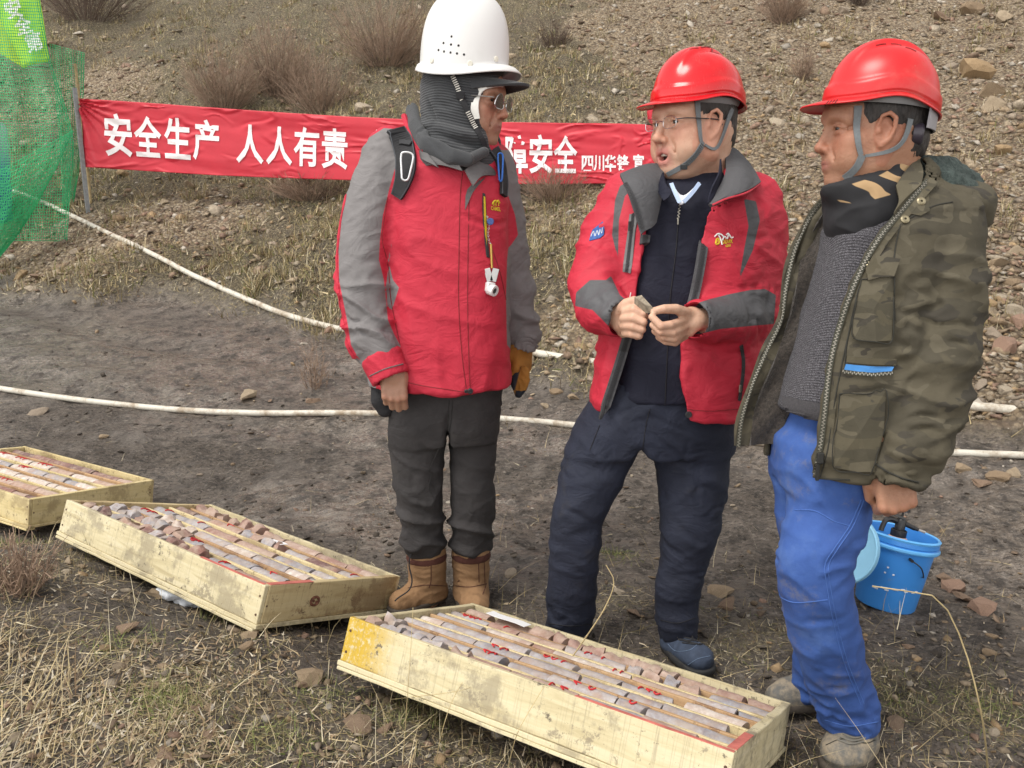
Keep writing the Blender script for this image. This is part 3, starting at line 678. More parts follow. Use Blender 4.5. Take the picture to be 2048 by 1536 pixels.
# ================================================================== BANNER
m_banner = plain('red_banner_cloth', (.52, .024, .044), .5, var=.06, vscale=6, spec=.4)
m_letter = plain('white_lettering', (.80, .74, .76), .55, var=.03)
BU = np.array([158, 300, 420, 560, 690, 850, 1000, 1120, 1240, 1300, 1330.])
BT = np.array([197, 206, 215, 225, 233, 240, 244, 246, 247, 249, 258.]); BB = np.array([334, 343, 350, 356, 360, 365, 368, 368.5, 366, 352, 330.])
BY = np.interp(BU, [158, 690, 1330], [9.25, 8.75, 7.95])
BA = np.linspace(0, 1, len(BU)); T3 = np.array([P(u, v, y) for u, v, y in zip(BU, BT, BY)]); B3 = np.array([P(u + (11 if i == 0 else 6 if i == 1 else 0), v, y) for i, (u, v, y) in enumerate(zip(BU, BB, BY))])
def bpt(a, b_, off=0.0):
    """point on the banner: a along (0..1), b down (0..1)"""
    a = np.asarray(a, float); b_ = np.asarray(b_, float); p = np.zeros(a.shape + (3,))
    for k in range(3): p[..., k] = np.interp(a, BA, T3[:, k]) * (1 - b_) + np.interp(a, BA, B3[:, k]) * b_
    L = 5.8 * a; q = np.stack([L * .55, b_ * 2.2 - a * 1.5, 0 * a], -1).reshape(-1, 3)
    w_ = .018 * noise(q, 3) + .010 * noise(q * np.array([1.5, 3, 1]), 4)
    r0 = np.exp(-L / .22); w_ = w_.reshape(a.shape) + .022 * r0 * np.sin(11 * np.arctan2(b_ * .75 - .03, L + .02) * 2) + .02 * np.exp(-(5.8 - L) / .25) * np.sin(26 * np.arctan2(b_ * .7 - .2, 6.0 - L))
    q2 = np.stack([L, 0 * L, .8 * b_ + .16 * L * np.exp(-L / 2.2)], -1).reshape(-1, 3); cr_ = crease(q2, (.12, 0, 1), .16, 9, 3, .12, -.1).reshape(a.shape) + .6 * crease(q2, (-.25, 0, 1), .11, 7, 12, .12, .05).reshape(a.shape)
    p[..., 1] += w_ - off + .010 * cr_; return p
na, nb = 420, 70; ga, gb = np.meshgrid(np.linspace(0, 1, na), np.linspace(0, 1, nb), indexing='ij')
banner = MB().grid(bpt(ga, gb), 0).build('banner', m_banner, smooth=True)
md = banner.modifiers.new('thickness', 'SOLIDIFY'); md.thickness = .0015; md.offset = 1
tag(banner, 'long red cloth banner with white characters stretched behind the three men', 'banner')
def glyph(ch, u0, u1, v0, v1, bold=.022):
    cu = bpy.data.curves.new('g', 'FONT'); cu.body = ch; cu.offset = bold; cu.resolution_u = 3; o = bpy.data.objects.new('g', cu); COL.objects.link(o)
    dg = bpy.context.evaluated_depsgraph_get(); m = bpy.data.meshes.new_from_object(o.evaluated_get(dg)); bpy.data.objects.remove(o)
    bm = bmesh.new(); bm.from_mesh(m); bpy.data.meshes.remove(m)
    V = np.array([v.co for v in bm.verts]); lo, hi = V.min(0), V.max(0)
    for ax in (0, 1):
        for t_ in np.linspace(lo[ax], hi[ax], 9)[1:-1]:
            c_ = [0, 0, 0]; c_[ax] = t_; d_ = [0, 0, 0]; d_[ax] = 1
            bmesh.ops.bisect_plane(bm, geom=bm.verts[:] + bm.edges[:] + bm.faces[:], plane_co=c_, plane_no=d_)
    bmesh.ops.triangulate(bm, faces=bm.faces[:]); V = np.array([v.co for v in bm.verts])
    u = u0 + (V[:, 0] - lo[0]) / (hi[0] - lo[0]) * (u1 - u0); fy = 1 - (V[:, 1] - lo[1]) / (hi[1] - lo[1])
    a = np.interp(u, BU, BA); sl_ = np.interp(u, BU, BT) - np.interp((u0 + u1) / 2, BU, BT); v = v0 + fy * (v1 - v0) + sl_
    b_ = (v - np.interp(u, BU, BT)) / (np.interp(u, BU, BB) - np.interp(u, BU, BT)); W = bpt(a, b_, .009)
    for vv, p in zip(bm.verts, W): vv.co = p
    m = bpy.data.meshes.new('character'); bm.to_mesh(m); bm.free(); link('character', m, m_letter, banner)
for ch, u0, u1, v0, v1 in [('安',205,261,227,313),('全',265,321,232,314),('生',327,381,236,318),('产',386,439,239,321),('人',474,528,249,327),('人',533,585,253,330),('有',588,639,254,333),('责',644,695,257,338),
        ('全',728,782,259,341),('保',950,1002,271,351),('障',1011,1056,270,347),('安',1059,1105,269,347),('全',1107,1155,271,346)]: glyph(ch, u0, u1, v0, v1)
for ch, u0, u1, v0, v1 in [('四',1164,1187,311,342),('川',1188,1209,310,342),('华',1210,1232,309,343),('锋',1234,1259,309,342),('宣',1266,1288,308,340)]: glyph(ch, u0, u1, v0, v1, .03)
m_post = plain('grey_steel', (.22, .225, .23), .5, .4, var=.2); m_stick = plain('bare_wood', (.33, .25, .13), .8, var=.25)
a0, a1 = P(149, 176, 9.25), P(178, 440, 9.25); pd = (a1 - a0) / np.linalg.norm(a1 - a0)
mb = MB(); q = np.array([a0, a1 + pd * .25]); mb.tube(q, .026, 4); o = tag(mb.build('post', m_post), 'grey steel post at the left end of the red banner', 'post')
a0, a1 = P(150, 128, 9.4), P(184, 432, 9.4)
o = tag(MB().tube(spline([a0, (a0 + a1) / 2 + np.array([.01, 0, 0]), a1 + (a1 - a0) * .08], 8), .014, 7).build('stake', m_stick, smooth=True), 'thin wooden stake beside the grey post, in front of the net edge', 'stake')
# red cord and cloth end that rise from the banner behind the middle man
mb = MB(); mb.tube(spline([bpt(np.array(.97), np.array(.0)), P(1303, 228, 7.97), P(1312, 205, 7.95), P(1330, 150, 7.95)], 10), [.05] * 3 + [.04] * 4 + [.02] * 3, 8); mb.build('tie_strip', m_banner, banner, smooth=True)
a1 = ground_at(1345, 395); a1[1] = 7.95; a1[2] = float(Hs(a1[0], 7.95)); a0 = P(1345, 190, 7.95); tag(MB().tube([a0, a1 - np.array([0, 0, .2])], .026, 4).build('post', m_post), 'steel post holding the right end of the banner behind the middle man', 'post')

# ================================================================== GREEN NET, FLAG, BARREL
m_net = plain('green_net', (.06, .50, .22), .6, var=.2, vscale=3); m_flag = plain('yellow_green_cloth', (.43, .72, .02), .6, var=.05, vscale=4)
def net(edgeL, edgeR, Y0, Y1, nu, nv, label, bulge=.15, seed=1):
    root = None; l = spline(edgeL, nv); r = spline(edgeR, nv); g = np.random.default_rng(seed); G = np.zeros((nv, nu, 3))
    for i in range(nv):
        for j in range(nu):
            t_ = j / (nu - 1); uv = l[i] * (1 - t_) + r[i] * t_; y = Y0 * (1 - t_) + Y1 * t_ + bulge * math.sin(t_ * 3.3 + i / nv * 2 + seed) + .05 * math.sin(t_ * 17 + i * .06); G[i, j] = P(uv[0], uv[1], y)
    G[..., 0] += .006 * noise(np.stack([np.arange(nv)[:, None] * .5 + 0 * np.arange(nu), np.arange(nu)[None] * .5 + 0 * np.arange(nv)[:, None], np.zeros((nv, nu))], -1), seed)
    V, Fc, n = [], [], 0
    def rib(L, w_):
        nonlocal n
        L = np.asarray(L); T = np.gradient(L, axis=0); sd = np.cross(T, [0, 1, 0]); sd /= np.linalg.norm(sd, axis=1)[:, None] + 1e-9; k = len(L)
        for s_ in (sd, np.cross(sd, T / np.linalg.norm(T, axis=1)[:, None])):
            V.append(np.stack([L - s_ * w_, L + s_ * w_], 1).reshape(-1, 3)); i = np.arange(k - 1) * 2 + n; Fc.append(np.stack([i, i + 1, i + 3, i + 2], 1)); n += 2 * k
    for j in range(nu): rib(G[:, j], .0030)
    for i in range(nv): rib(G[i], .0030)
    for e in (G[:, -1], G[:, -2]): rib(e, .005)
    o = link('safety_net', mesh_from(np.concatenate(V), np.concatenate(Fc), 'net', False), m_net); return tag(o, label, 'net', 'green safety nets at the left edge')
net([(-90,-60),(-80,100),(-60,300),(-60,480)], [(68,-60),(98,110),(132,220),(146,290),(140,380),(133,482)], 8.3, 8.7, 42, 96, 'front green mesh net hanging over the yellow-green flag', .12, 1)
net([(-100,395),(-90,440),(-80,500),(-80,570)], [(146,262),(100,360),(45,455),(-10,525)], 7.9, 8.5, 42, 26, 'gathered corner of green net pulled down to the left', .1, 2)
net([(100,88),(112,200),(122,330),(128,470)], [(168,106),(166,190),(158,330),(136,478)], 9.5, 9.6, 14, 90, 'narrow green net strip behind the thin wooden stake', .03, 3)
# flag with three white characters behind the net
fo = np.array([P(-40, -45, 9.0), P(72, -45, 9.0), P(97, 121, 9.0), P(46, 136, 9.05), P(-40, 75, 9.05)])
mb = MB(); ncol = 22; tl, tr, br, bl = P(-40,-45,9.0), P(70,-45,9.0), P(97,121,9.0), P(44,137,9.05)
G = np.array([[(tl * (1 - a) + tr * a) * (1 - b_) + (bl * (1 - a) + br * a) * b_ + np.array([0, .03 * math.sin(a * 7 + b_ * 2), 0]) for b_ in np.linspace(0, 1, 20)] for a in np.linspace(0, 1, 20)])
flag = MB().grid(G).build('flag', m_flag, smooth=True); md = flag.modifiers.new('thickness', 'SOLIDIFY'); md.thickness = .002
tag(flag, 'bright yellow-green flag with white characters behind the green net', 'flag')
tl, tr, br, bl = P(-60,-40,9.1), P(20,-20,9.12), P(45,135,9.14), P(-60,70,9.14)
G = np.array([[(tl * (1 - a) + tr * a) * (1 - b_) + (bl * (1 - a) + br * a) * b_ + np.array([0, .02 * math.sin(a * 5 + b_ * 3), 0]) for b_ in np.linspace(0, 1, 12)] for a in np.linspace(0, 1, 12)])
f2 = MB().grid(G).build('flag_fold', plain('yellow_cloth', (.50, .66, .012), .6), flag, smooth=True)
def flat_text(ch, c0, ex, ey, mat_, parent, bold=.03, name='character'):
    cu = bpy.data.curves.new('g', 'FONT'); cu.body = ch; cu.offset = bold; cu.resolution_u = 2; o = bpy.data.objects.new('g', cu); COL.objects.link(o)
    m = bpy.data.meshes.new_from_object(o.evaluated_get(bpy.context.evaluated_depsgraph_get())); bpy.data.objects.remove(o)
    V = np.array([v.co for v in m.vertices]); V -= (V.min(0) + V.max(0)) / 2; V /= (V.max(0) - V.min(0))[:2].max(); W = np.array(c0) + V[:, :1] * np.array(ex) + V[:, 1:2] * np.array(ey)
    m.vertices.foreach_set('co', W.astype(np.float32).ravel()); return link(name, m, mat_, parent)
for ch, u, v in (('安', 26, 18), ('全', 46, 50), ('第', 67, 84)):
    c0 = P(u, v, 8.93); ex = (P(u + 30, v - 8, 8.93) - c0) * .9; ey = (P(u - 10, v - 32, 8.95) - c0) * .95; flat_text(ch, c0, ex * 1.25, ey * 1.25, m_letter, flag)
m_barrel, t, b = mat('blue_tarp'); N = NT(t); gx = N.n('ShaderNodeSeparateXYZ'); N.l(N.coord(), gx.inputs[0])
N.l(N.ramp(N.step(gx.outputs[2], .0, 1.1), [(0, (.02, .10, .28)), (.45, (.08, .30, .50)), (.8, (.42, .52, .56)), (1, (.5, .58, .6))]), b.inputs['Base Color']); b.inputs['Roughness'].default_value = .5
# ribbed plastic drum, mostly out of frame
bb = ground_at(-22, 440); mb = MB(); prof = [(.0, 0), (.26, 0), (.29, .03)] + [(.29 - .012 * (k % 2), .08 + k * .075) for k in range(12)] + [(.28, 1.0), (.24, 1.06), (.1, 1.07), (0, 1.07)]
mb.lathe(prof, bb + np.array([-.07, 0, -.04]), (.05, 0, 1), 28); drum = mb.build('drum', m_barrel, smooth=True); drum.data.transform(Matrix.Translation(-Vector(bb))); drum.location = bb
tag(drum, 'pale blue drum half out of the frame behind the green net', 'drum')
net_root = P(60, -40, 8.6); g = ground_at(52, 505)

# ================================================================== WOODEN CORE BOXES
def wood(name, ca, cb, cc, dirt, stain=None, wear=.8):
    m, t, b = mat(name); N = NT(t); st_ = N.n('ShaderNodeAttribute', attribute_name='grain'); gv = st_.outputs['Vector']
    g1 = N.noise(N.scale(gv, (1.6, 16, 16)), 3, 5, .6, .8); g2 = N.noise(gv, 6, 6, .72); saw = N.noise(N.scale(gv, (60, 1.5, 1.5)), 4, 4, .7); spk = N.noise(gv, 90, 3, .7)
    col = N.ramp(g1, [(.25, ca), (.5, cb), (.8, cc)])
    if stain is not None:
        x0, sc = stain; gx = N.n('ShaderNodeSeparateXYZ'); N.l(gv, gx.inputs[0]); f = N.math('SUBTRACT', gx.outputs[0], x0); f = N.math('ADD', f, N.math('MULTIPLY', N.math('SUBTRACT', g2, .5), .16)); col = N.mix(N.math('MULTIPLY', N.math('SUBTRACT', 1, N.step(f, .03, .17)), N.step(spk, .30, .52)), col, sc)
    grey = N.mix(.6, col, dirt); col = N.mix(N.step(g2, .51, .61), col, grey); col = N.mix(N.step(N.noise(gv, 11, 6, .8), .57, .63), col, N.mix(.75, col, dirt))
    col = N.mix(N.math('MULTIPLY', N.step(saw, .52, .72), wear), col, N.mix(.6, col, dirt))
    col = N.mix(N.step(N.noise(gv, 19, 5, .75), .62, .70), col, tuple(x * .6 for x in dirt)); col = N.mix(N.math('MULTIPLY', N.step(spk, .64, .72), .7), col, tuple(x * .35 for x in dirt))
    N.l(col, b.inputs['Base Color']); b.inputs['Roughness'].default_value = .75; N.l(N.bump(saw, .3, .002, N.bump(g1, .3, .003)), b.inputs['Normal']); return m
m_wood = wood('painted_pale_wood', (.42, .35, .20), (.56, .49, .31), (.64, .575, .41), (.22, .185, .13))
m_wend = wood('end_board_wood', (.38, .28, .14), (.50, .40, .22), (.58, .49, .30), (.22, .14, .075))
m_wyel = wood('yellow_pale_wood', (.48, .38, .17), (.58, .475, .25), (.63, .53, .31), (.27, .20, .10))
m_wdiv = wood('raw_divider_wood', (.34, .20, .10), (.47, .30, .16), (.55, .39, .22), (.20, .11, .06)); m_wpal = wood('pale_divider_wood', (.55, .43, .22), (.66, .55, .32), (.72, .62, .40), (.30, .22, .12))
m_front = wood('stained_pale_wood', (.42, .35, .20), (.56, .49, .31), (.64, .575, .41), (.22, .185, .13), (21 * 1.37, (.50, .33, .03)))
m_redp = plain('faded_red_paint', (.52, .15, .12), .7, var=.3)
m_core, t, b = mat('core_rock'); N = NT(t); c = N.coord(); ca = N.attr('col').outputs['Color']; f = N.noise(c, 45, 6, .7)
cl = N.mix(N.step(f, .35, .7), N.mix(.7, ca, (.55, .42, .38), 'MULTIPLY'), ca); cl = N.mix(N.math('MULTIPLY', N.step(N.noise(c, 14, 4), .55, .7), .5), cl, (.38, .22, .16))
cl = N.mix(N.math('MULTIPLY', N.step(N.noise(c, 24, 6, .75), .40, .66), .6), cl, (.44, .355, .28)); N.l(cl, b.inputs['Base Color']); b.inputs['Roughness'].default_value = .8; N.l(N.bump(N.noise(c, 140, 5, .7), .35, .003), b.inputs['Normal'])
m_nail = plain('rusty_nail', (.10, .055, .035), .7, .3)
m_mark = plain('red_marker_paint', (.58, .03, .035), .6, var=.2)
def board(name, lo, hi, m, parent, M, p0, bev=.0015, rough=.0012, seed=0, sag=None):
    lo, hi = np.array(lo, float), np.array(hi, float); sz = hi - lo; n = [max(2, int(s_ / .03) + 1) if s_ > .1 else 2 for s_ in sz]
    bm = bmesh.new(); bmesh.ops.create_cube(bm, size=1)
    ax = int(np.argmax(sz)); es = [e for e in bm.edges if abs((e.verts[0].co - e.verts[1].co)[ax]) > .5]
    bmesh.ops.subdivide_edges(bm, edges=es, cuts=int(sz[ax] / .045), use_grid_fill=True); V = (np.array([v.co for v in bm.verts]) + .5) * sz + lo
    V += rough * np.stack([noise(V * 23, seed + k) for k in range(3)], 1) * 1.6
    for v, p in zip(bm.verts, V): v.co = p
    if bev > 0: bmesh.ops.bevel(bm, geom=[e for e in bm.edges if len(e.link_faces) == 2 and e.calc_face_angle(0) > .9], offset=bev, segments=1, affect='EDGES')
    V = np.array([v.co for v in bm.verts]); me = bpy.data.meshes.new(name); bm.to_mesh(me); bm.free()
    gr = V + np.array([seed * 1.37, seed * .71, seed * .3]); gr = np.roll(gr, -ax, axis=1) if ax else gr
    a = me.attributes.new('grain', 'FLOAT_VECTOR', 'POINT'); a.data.foreach_set('vector', gr.astype(np.float32).ravel())
    me.vertices.foreach_set('co', (V @ M.T + p0).astype(np.float32).ravel()); return link(name, me, m, parent)
GREY = [(.44,.44,.47),(.36,.37,.41),(.50,.49,.51),(.40,.385,.40)]; PINK = [(.47,.34,.28),(.53,.41,.35),(.41,.27,.23),(.50,.38,.32)]; MARO = [(.25,.14,.125),(.30,.165,.14),(.20,.12,.115)]; WHT = [(.66,.61,.56),(.72,.68,.64)]
ORD = ['first', 'second', 'third', 'fourth', 'fifth', 'sixth', 'seventh', 'eighth', 'ninth', 'tenth', 'eleventh', 'twelfth', 'thirteenth', 'fourteenth', 'fifteenth', 'sixteenth']
def core_box(p0, e, L, W, Hh, nrow, label, which, mats, pal, seed, vis=(0, 1), marks=True, openright=True, rub=(), front=None):
    """p0: lower front left corner, e: turn, tilt; rows run along the length"""
    M = eulM(e); root = empty('core_box', p0, label, 'wooden box', 'wooden core boxes'); p0 = np.array(p0, float); g = np.random.default_rng(seed)
    ms, me_, mdv = mats; T = .014; fl = .012
    board('side_board', (0, 0, fl), (L, T, Hh), front or ms, root, M, p0, seed=seed)
    board('side_board', (0, W - T, fl), (L, W, Hh), ms, root, M, p0, seed=seed + 1)
    board('end_board', (L - .018, T + .0005, fl), (L + .002, W - T - .0005, Hh + .001), me_, root, M, p0, seed=seed + 2)
    board('end_board', (.0, T + .0005, fl), (.018, W - T - .0005, Hh - .001), me_, root, M, p0, seed=seed + 3)
    board('bottom_board', (-.004, -.004, 0), (L + .006, W + .004, fl - .0005), ms, root, M, p0, seed=seed + 4)
    board('skid_strip', (.0, -.0075, -.0085), (L, .03, -.0005), ms, root, M, p0, seed=seed + 5)
    nl_ = MB()
    for (x_, y_, z_, nx_) in [(.012, -.0006, zz_, 1) for zz_ in (.035, .085)] + [(L - .010, -.0006, zz_, 1) for zz_ in (.035, .085)]:
        q_ = p0 + M @ np.array([x_, y_, z_]); nl_.lathe([(0, .0008), (.0030, .0006), (.0034, -.001)], q_, M @ np.array([0, -1., 0]), 10)
    for y_ in (.006, W - .006):
        q_ = p0 + M @ np.array([L + .0022, min(max(y_, .02), W - .02), .06]); nl_.lathe([(0, .0008), (.0030, .0006), (.0034, -.001)], q_, M @ np.array([1., 0, 0]), 10)
    tag(nl_.build('nail_heads', m_nail, root), kind='stuff')
    pitch = (W - 2 * T) / nrow; dv = .012
    for k in range(1, nrow): board('divider', (.0185, T + k * pitch - dv / 2, fl), (L - .0185, T + k * pitch + dv / 2, Hh - .009 - .006 * g.random()), mdv[k % len(mdv)], root, M, p0, seed=seed + 10 + k)
    zc = fl + (pitch - dv) / 2
    for k in range(nrow):
        x = .02; i = 0; yc = T + (k + .5) * pitch; r0 = (pitch - dv) / 2 * .92; zz = Hh - .0045 - r0
        while x < L - .06 and i < 16:
            rubble = any(a <= x / L <= b_ and kk == k for kk, a, b_ in rub); ln = g.uniform(.035, .06) if rubble else g.uniform(.06, .17); ln = min(ln, L - .022 - x)
            if ln < .03: break
            kind = pal[k % len(pal)]; kind = kind[g.integers(len(kind))]; cb = {'g': GREY, 'p': PINK, 'm': MARO, 'w': WHT}[kind]; cc = np.array(cb[g.integers(len(cb))])
            nseg = 14; nl = 5; th = np.linspace(0, 2 * np.pi, nseg, endpoint=False); V = []
            r = r0 * (g.uniform(.80, .97) if not rubble else g.uniform(.75, 1.0)); cut0, cut1 = g.normal(size=2) * .35, g.normal(size=2) * .35; amp = .05 if not rubble else .30; sh = g.random(3) * 9
            for j in range(nl):
                xx = x + .0015 + (ln - .003) * j / (nl - 1); ct = cut0 if j == 0 else cut1 if j == nl - 1 else (0, 0)
                yy, zz_ = np.cos(th) * r, np.sin(th) * r; q = np.stack([np.full(nseg, xx), yy, zz_], 1); rad = 1 + amp * noise(q * (38 if rubble else 26) + sh, 7) * 2
                dx = (ct[0] * yy + ct[1] * zz_) * .5; V.append(np.stack([xx + dx, yc + yy * rad, zz + zz_ * rad + (.006 if rubble else 0)], 1))
            V = np.concatenate(V); Fq = [[a * nseg + b_, (a + 1) * nseg + b_, (a + 1) * nseg + (b_ + 1) % nseg, a * nseg + (b_ + 1) % nseg] for a in range(nl - 1) for b_ in range(nseg)] + [list(range(nseg)), [(nl - 1) * nseg + b_ for b_ in range(nseg)][::-1]]
            m = mesh_from(V @ M.T + p0, Fq, 'core', True); auto_smooth(m, 50); cattr(m, 'col', np.tile(cc, (len(V), 1)))
            o = link('core_piece', m, m_core); word = {'g': 'grey', 'p': 'pinkish', 'm': 'maroon', 'w': 'whitish'}[kind]
            rowname = 'front' if k == 0 else 'rear' if k == nrow - 1 else ORD[k]
            tag(o, f"{word} {'broken rock lump' if rubble else 'drill core stick'}, {ORD[i]} from the left in the {rowname} row of {which}", 'rock core', f'drill cores in {which}')
            if marks and kind in 'gpw' and not rubble and ln > .07 and g.random() < .4:   # hand painted red number strokes, lying on the curved top
                mb = MB(); nch = g.integers(1, 4)
                for c_ in range(nch):
                    cx = x + ln * (.25 + .5 * (c_ + .5) / nch); s_ = .012; shp = [[(-1,-1),(0,1),(1,-.6)],[(-1,.8),(.8,1),(.2,-1)],[(.9,.8),(-.6,.9),(-.9,-.6),(.4,-1),(.9,-.2)],[(-.2,1),(0,-1)],[(-.9,.9),(.9,.5),(-.8,-.2),(.9,-.9)]][g.integers(5)]
                    pts = []
                    for a, b_ in spline(np.array(shp, float), 9):
                        ph = b_ * .62 + math.pi / 2 + .22; rr = r * 1.05 + .0006; pts.append(np.array([cx + a * s_ * .6, yc - rr * math.cos(math.pi - ph) * -1, zz + rr * math.sin(ph)]))
                    mb.tube(np.array(pts) @ M.T + p0, .0021, 5)
                mb.build('painted_mark', m_mark, o, smooth=True)
            x += ln + g.uniform(.0005, .006) + (.02 if g.random() < .08 else 0); i += 1
    return root, M
p1 = np.array([-.412, 1.877, .12]); e1 = (-.533, .05, -.321)
box1, M1 = core_box(p1, e1, .93, .579, .115, 7, 'nearest long wooden core box, pale yellow, yellow stain at its left end', 'the nearest box', (m_wood, m_wood, [m_wdiv, m_wpal, m_wdiv, m_wpal]), ['gp', 'g', 'g', 'ggw', 'gpw', 'gp', 'p'], 21, front=m_front, rub=((0, 0, .3), (6, .25, .7), (1, 0, .05), (5, .5, .8)))
p2 = np.array([-1.451, 2.59, .185]); e2 = (-.577, .081, -.30)
box2, M2 = core_box(p2, e2, .93, .579, .115, 6, 'tilted wooden core box in the middle with a rusty knot in its end board', 'the middle box', (m_wood, m_wend, [m_wpal, m_wpal, m_wdiv]), ['gmp', 'ggp', 'gw', 'ggp', 'gpm', 'p'], 33, rub=((0, .0, .62), (1, .0, .4), (2, .1, .35), (4, .3, .6), (5, 0, .5)))
p3 = np.array([-2.70, 3.59, .05]); e3 = (-.49, .05, -.123)
box3, M3 = core_box(p3, e3, .93, .579, .115, 6, 'leftmost wooden core box, farthest away and cut by the picture edge', 'the leftmost box', (m_wyel, m_wyel, [m_wyel, m_wdiv]), ['pm', 'pw', 'w', 'wg', 'wp', 'pm'], 45)
# knot on the end board of the middle box ; yellow paint stain, red painted rim ends
def onbox(p0, M, q): return np.array(p0) + M @ np.array(q)
m_rust = plain('rusty_knot', (.15, .06, .035), .8, var=.5, vscale=120)
mb = MB(); 
for k in range(9):
    a = k / 9 * 6.283; mb.tube([onbox(p2, M2, (.9335, .20 + .016 * math.cos(a), .062 + .012 * math.sin(a))), onbox(p2, M2, (.9335, .20 + .016 * math.cos(a + .7), .062 + .012 * math.sin(a + .7)))], .0042, 6)
for dy, dz in ((-.004, 0), (.007, -.003)): mb.tube([onbox(p2, M2, (.931, .2 + dy, .062 + dz)), onbox(p2, M2, (.9345, .2 + dy, .062 + dz))], .004, 8)
mb.build('knot', m_rust, box2, smooth=True)
def thin_plate(p0, M, lo, hi, m, parent, name): return board(name, lo, hi, m, parent, M, np.array(p0), bev=0, rough=0)
thin_plate(p1, M1, (.9125, .018, .1165), (.9315, .16, .1180), m_redp, box1, 'red_paint_patch')
thin_plate(p1, M1, (.60, .001, .1155), (.93, .0135, .1166), m_redp, box1, 'red_paint_streak'); thin_plate(p2, M2, (.9125, .018, .1165), (.9315, .18, .1180), m_redp, box2, 'red_paint_patch'); thin_plate(p2, M2, (.66, .001, .1155), (.92, .0135, .1166), m_redp, box2, 'red_paint_streak')
# white card lying on the rear left cores of the nearest box, and a paper in the middle box
m_paper = plain('white_card', (.82, .83, .86), .5, var=.02)
def card(p0, M, c_, hx, hy, rz, tilt, label):
    Rm = M @ eulM((rz, tilt, .05)); mb = MB(); G = np.array([[np.array(p0) + M @ np.array(c_) + Rm @ np.array([a * hx, b_ * hy, .004 * math.sin(a * 2)]) for b_ in (-1, -.3, .3, 1)] for a in np.linspace(-1, 1, 6)])
    o = mb.grid(G, .0012).build('card', m_paper, smooth=False); return tag(o, label, 'card')
card(p1, M1, (.165, .505, .118), .062, .022, .02, .10, 'white paper card lying at the back left corner of the nearest box')
card(p2, M2, (.50, .44, .112), .045, .016, -.1, .05, 'white slip lying on the cores of the middle box')

# ================================================================== BUCKET, LID, SPRAYER
m_bkt, t, b = mat('blue_plastic'); N = NT(t); c = N.coord(); N.l(N.mix(N.step(N.noise(c, 16, 5, .7), .62, .8), N.mix(N.noise(c, 5, 3), (.035, .22, .66), (.06, .29, .74)), (.30, .28, .24)), b.inputs['Base Color']); b.inputs['Roughness'].default_value = .38
m_bktin = plain('blue_plastic_rim', (.12, .42, .82), .38, var=.08); m_lid = plain('pale_blue_plastic', (.26, .55, .78), .45, var=.08, vscale=12); m_blk = plain('black_plastic', (.018, .018, .02), .42, var=.3); m_wire = plain('dark_wire', (.06, .06, .065), .4, .7)
bb = P(1768, 1210, 2.62); top = P(1801, 1064, 2.635); ax = (top - bb) / np.linalg.norm(top - bb); bh = np.linalg.norm(top - bb); s_ = mpp(1100, 2.62) / 1.0
bucket = empty('bucket', bb, 'blue plastic bucket with a wire handle behind the right-hand man', 'bucket')
rt, rb = .116, .092
mb = MB(); mb.lathe([(0, .004), (rb - .006, .004), (rb, .012), (rb + (rt - rb) * .80, bh * .80), (rt - .004, bh * .82), (rt + .006, bh * .83), (rt + .007, bh * .885), (rt + .002, bh * .90), (rt + .005, bh * .91), (rt + .004, bh * .985), (rt, bh), (rt - .004, bh * .99), (rt - .006, bh * .90), (rb - .004, .014), (0, .012)], bb, ax, 48); mb.build('body', m_bkt, bucket, smooth=True)
mb = MB(); mb.lathe([(rt + .0065, bh * .835), (rt + .0095, bh * .85), (rt + .0095, bh * .875), (rt + .0065, bh * .888)], bb, ax, 48); mb.lathe([(rt + .0045, bh * .965), (rt + .007, bh * .99), (rt + .002, bh * 1.008), (rt - .003, bh * .995)], bb, ax, 48); mb.build('rim', m_bktin, bucket, smooth=True)
h0, h1 = P(1824, 1122, 2.508), P(1847, 1156, 2.53); mb = MB(); mb.tube(spline([h0 + np.array([-.004, 0, .004]), h0, (h0 + h1) / 2 + np.array([.006, -.008, .008]), h1, h1 + np.array([.0, .03, .005]), h1 + np.array([-.01, .1, .005])], 16), .0022, 7); mb.tube([h0 + np.array([0, .02, 0]), h0 + np.array([0, -.003, 0])], .005, 8); mb.build('wire_handle', m_wire, bucket, smooth=True)
mb = MB(); g0 = np.random.default_rng(3)
fleck = plain('pale_scuff', (.62, .66, .70), .7, var=.1)
for uv in [(1748,1174),(1752,1176),(1765,1175),(1770,1177),(1773,1180),(1787,1179),(1793,1180),(1806,1180),(1812,1184),(1826,1186),(1832,1184),(1787,1150),(1776,1135),(1770,1145)]:
    # flecks on the near wall
    d = ray(*uv); d = d / np.linalg.norm(d); oc = CAM - bb; # cone solved by stepping
    ts = np.linspace(2.2, 3.2, 1200); q = CAM + d * ts[:, None] - bb; hh = q @ ax; rad = np.linalg.norm(q - hh[:, None] * ax, axis=1); wall = rb + (rt - rb) * np.clip(hh / (bh), 0, 1) + .002; i = np.argmax(rad < wall)
    q = CAM + d * (ts[i] - .0); n_ = (q - bb) - ((q - bb) @ ax) * ax; n_ /= np.linalg.norm(n_); sd = np.cross(ax, n_); ln = .006 if uv[1] > 1160 else .003
    mb.tube([q - sd * ln, q + sd * ln], [.0025, .0025], 6, flat=(n_, .25))
tag(mb.build('scuff_marks', fleck, bucket, smooth=True), kind='stuff')
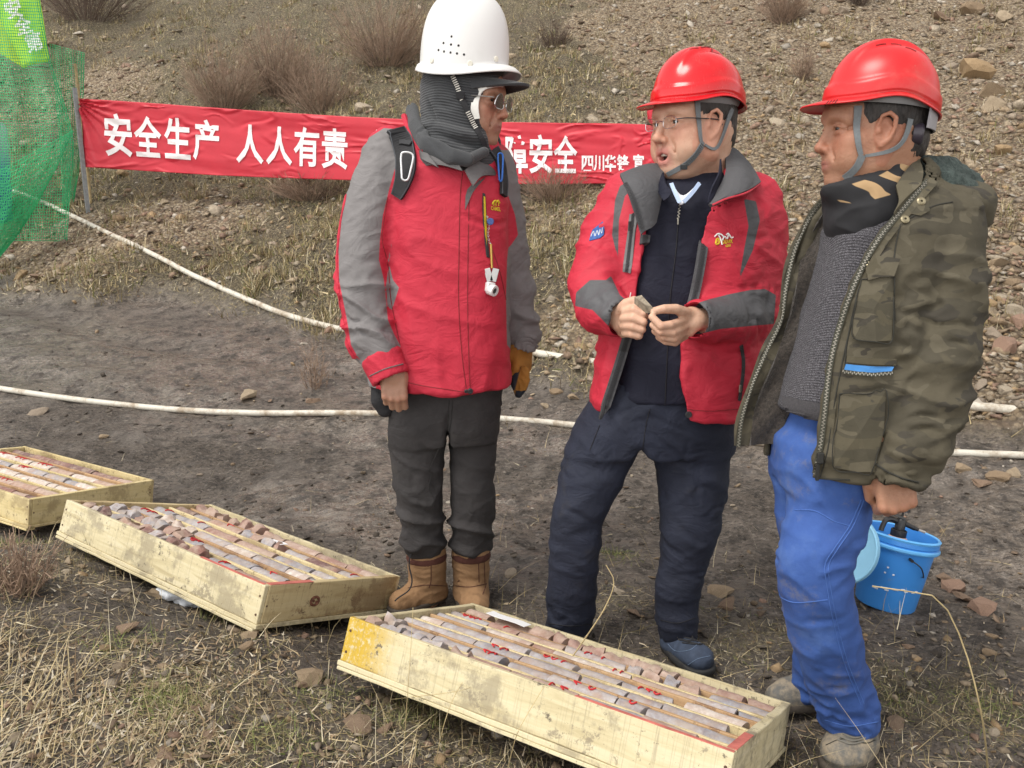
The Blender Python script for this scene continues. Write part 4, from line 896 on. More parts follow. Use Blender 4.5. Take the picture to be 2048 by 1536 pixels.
# lid leaning on the left of the bucket
lc = P(1684, 1094, 2.55); ln_ = np.array([.86, -.28, .42]); ln_ = np.array([-.70, -.62, .34]); ln_ /= np.linalg.norm(ln_); lr = .115
lid = empty('round_lid', lc, 'pale blue bucket lid leaning between the blue trousers and the bucket', 'lid')
mb = MB(); mb.lathe([(0, -.004), (lr * .82, -.004), (lr * .84, -.012), (lr, -.012), (lr, .008), (lr * .97, .010), (lr * .9, .004), (0, .002)], lc, ln_, 48); mb.build('disc', m_lid, lid, smooth=True)
# pump sprayer standing in the bucket
sb = P(1797, 1066, 2.60); spr = empty('pump_sprayer', sb - ax * .16, 'black pump sprayer on a pinkish bottle standing in the blue bucket', 'sprayer')
Mx = np.array([1., 0, 0]); Mx = Mx - ax * (Mx @ ax); Mx /= np.linalg.norm(Mx); My = np.cross(ax, Mx); L_ = lambda x, y, z: sb + Mx * x + My * y + ax * z
mb = MB(); mb.lathe([(0, -.15), (.036, -.15), (.040, -.05), (.038, -.03), (.03, -.015), (.022, -.008)], sb, ax, 24); mb.build('bottle', plain('pink_plastic', (.62, .40, .33), .5), spr, smooth=True)
mb = MB(); mb.lathe([(.0245, -.015), (.0245, .010), (.022, .012)], sb, ax, 20); mb.lathe([(.0, .012), (.016, .012), (.016, .042), (.012, .048), (0, .05)], sb, ax, 20)
mb.tube(spline([L_(-.012, 0, .036), L_(-.035, -.004, .042), L_(-.052, -.006, .036), L_(-.06, -.008, .012), L_(-.062, -.01, .0)], 14), [.009] * 8 + [.008] * 6, 8); mb.build('pump_head', m_blk, spr, smooth=True)
mb = MB(); mb.lathe([(.0035, .045), (.0035, .072)], sb, ax, 10); mb.lathe([(0, .072), (.012, .071), (.021, .074), (.020, .080), (.012, .087), (0, .089)], sb, ax, 20); mb.build('plunger', m_blk, spr, smooth=True)
mb = MB(); mb.box(L_(-.02, -.006, .056), (.028, .005, .0035), np.stack([Mx * .98 - ax * .2, My, ax * .98 + Mx * .2], 1), .001); mb.build('trigger', plain('grey_plastic', (.07, .07, .07), .5), spr)
mb = MB(); mb.tube([L_(.012, -.003, .034), L_(.045, -.006, .024)], [.009, .007], 12); mb.tube([L_(.04, -.006, .026), L_(.056, -.008, .022)], [.0075, .0055], 12); mb.build('nozzle', m_blk, spr, smooth=True); mb = MB(); mb.tube([L_(.055, -.008, .0225), L_(.078, -.01, .018)], [.0035, .0045], 10); mb.build('nozzle_tip', plain('pale_grey_plastic', (.36, .34, .32), .5), spr, smooth=True)

# old snow and scraps under the middle box
m_snow = plain('old_snow', (.74, .78, .84), .8, var=.06, vscale=60, bump=.4, bscale=90)
for u, v, r, lab_ in ((355, 1180, .045, 'leftmost patch of old snow beside the stone under the middle box'), (385, 1196, .045, 'biggest patch of old snow under the front edge of the middle box'), (420, 1200, .03, 'rightmost small patch of old snow under the middle box')):
    q = P(u, v, 2.25 + (.08 if u < 400 else .02)); s0 = SDF(q - .09, q + .09, .005); s0.add(ell(q, (r * 1.3, r, r * .6)), .01); V, Fq = sculpt(s0, 2, lambda V, N: .008 * fbm(V * 40, 2, 3)); tag(link('snow_patch', mesh_from(V, Fq, 'snow'), m_snow), lab_, 'snow', 'snow patches under the middle box')
# stalks
stalk([ground_at(1970, 1536) + [0, -.02, -.02], P(1965, 1440, 1.5), P(1930, 1300, 1.48), P(1885, 1205, 1.46), P(1845, 1188, 1.45), P(1745, 1172, 1.44)], 'long curved grass stalk arching up at the bottom right before the bucket', .0022, False)
stalk([ground_at(805, 1536, .8), P(815, 1390, 1.5), P(822, 1290, 1.5), P(826, 1215, 1.52)], 'upright straw before the left end of the nearest box', .0009)
stalk([ground_at(870, 1530, .8), P(885, 1460, 1.45), P(905, 1400, 1.45), P(925, 1365, 1.46)], 'bent straw crossing the lower front edge of the nearest box', .0012)
stalk([ground_at(1010, 1560, .8), P(1030, 1480, 1.4), P(1048, 1440, 1.4), P(1090, 1370, 1.42)], 'straw leaning right before the middle of the nearest box', .0012)
stalk([P(1140, 1320, 2.0), P(1175, 1270, 1.98), P(1210, 1215, 1.96), P(1228, 1165, 1.95), P(1212, 1130, 1.95)], 'seeding stalk arching up between the legs of the middle man', .002)
stalk([ground_at(770, 1400, .8), P(900, 1385, 1.6), P(940, 1375, 1.62)], 'fallen straw under the nearest box', .001)
# ================================================================== PEOPLE : shared tools
def skin_mat(name, base, lip, wrk=.2):
    m, t, b = mat(name); N = NT(t); c = N.coord(); f = N.noise(c, 22, 5, .6); dk = tuple(x * y for x, y in zip(base, (.80, .70, .66))); lt = tuple(min(1, x * 1.08) for x in base)
    f2 = N.noise(c, 75, 6, .75); f3 = N.noise(c, 240, 3, .7); f = N.math('ADD', N.math('MULTIPLY', f, .55), N.math('ADD', N.math('MULTIPLY', f2, .32), N.math('MULTIPLY', f3, .13))); col = N.ramp(f, [(.36, dk), (.5, base), (.62, lt)]); col = N.mix(N.math('MULTIPLY', N.attr('blush').outputs['Fac'], .5), col, (base[0] * .95, base[1] * .60, base[2] * .55)); col = N.mix(N.attr('lip').outputs['Fac'], col, lip)
    col = N.mix(N.attr('stub').outputs['Fac'], col, (base[0] * .55, base[1] * .55, base[2] * .58))
    N.l(col, b.inputs['Base Color']); b.inputs['Roughness'].default_value = .48; b.inputs['Subsurface Weight'].default_value = .12; b.inputs['Subsurface Radius'].default_value = (.012, .005, .003); b.inputs['Subsurface Scale'].default_value = .6
    wr_ = N.noise(N.scale(c, (1, 1, 2.2)), 55, 5, .7, .8); N.l(N.bump(N.noise(c, 330, 4, .65), .35, .0014, N.bump(wr_, wrk, .004)), b.inputs['Normal']); N.l(N.math('ADD', .36, N.math('MULTIPLY', f2, .28)), b.inputs['Roughness']); return m
def cloth_mat(name, cols, rough=.75, weave=900, bump=.25, var=.12, dirt=None, sheen=0.0, spec=.3, wr=70):
    """cols: two colours split by the vertex attribute 'panel' (seam lines between cloth panels)"""
    m, t, b = mat(name); N = NT(t); c = N.coord(); f = N.noise(c, 11, 5, .6)
    if len(cols) > 1: col = N.mix(N.step(N.attr('panel').outputs['Fac'], -.6, .6), cols[0], cols[1])
    else: col = N.mix(0, cols[0], cols[0])
    col = N.mix(N.step(f, .3, .7), N.mix(1, col, (1 - var,) * 3, 'MULTIPLY'), col)
    if dirt: col = N.mix(N.math('MULTIPLY', N.step(N.noise(c, 6, 6, .7), .56, .76), .5), col, dirt)
    N.l(col, b.inputs['Base Color']); b.inputs['Roughness'].default_value = rough; b.inputs['Specular IOR Level'].default_value = spec
    if sheen: b.inputs['Sheen Weight'].default_value = sheen
    lw = N.noise(N.scale(c, (1, 1, 1.5)), 11, 3, .5, 1.4); bp = N.bump(N.math('ABSOLUTE', N.math('SUBTRACT', lw, .5)), .26, .030); bp = N.bump(N.noise(c, wr, 4, .6, .6), bump * .8, .004, bp); bp = N.bump(N.noise(c, weave, 2, .5), bump, .0012, bp); N.l(bp, b.inputs['Normal']); return m
def polysd(uv, poly):
    """signed pixel distance to a closed outline, positive inside"""
    p = np.asarray(poly, float); x, y = uv[..., 0], uv[..., 1]; d = np.full(x.shape, 1e9); ins = np.zeros(x.shape, bool)
    for i in range(len(p)):
        a, b_ = p[i], p[(i + 1) % len(p)]; e = b_ - a; t_ = np.clip(((x - a[0]) * e[0] + (y - a[1]) * e[1]) / (e @ e + 1e-9), 0, 1)
        d = np.minimum(d, (x - a[0] - t_ * e[0]) ** 2 + (y - a[1] - t_ * e[1]) ** 2)
        c_ = ((a[1] > y) != (b_[1] > y)) & (x < (b_[0] - a[0]) * (y - a[1]) / (b_[1] - a[1] + 1e-12) + a[0]); ins ^= c_
    d = np.sqrt(d); return np.where(ins, d, -d)
def prism(sdf, poly, ymax, k=.004, keep=False, ymin=-9):
    """cut the opening whose outline lies on the given sight lines, in front of depth ymax"""
    X, Y, Z = np.meshgrid(*sdf.ax, indexing='ij'); uv = proj(np.stack([X, Y, Z], -1).reshape(-1, 3)).reshape(X.shape + (2,)); s_ = mpp(600, float(Y.mean()))
    d = np.maximum(np.maximum(-polysd(uv, poly) * s_, Y - ymax), ymin - Y).astype(np.float32); a = sdf.D; b_ = -d
    h = np.maximum(k - np.abs(a - b_), 0) / k; sdf.D = (np.maximum(a, b_) + h * h * k * .25).astype(np.float32)
def secs(rows, Y=None):
    """(v, uLeft, uRight, halfdepth, Y, exponent) -> loft sections"""
    o = []
    for r in rows:
        v, ul, ur, b_, y = r[:5]; n = r[5] if len(r) > 5 else 2.4; yw = r[6] if len(r) > 6 else 0; l, q = P(ul, v, y), P(ur, v, y); o.append((l[2], (l[0] + q[0]) / 2, y, (q[0] - l[0]) / 2, b_, n, yw))
    return loft(o)
def limb(pts, **kw):
    """(u, v, Y, radius) joints"""
    return tub([P(u, v, y) for u, v, y, r in pts], [r for *_, r in pts], **kw)
def bounds(prims, pad=.03):
    return np.min([p[1] for p in prims], 0) - pad, np.max([p[2] for p in prims], 0) + pad
def ribbon(mb, L, Nn, width, thick=.0025):
    """a strap with width across and thickness along the normals"""
    T = np.gradient(L, axis=0); S_ = np.cross(T, Nn); S_ /= np.linalg.norm(S_, axis=1)[:, None] + 1e-9; w_ = np.broadcast_to(np.asarray(width, float), (len(L),))[:, None] / 2
    V = np.stack([L - S_ * w_, L - S_ * w_ * .96 + Nn * thick, L + S_ * w_ * .96 + Nn * thick, L + S_ * w_], 1); n = len(L)
    F = [[i * 4 + k, i * 4 + (k + 1) % 4, (i + 1) * 4 + (k + 1) % 4, (i + 1) * 4 + k] for i in range(n - 1) for k in range(4)] + [[0, 1, 2, 3][::-1], [(n - 1) * 4 + k for k in range(4)]]
    return mb.add(V.reshape(-1, 3), F)
def zipper(L, Nn, parent, mats, step=.0042, w_=.005, tape=.018, name='zip'):
    """tape with two rows of teeth"""
    mt, mm = mats; mb = MB(); ribbon(mb, L, Nn, tape, .0012); o = mb.build(name, mt, parent)
    d = np.r_[0, np.cumsum(np.linalg.norm(np.diff(L, axis=0), axis=1))]; mb = MB(); q = np.arange(0, d[-1], step)
    for i, s_ in enumerate(q):
        p = np.array([np.interp(s_, d, L[:, k]) for k in range(3)]); n_ = np.array([np.interp(s_, d, Nn[:, k]) for k in range(3)]); p2 = np.array([np.interp(s_ + .002, d, L[:, k]) for k in range(3)]); t_ = p2 - p
        if np.linalg.norm(t_) < 1e-6: continue
        t_ /= np.linalg.norm(t_); sd = np.cross(t_, n_); sd /= np.linalg.norm(sd) + 1e-9; mb.box(p + n_ * .0018 + sd * (.0012 if i % 2 else -.0012), (step * .3, w_ * .5, .0012), np.stack([t_, sd, n_], 1))
    tag(mb.build('zip_teeth', mm, o), kind='stuff'); return o
def disc(mb, p, n_, r, h=.002, n=16): return mb.lathe([(0, h * .7), (r * .45, h * .7), (r * .5, h), (r * .9, h), (r, h * .4), (r, -.002)], p, n_, n)

# ---- head, in its own frame: x forward, y left, z up, origin between the ears
def sculpt_head(o):
    g = lambda k, d: o.get(k, d); ex, fat, h = g('ear_x', -.012), g('fat', 0.), g('h', .0026)
    s = SDF((-.13, -.105, -.26), (.15, .105, .16), h)
    s.add(ell((-.012, 0, .045), (.098, .078, .086))); s.add(ell((.03, 0, -.03), (.062, .064 + fat * .5, .082)), .03)
    for y in (-1, 1):
        s.add(tub([(-.008, y * .062, -.02), (.002, y * (.056 + fat * .7), -.066), (.05, y * .026, -.103)], [.018, .017 + fat * .5, .016]), .035)
        s.add(ell((.052, y * .046, -.022), (.030, .024 + fat * .3, .022)), .022); s.add(ell((.052, y * (.036 + fat * .4), -.058), (.030, .026 + fat, .03)), .025)
    s.add(ell((.066, 0, -.1), (.024, .026, .021)), .022); s.add(ell((.06, 0, .045), (.036, .055, .04)), .03)
    s.add(tub([(.072, -.048, .022), (.087, -.022, .027), (.088, 0, .022), (.087, .022, .027), (.072, .048, .022)], [.011, .013, .011, .013, .011]), .018)
    for y in (-1, 1): s.sub(ell((.102, y * .034, .004), (.026, .021, .0125)), .014)
    for y in (-1, 1): s.add(ell((.072, y * .034, .003), (.0185, .0178, .0145)), .006); s.add(tub([(.086, y * .018, .0055), (.0915, y * .030, .0098), (.089, y * .042, .0085), (.079, y * .053, .0035)], [.0018, .0030, .0028, .0015]), .005); s.add(tub([(.085, y * .022, -.006), (.088, y * .034, -.009), (.080, y * .048, -.006)], [.0015, .0026, .0015]), .006); s.sub(ell((.094, y * .0335, .003), (.017, .0145, g('eye', .0034))), .002); s.sub(tub([(.094, y * .02, .0125), (.094, y * .034, .0155), (.086, y * .048, .012)], [.0012, .0016, .001]), .004)
    nb = g('nose', .112)
    s.add(tub([(.083, 0, .018), (nb - .012, 0, -.008), (nb - .003, 0, -.030)], [.0075, .0085, .0095]), .014); s.add(ell((nb - .003, 0, -.034), (.0115, .0125, .0095)), .008)
    for y in (-1, 1): s.add(ell((nb - .018, y * .0145, -.038), (.0125, .0085, .0085)), .007); s.sub(ell((nb - .012, y * .0075, -.0455), (.005, .0038, .005)), .003)
    s.add(ell((.070, 0, -.062), (.0255, .034, .024)), .020)
    op = g('mouth', 0.); sm_ = g('smile', 0.)
    s.add(tub([(.074, -.028, -.0685 + sm_), (.0915, -.010, -.0625), (.0920, 0, -.0637), (.0915, .010, -.0625), (.074, .028, -.0685 + sm_)], [.0022, .0044, .0042, .0044, .0022]), .007)
    s.add(tub([(.075, -.026, -.0700 - op * .5 + sm_), (.0895, -.010, -.0752 - op), (.0895, .010, -.0752 - op), (.075, .026, -.0700 - op * .5 + sm_)], [.0022, .0054, .0054, .0022]), .007)
    s.sub(tub([(.083, -.0275, -.0685 + sm_), (.0945, -.011, -.0690 - op * .4), (.0965, 0, -.0685 - op * .45), (.0945, .011, -.0690 - op * .4), (.083, .0275, -.0685 + sm_)], [.0012, .0013, .0014 + op * .5, .0013, .0012]), .002)
    if op > 0: s.sub(ell((.086, 0, -.0690 - op * .5), (.022, .0150, op * .62)), .003)
    s.sub(tub([(.098, 0, -.047), (.0985, 0, -.056)], [.002, .002]), .006)
    for y in (-1, 1): s.sub(tub([(.093, y * .022, -.036), (.086, y * .033, -.054), (.078, y * .035, -.068)], [.001, .0016, .001]), .010 if g('age', 0) else .014)
    if g('age', 0):
        for y in (-1, 1):
            for k in range(3): s.sub(tub([(.070, y * .054, .004 - k * .004), (.058, y * .062, .006 - k * .008)], [.0009, .0005]), .004)
            s.sub(tub([(.093, y * .024, -.010), (.086, y * .042, -.012)], [.0016, .0012]), .006)
    s.add(tub([(-.028, 0, -.03), (-.036, 0, -.12), (-.05, 0, -.24)], [.056 + fat * .4, .055 + fat * .6, .066 + fat]), .03); s.add(ell((-.048, 0, -.012), (.060, .066, .072)), .03)
    if fat: s.add(ell((.034, 0, -.106), (.036, .040, .018)), .025)
    for y in (() if g('noear', 0) else (-1, 1)):      # ears
        e = lambda a, b_, c_: (ex + a, y * (.074 + c_), b_)
        s.add(ell(e(.0, -.006, .0), (.018, .007, .030)), .006); s.add(tub([e(.012, .008, .004), e(.008, .024, .008), e(-.006, .030, .011), e(-.018, .020, .013), e(-.018, .0, .012), e(-.010, -.022, .008), e(.004, -.034, .003), e(.010, -.024, .001)], [.0035, .004, .0045, .0048, .0045, .0048, .0062, .004]), .004)
        s.sub(ell(e(.0, -.004, .011), (.009, .008, .015)), .005); s.add(ell(e(.011, -.006, .004), (.005, .005, .006)), .004)
    V, F = s.nets(); V = smooth(V, F, 2, .35)
    x, y, z = V.T
    lip = np.exp(-((z + .0685 + op * .5) / (.0105 + op)) ** 4) * np.exp(-(y / .0255) ** 4) * (x > .074)
    blush = np.exp(-((z + .02) / .03) ** 2 - ((np.abs(y) - .045) / .03) ** 2) * (x > .02) + .8 * np.exp(-((x - nb) / .02) ** 2 - ((z + .035) / .02) ** 2) + .9 * (np.abs(y) > .074)
    stub = g('stub', 0) * np.clip((-.04 - z) / .03, 0, 1) * (x > .03) * (.5 + .5 * (np.abs(y) < .03)) * (z > -.12)
    return V, F, dict(lip=lip, blush=np.clip(blush, 0, 1), stub=stub)
# ---- hand in its own frame: x to the fingertips, z to the back of the hand, y to the thumb
def sculpt_hand(curls, thumb, mirror=False, sc=1.0, arm=.10, h=.0023, spreadz=(0, 0, 0, 0), glove=0.0):
    f = -1 if mirror else 1; s = SDF((-arm - .03, -.085, -.12), (.20, .085, .05), h)
    s.add(tub([(-arm, 0, 0), (-.005, 0, 0), (.02, 0, -.002)], [.030, .026 + glove, .026 + glove], flat=((0, 0, 1), 1.25)))
    s.add(rbox((.052, f * .001, -.002), (.044, .039 + glove, .0135 + glove), None, .0125), .014)
    s.add(ell((.036, f * .024, -.012), (.034, .020, .015)), .012); s.add(ell((.03, -f * .026, -.010), (.032, .014, .013)), .012)
    my = [.029, .0098, -.0098, -.0275]; mx = [.090, .094, .090, .082]; ln = [(.043, .026, .021), (.047, .030, .022), (.043, .028, .021), (.034, .020, .019)]; nails = []
    for k in range(4):
        a = 0; p = np.array([mx[k], f * my[k], .001]); pts = [p - [.02, 0, 0], p]; 
        for j in range(3):
            a += R(curls[k][j]); d = np.array([math.cos(a), f * (my[k] * -1.2 if j > 0 else my[k] * .5), -math.sin(a)]); d /= np.linalg.norm(d); p = p + d * ln[k][j]; pts.append(p)
        w_ = .0098 - (.0012 if k == 3 else 0) + glove; s.add(tub(pts[:3], [w_ * 1.0, w_ * 1.12, w_ * 1.03]), .007); s.add(tub(pts[2:], [w_ * 1.04, w_ * .95, w_ * .80]), .0022); s.add(ell(pts[1] + np.array([0, 0, .003]), (.010, .0085, .009)), .006); nails.append((pts[-2], pts[-1], w_ * .8))
    tp = [np.array([a, f * b_, c_]) for a, b_, c_ in thumb]; s.add(tub(tp, [.0145 + glove, .0122 + glove, .0105 + glove, .0085 + glove][:len(tp)]), .009)
    V, F = s.nets(); V = smooth(V, F, 2, .4); z = np.zeros(len(V)); kn = np.zeros(len(V))
    for k in range(4): kn = np.maximum(kn, np.exp(-((V - np.array([mx[k], f * my[k], .008])) ** 2).sum(1) / .010 ** 2))
    return V * sc, F, dict(lip=z, blush=kn * .8, stub=z)
FIST = [(62, 98, 62)] * 4; RELAX = [(38, 62, 40), (46, 66, 42), (52, 70, 44), (58, 70, 44)]
THUMB_FIST = [(.018, .028, -.010), (.052, .046, -.024), (.078, .034, -.040), (.090, .012, -.046)]; THUMB_REST = [(.016, .028, -.010), (.046, .046, -.022), (.074, .046, -.034), (.096, .036, -.042)]
def place(V, M, c, s=1.0): return np.asarray(c) + s * V @ np.asarray(M).T
def join(parts):
    V, F, A, n = [], [], {}, 0
    for v, f, a in parts:
        V.append(v); F.append(f + n); n += len(v)
        for k in ('lip', 'blush', 'stub'): A.setdefault(k, []).append(a.get(k, np.zeros(len(v))))
    return np.concatenate(V), np.concatenate(F), {k: np.concatenate(x) for k, x in A.items()}
def body_obj(parts, mat_, root):
    V, F, A = join(parts); me = mesh_from(V, F, 'body')
    for k, a in A.items(): fattr(me, k, a)
    return link('body', me, mat_, root)
def trunk(prims, h=.011):
    lo, hi = bounds(prims, .05); s = SDF(lo, hi, h)
    for p in prims: s.add(p, .03)
    V, F = s.nets(); return V, F, {}
def garment(name, sdf, mat_, root, disp=None, panel=None, sm=2, extra=None):
    V, F = sdf.nets(); V = smooth(V, F, sm); 
    if disp is not None:
        N = normals(V, F); V = V + N * disp(V, N)[:, None]; V = smooth(V, F, 1, .3)
    me = mesh_from(V, F, name)
    if panel is not None: fattr(me, 'panel', panel(V))
    o = link(name, me, mat_, root); return o, V, F
def limbfold(V, a, b_, wl, amp, seed, stretch=3.0, sharp=1.5, elbow=None):
    """folds that wrap round a limb running from a to b"""
    return amp * fold(V, np.asarray(b_) - np.asarray(a), wl, stretch, seed, .4, sharp)

# ---- helmets in the head frame
def helmet(style, root, M, c, mats, a=.130, b_=.105, hgt=.145, z0=.05, x0=-.01, tilt=0.0, peak=.055):
    nt_, nz = 120, 46; th = np.linspace(0, 2 * np.pi, nt_, endpoint=False); ct, st_ = np.cos(th), np.sin(th); rows = []
    Mt = np.array([[math.cos(tilt), 0, math.sin(tilt)], [0, 1, 0], [-math.sin(tilt), 0, math.cos(tilt)]])
    pk = np.clip((ct - .30) / .70, 0, 1); arch = np.zeros(nt_)
    if style == 'vee': arch = .018 * np.exp(-((np.abs(np.arctan2(st_, ct)) - 1.55) / .55) ** 2) + .004 * pk - .006 * np.exp(-((np.abs(np.arctan2(st_, ct)) - 3.14) / .6) ** 2)
    else: arch = -.026 * np.abs(st_) ** 2
    # rim and brim
    bw = (.008 + peak * pk ** 1.4 * (1 - .15 * np.abs(st_))) if style == 'vee' else (.013 + peak * pk ** 1.2)
    for f in (1.0, .97, .6, .25, 0.0):
        drop = -(.010 * f ** 1.5) * (1 + .8 * pk) if style == 'vee' else -(.006 * f + .016 * f ** 4)
        rows.append(np.stack([(a + bw * f) * ct * 1.0, (b_ + bw * f) * st_, arch + drop + (.002 if f == .97 else 0)], 1))
    for k in range(1, nz + 1):
        t_ = k / nz; z = hgt * math.sin(t_ * math.pi / 2); e = 2.35 if style == 'vee' else 2.75; r = max(1 - (z / hgt) ** e, 0) ** (1 / e)
        x, y, zz = a * r * ct, b_ * r * st_, z + arch * (1 - t_) ** 2.0
        if style == 'vee':
            step_ = .0045 / (1 + np.exp((z - .030 - arch * .6) / .0016)); x, y = x + ct * step_ * (r > .1), y + st_ * step_ * (r > .1)
            wv = .020 + .030 * np.clip((x + a) / (2 * a), 0, 1) ** 1.5     # central crest, widening to the front
            cr = 1 / (1 + np.exp((np.abs(y) - wv) / .0014)); zz = zz + .012 * cr * np.clip(t_ * 1.6 - .35, 0, 1)
            for q in (0.0,): zz = zz - .0035 * np.exp(-((np.abs(y) - wv * .55) / .003) ** 2) * np.clip(t_ * 1.6 - .7, 0, 1)
        rows.append(np.stack([x, y, np.broadcast_to(zz, (nt_,))], 1))
    G = np.array(rows); G = (G + np.array([0, 0, 0])) @ Mt.T + np.array([x0, 0, z0]); W = place(G.reshape(-1, 3), M, c)
    nr = len(G); F = np.array([[i * nt_ + k, i * nt_ + (k + 1) % nt_, (i + 1) * nt_ + (k + 1) % nt_, (i + 1) * nt_ + k] for i in range(nr - 1) for k in range(nt_)])
    me = mesh_from(W, F, 'helmet'); o = link('helmet', me, mats[0], root)
    md = o.modifiers.new('shell', 'SOLIDIFY'); md.thickness = .003; md.offset = -1
    loc = lambda q: place((np.atleast_2d(q) @ Mt.T + np.array([x0, 0, z0])), M, c)
    return o, loc, W, F, G
def shell_mat(name, col, rough, dust=(.42, .33, .26), amt=.22):
    m, t, b = mat(name); N = NT(t); c = N.coord(); f = N.noise(c, 7, 6, .7); sc = N.noise(N.scale(c, (9, 1.2, 2)), 26, 3, .7); k = N.math('MULTIPLY', N.step(f, .48, .78), amt); sm = N.step(N.noise(c, 30, 5, .75), .66, .74)
    N.l(N.mix(N.math('MAXIMUM', k, N.math('MULTIPLY', sm, amt * 1.4)), col, dust), b.inputs['Base Color']); N.l(N.math('ADD', rough, N.math('ADD', N.math('MULTIPLY', k, .6), N.math('MULTIPLY', N.step(sc, .60, .70), .18))), b.inputs['Roughness']); N.l(N.bump(N.noise(c, 5, 2), .08, .01), b.inputs['Normal']); return m
m_suspend = plain('grey_suspension', (.24, .24, .25), .6, var=.1); m_web = plain('grey_webbing', (.145, .16, .17), .75, var=.12, vscale=200); m_metal = plain('zip_metal', (.30, .28, .24), .38, .85); m_steel = plain('steel', (.62, .63, .65), .28, .95); m_black = plain('black_fabric', (.014, .014, .017), .8, var=.2, bump=.3, bscale=700); m_dark = plain('dark_trim', (.03, .03, .033), .7)
m_lens, t, b = mat('clear_lens'); b.inputs['Base Color'].default_value = (.95, .97, 1, 1); b.inputs['Roughness'].default_value = .03; b.inputs['Transmission Weight'].default_value = 1; b.inputs['IOR'].default_value = 1.03; b.inputs['Alpha'].default_value = .25
m_slens, t, b = mat('dark_lens'); b.inputs['Base Color'].default_value = (.045, .042, .04, 1); b.inputs['Roughness'].default_value = .06; b.inputs['Alpha'].default_value = .88
m_hair, t, b = mat('black_hair'); N = NT(t); N.l(N.ramp(N.noise(N.scale(N.coord(), (1, 1, .25)), 160, 4, .7), [(.35, (.008, .006, .006)), (.75, (.045, .036, .032))]), b.inputs['Base Color']); b.inputs['Roughness'].default_value = .55; N.l(N.bump(N.noise(N.scale(N.coord(), (1, 1, .2)), 300, 3, .6), .8, .003), b.inputs['Normal'])
m_eye = plain('eye_white', (.36, .31, .28), .12, var=.05); m_iris = plain('eye_iris', (.025, .014, .009), .1); m_mouth = plain('mouth_inside', (.045, .008, .008), .5); m_teeth = plain('teeth', (.55, .50, .42), .35)
m_brow = plain('eyebrow_hair', (.055, .036, .026), .8, var=.4, vscale=300, bump=.5, bscale=600)
def eyes(root, M, c, s, look=(1, 0, 0)):
    for y in (-1, 1):
        p = np.array([.0758, y * .0338, .003]); bm = bmesh.new(); bmesh.ops.create_uvsphere(bm, u_segments=20, v_segments=14, radius=.0125)
        V = np.array([v.co for v in bm.verts]); F = [[v.index for v in f.verts] for f in bm.faces]; bm.free(); o = link('eye', mesh_from(place(V + p, M, c, s), F, 'eye'), m_eye, root)
        d = np.array(look, float); d /= np.linalg.norm(d); mb = MB(); q = p + d * .0108; mb.lathe([(0, .0022), (.003, .002), (.0066, .0010), (.0072, 0)], q, d, 16); V = place(np.concatenate(mb.V), M, c, s); link('iris', mesh_from(V, mb.F, 'iris'), m_iris, o)
        mb = MB(); mb.tube(spline([(.0965, y * .011, .0215), (.0985, y * .023, .0265), (.0905, y * .038, .0275), (.0785, y * .049, .0225)], 10), np.r_[.0014, np.full(6, .0021), .0018, .0013, .0006], 6); V = place(np.concatenate(mb.V), M, c, s); link('eyebrow', mesh_from(V, mb.F, 'eyebrow'), m_brow, root)
def hair_cap(root, M, c, s, zlow, back, sideburn=True, ear_x=-.012):
    S_ = SDF((-.13, -.1, -.12), (.12, .1, .15), .0038); S_.add(ell((-.014, 0, .044), (.1025, .0825, .0895))); S_.add(ell((-.050, 0, -.014), (.0645, .0695, .074)), .02)
    S_.cut(lambda X, Y, Z: np.maximum(-(Z - np.float32(zlow) + np.clip((X - np.float32(ear_x)) * 0.2, -1, 1)) + np.where(X < ear_x - .012, np.float32(back), 0), 0 * X + X - np.float32(.058) - .35 * (Z - .02)), .006)
    for y in (-1, 1): S_.sub(ell((ear_x + .002, y * .085, -.008), (.022, .022, .034)), .004)
    V, F = S_.nets(); V = smooth(V, F, 2); N = normals(V, F); V = V + N * (.0022 * noise(V * np.array([160, 160, 60]), 5))[:, None]
    return link('hair', mesh_from(place(V, M, c, s), F, 'hair'), m_hair, root)
def wing_(pts, name, m_, th, par):
    r = [[P(*q) for q in row] for row in pts]; rows = np.array([spline(q, 12) for q in r]); G = np.array([spline(rows[:, j], 12) for j in range(12)]).transpose(1, 0, 2)
    return MB().grid(G, th).build(name, m_, par, smooth=True)
def decal_(poly, m_, name, par, surf, th=.0012, off=.0012, Y=2.4):
    c_ = np.mean(poly, 0); pts = [surf.hit(u, v, off, Y) for u, v in poly]; cc, cn = surf.hit(c_[0], c_[1], off + .0006, Y); V = [cc + cn * th] + [p + n_ * th for p, n_ in pts] + [p - n_ * .002 for p, n_ in pts]; k = len(poly)
    F = [[0, 1 + i, 1 + (i + 1) % k] for i in range(k)] + [[1 + i, 1 + k + i, 1 + k + (i + 1) % k, 1 + (i + 1) % k] for i in range(k)]; return link(name, mesh_from(np.array(V), F, name, False), m_, par)
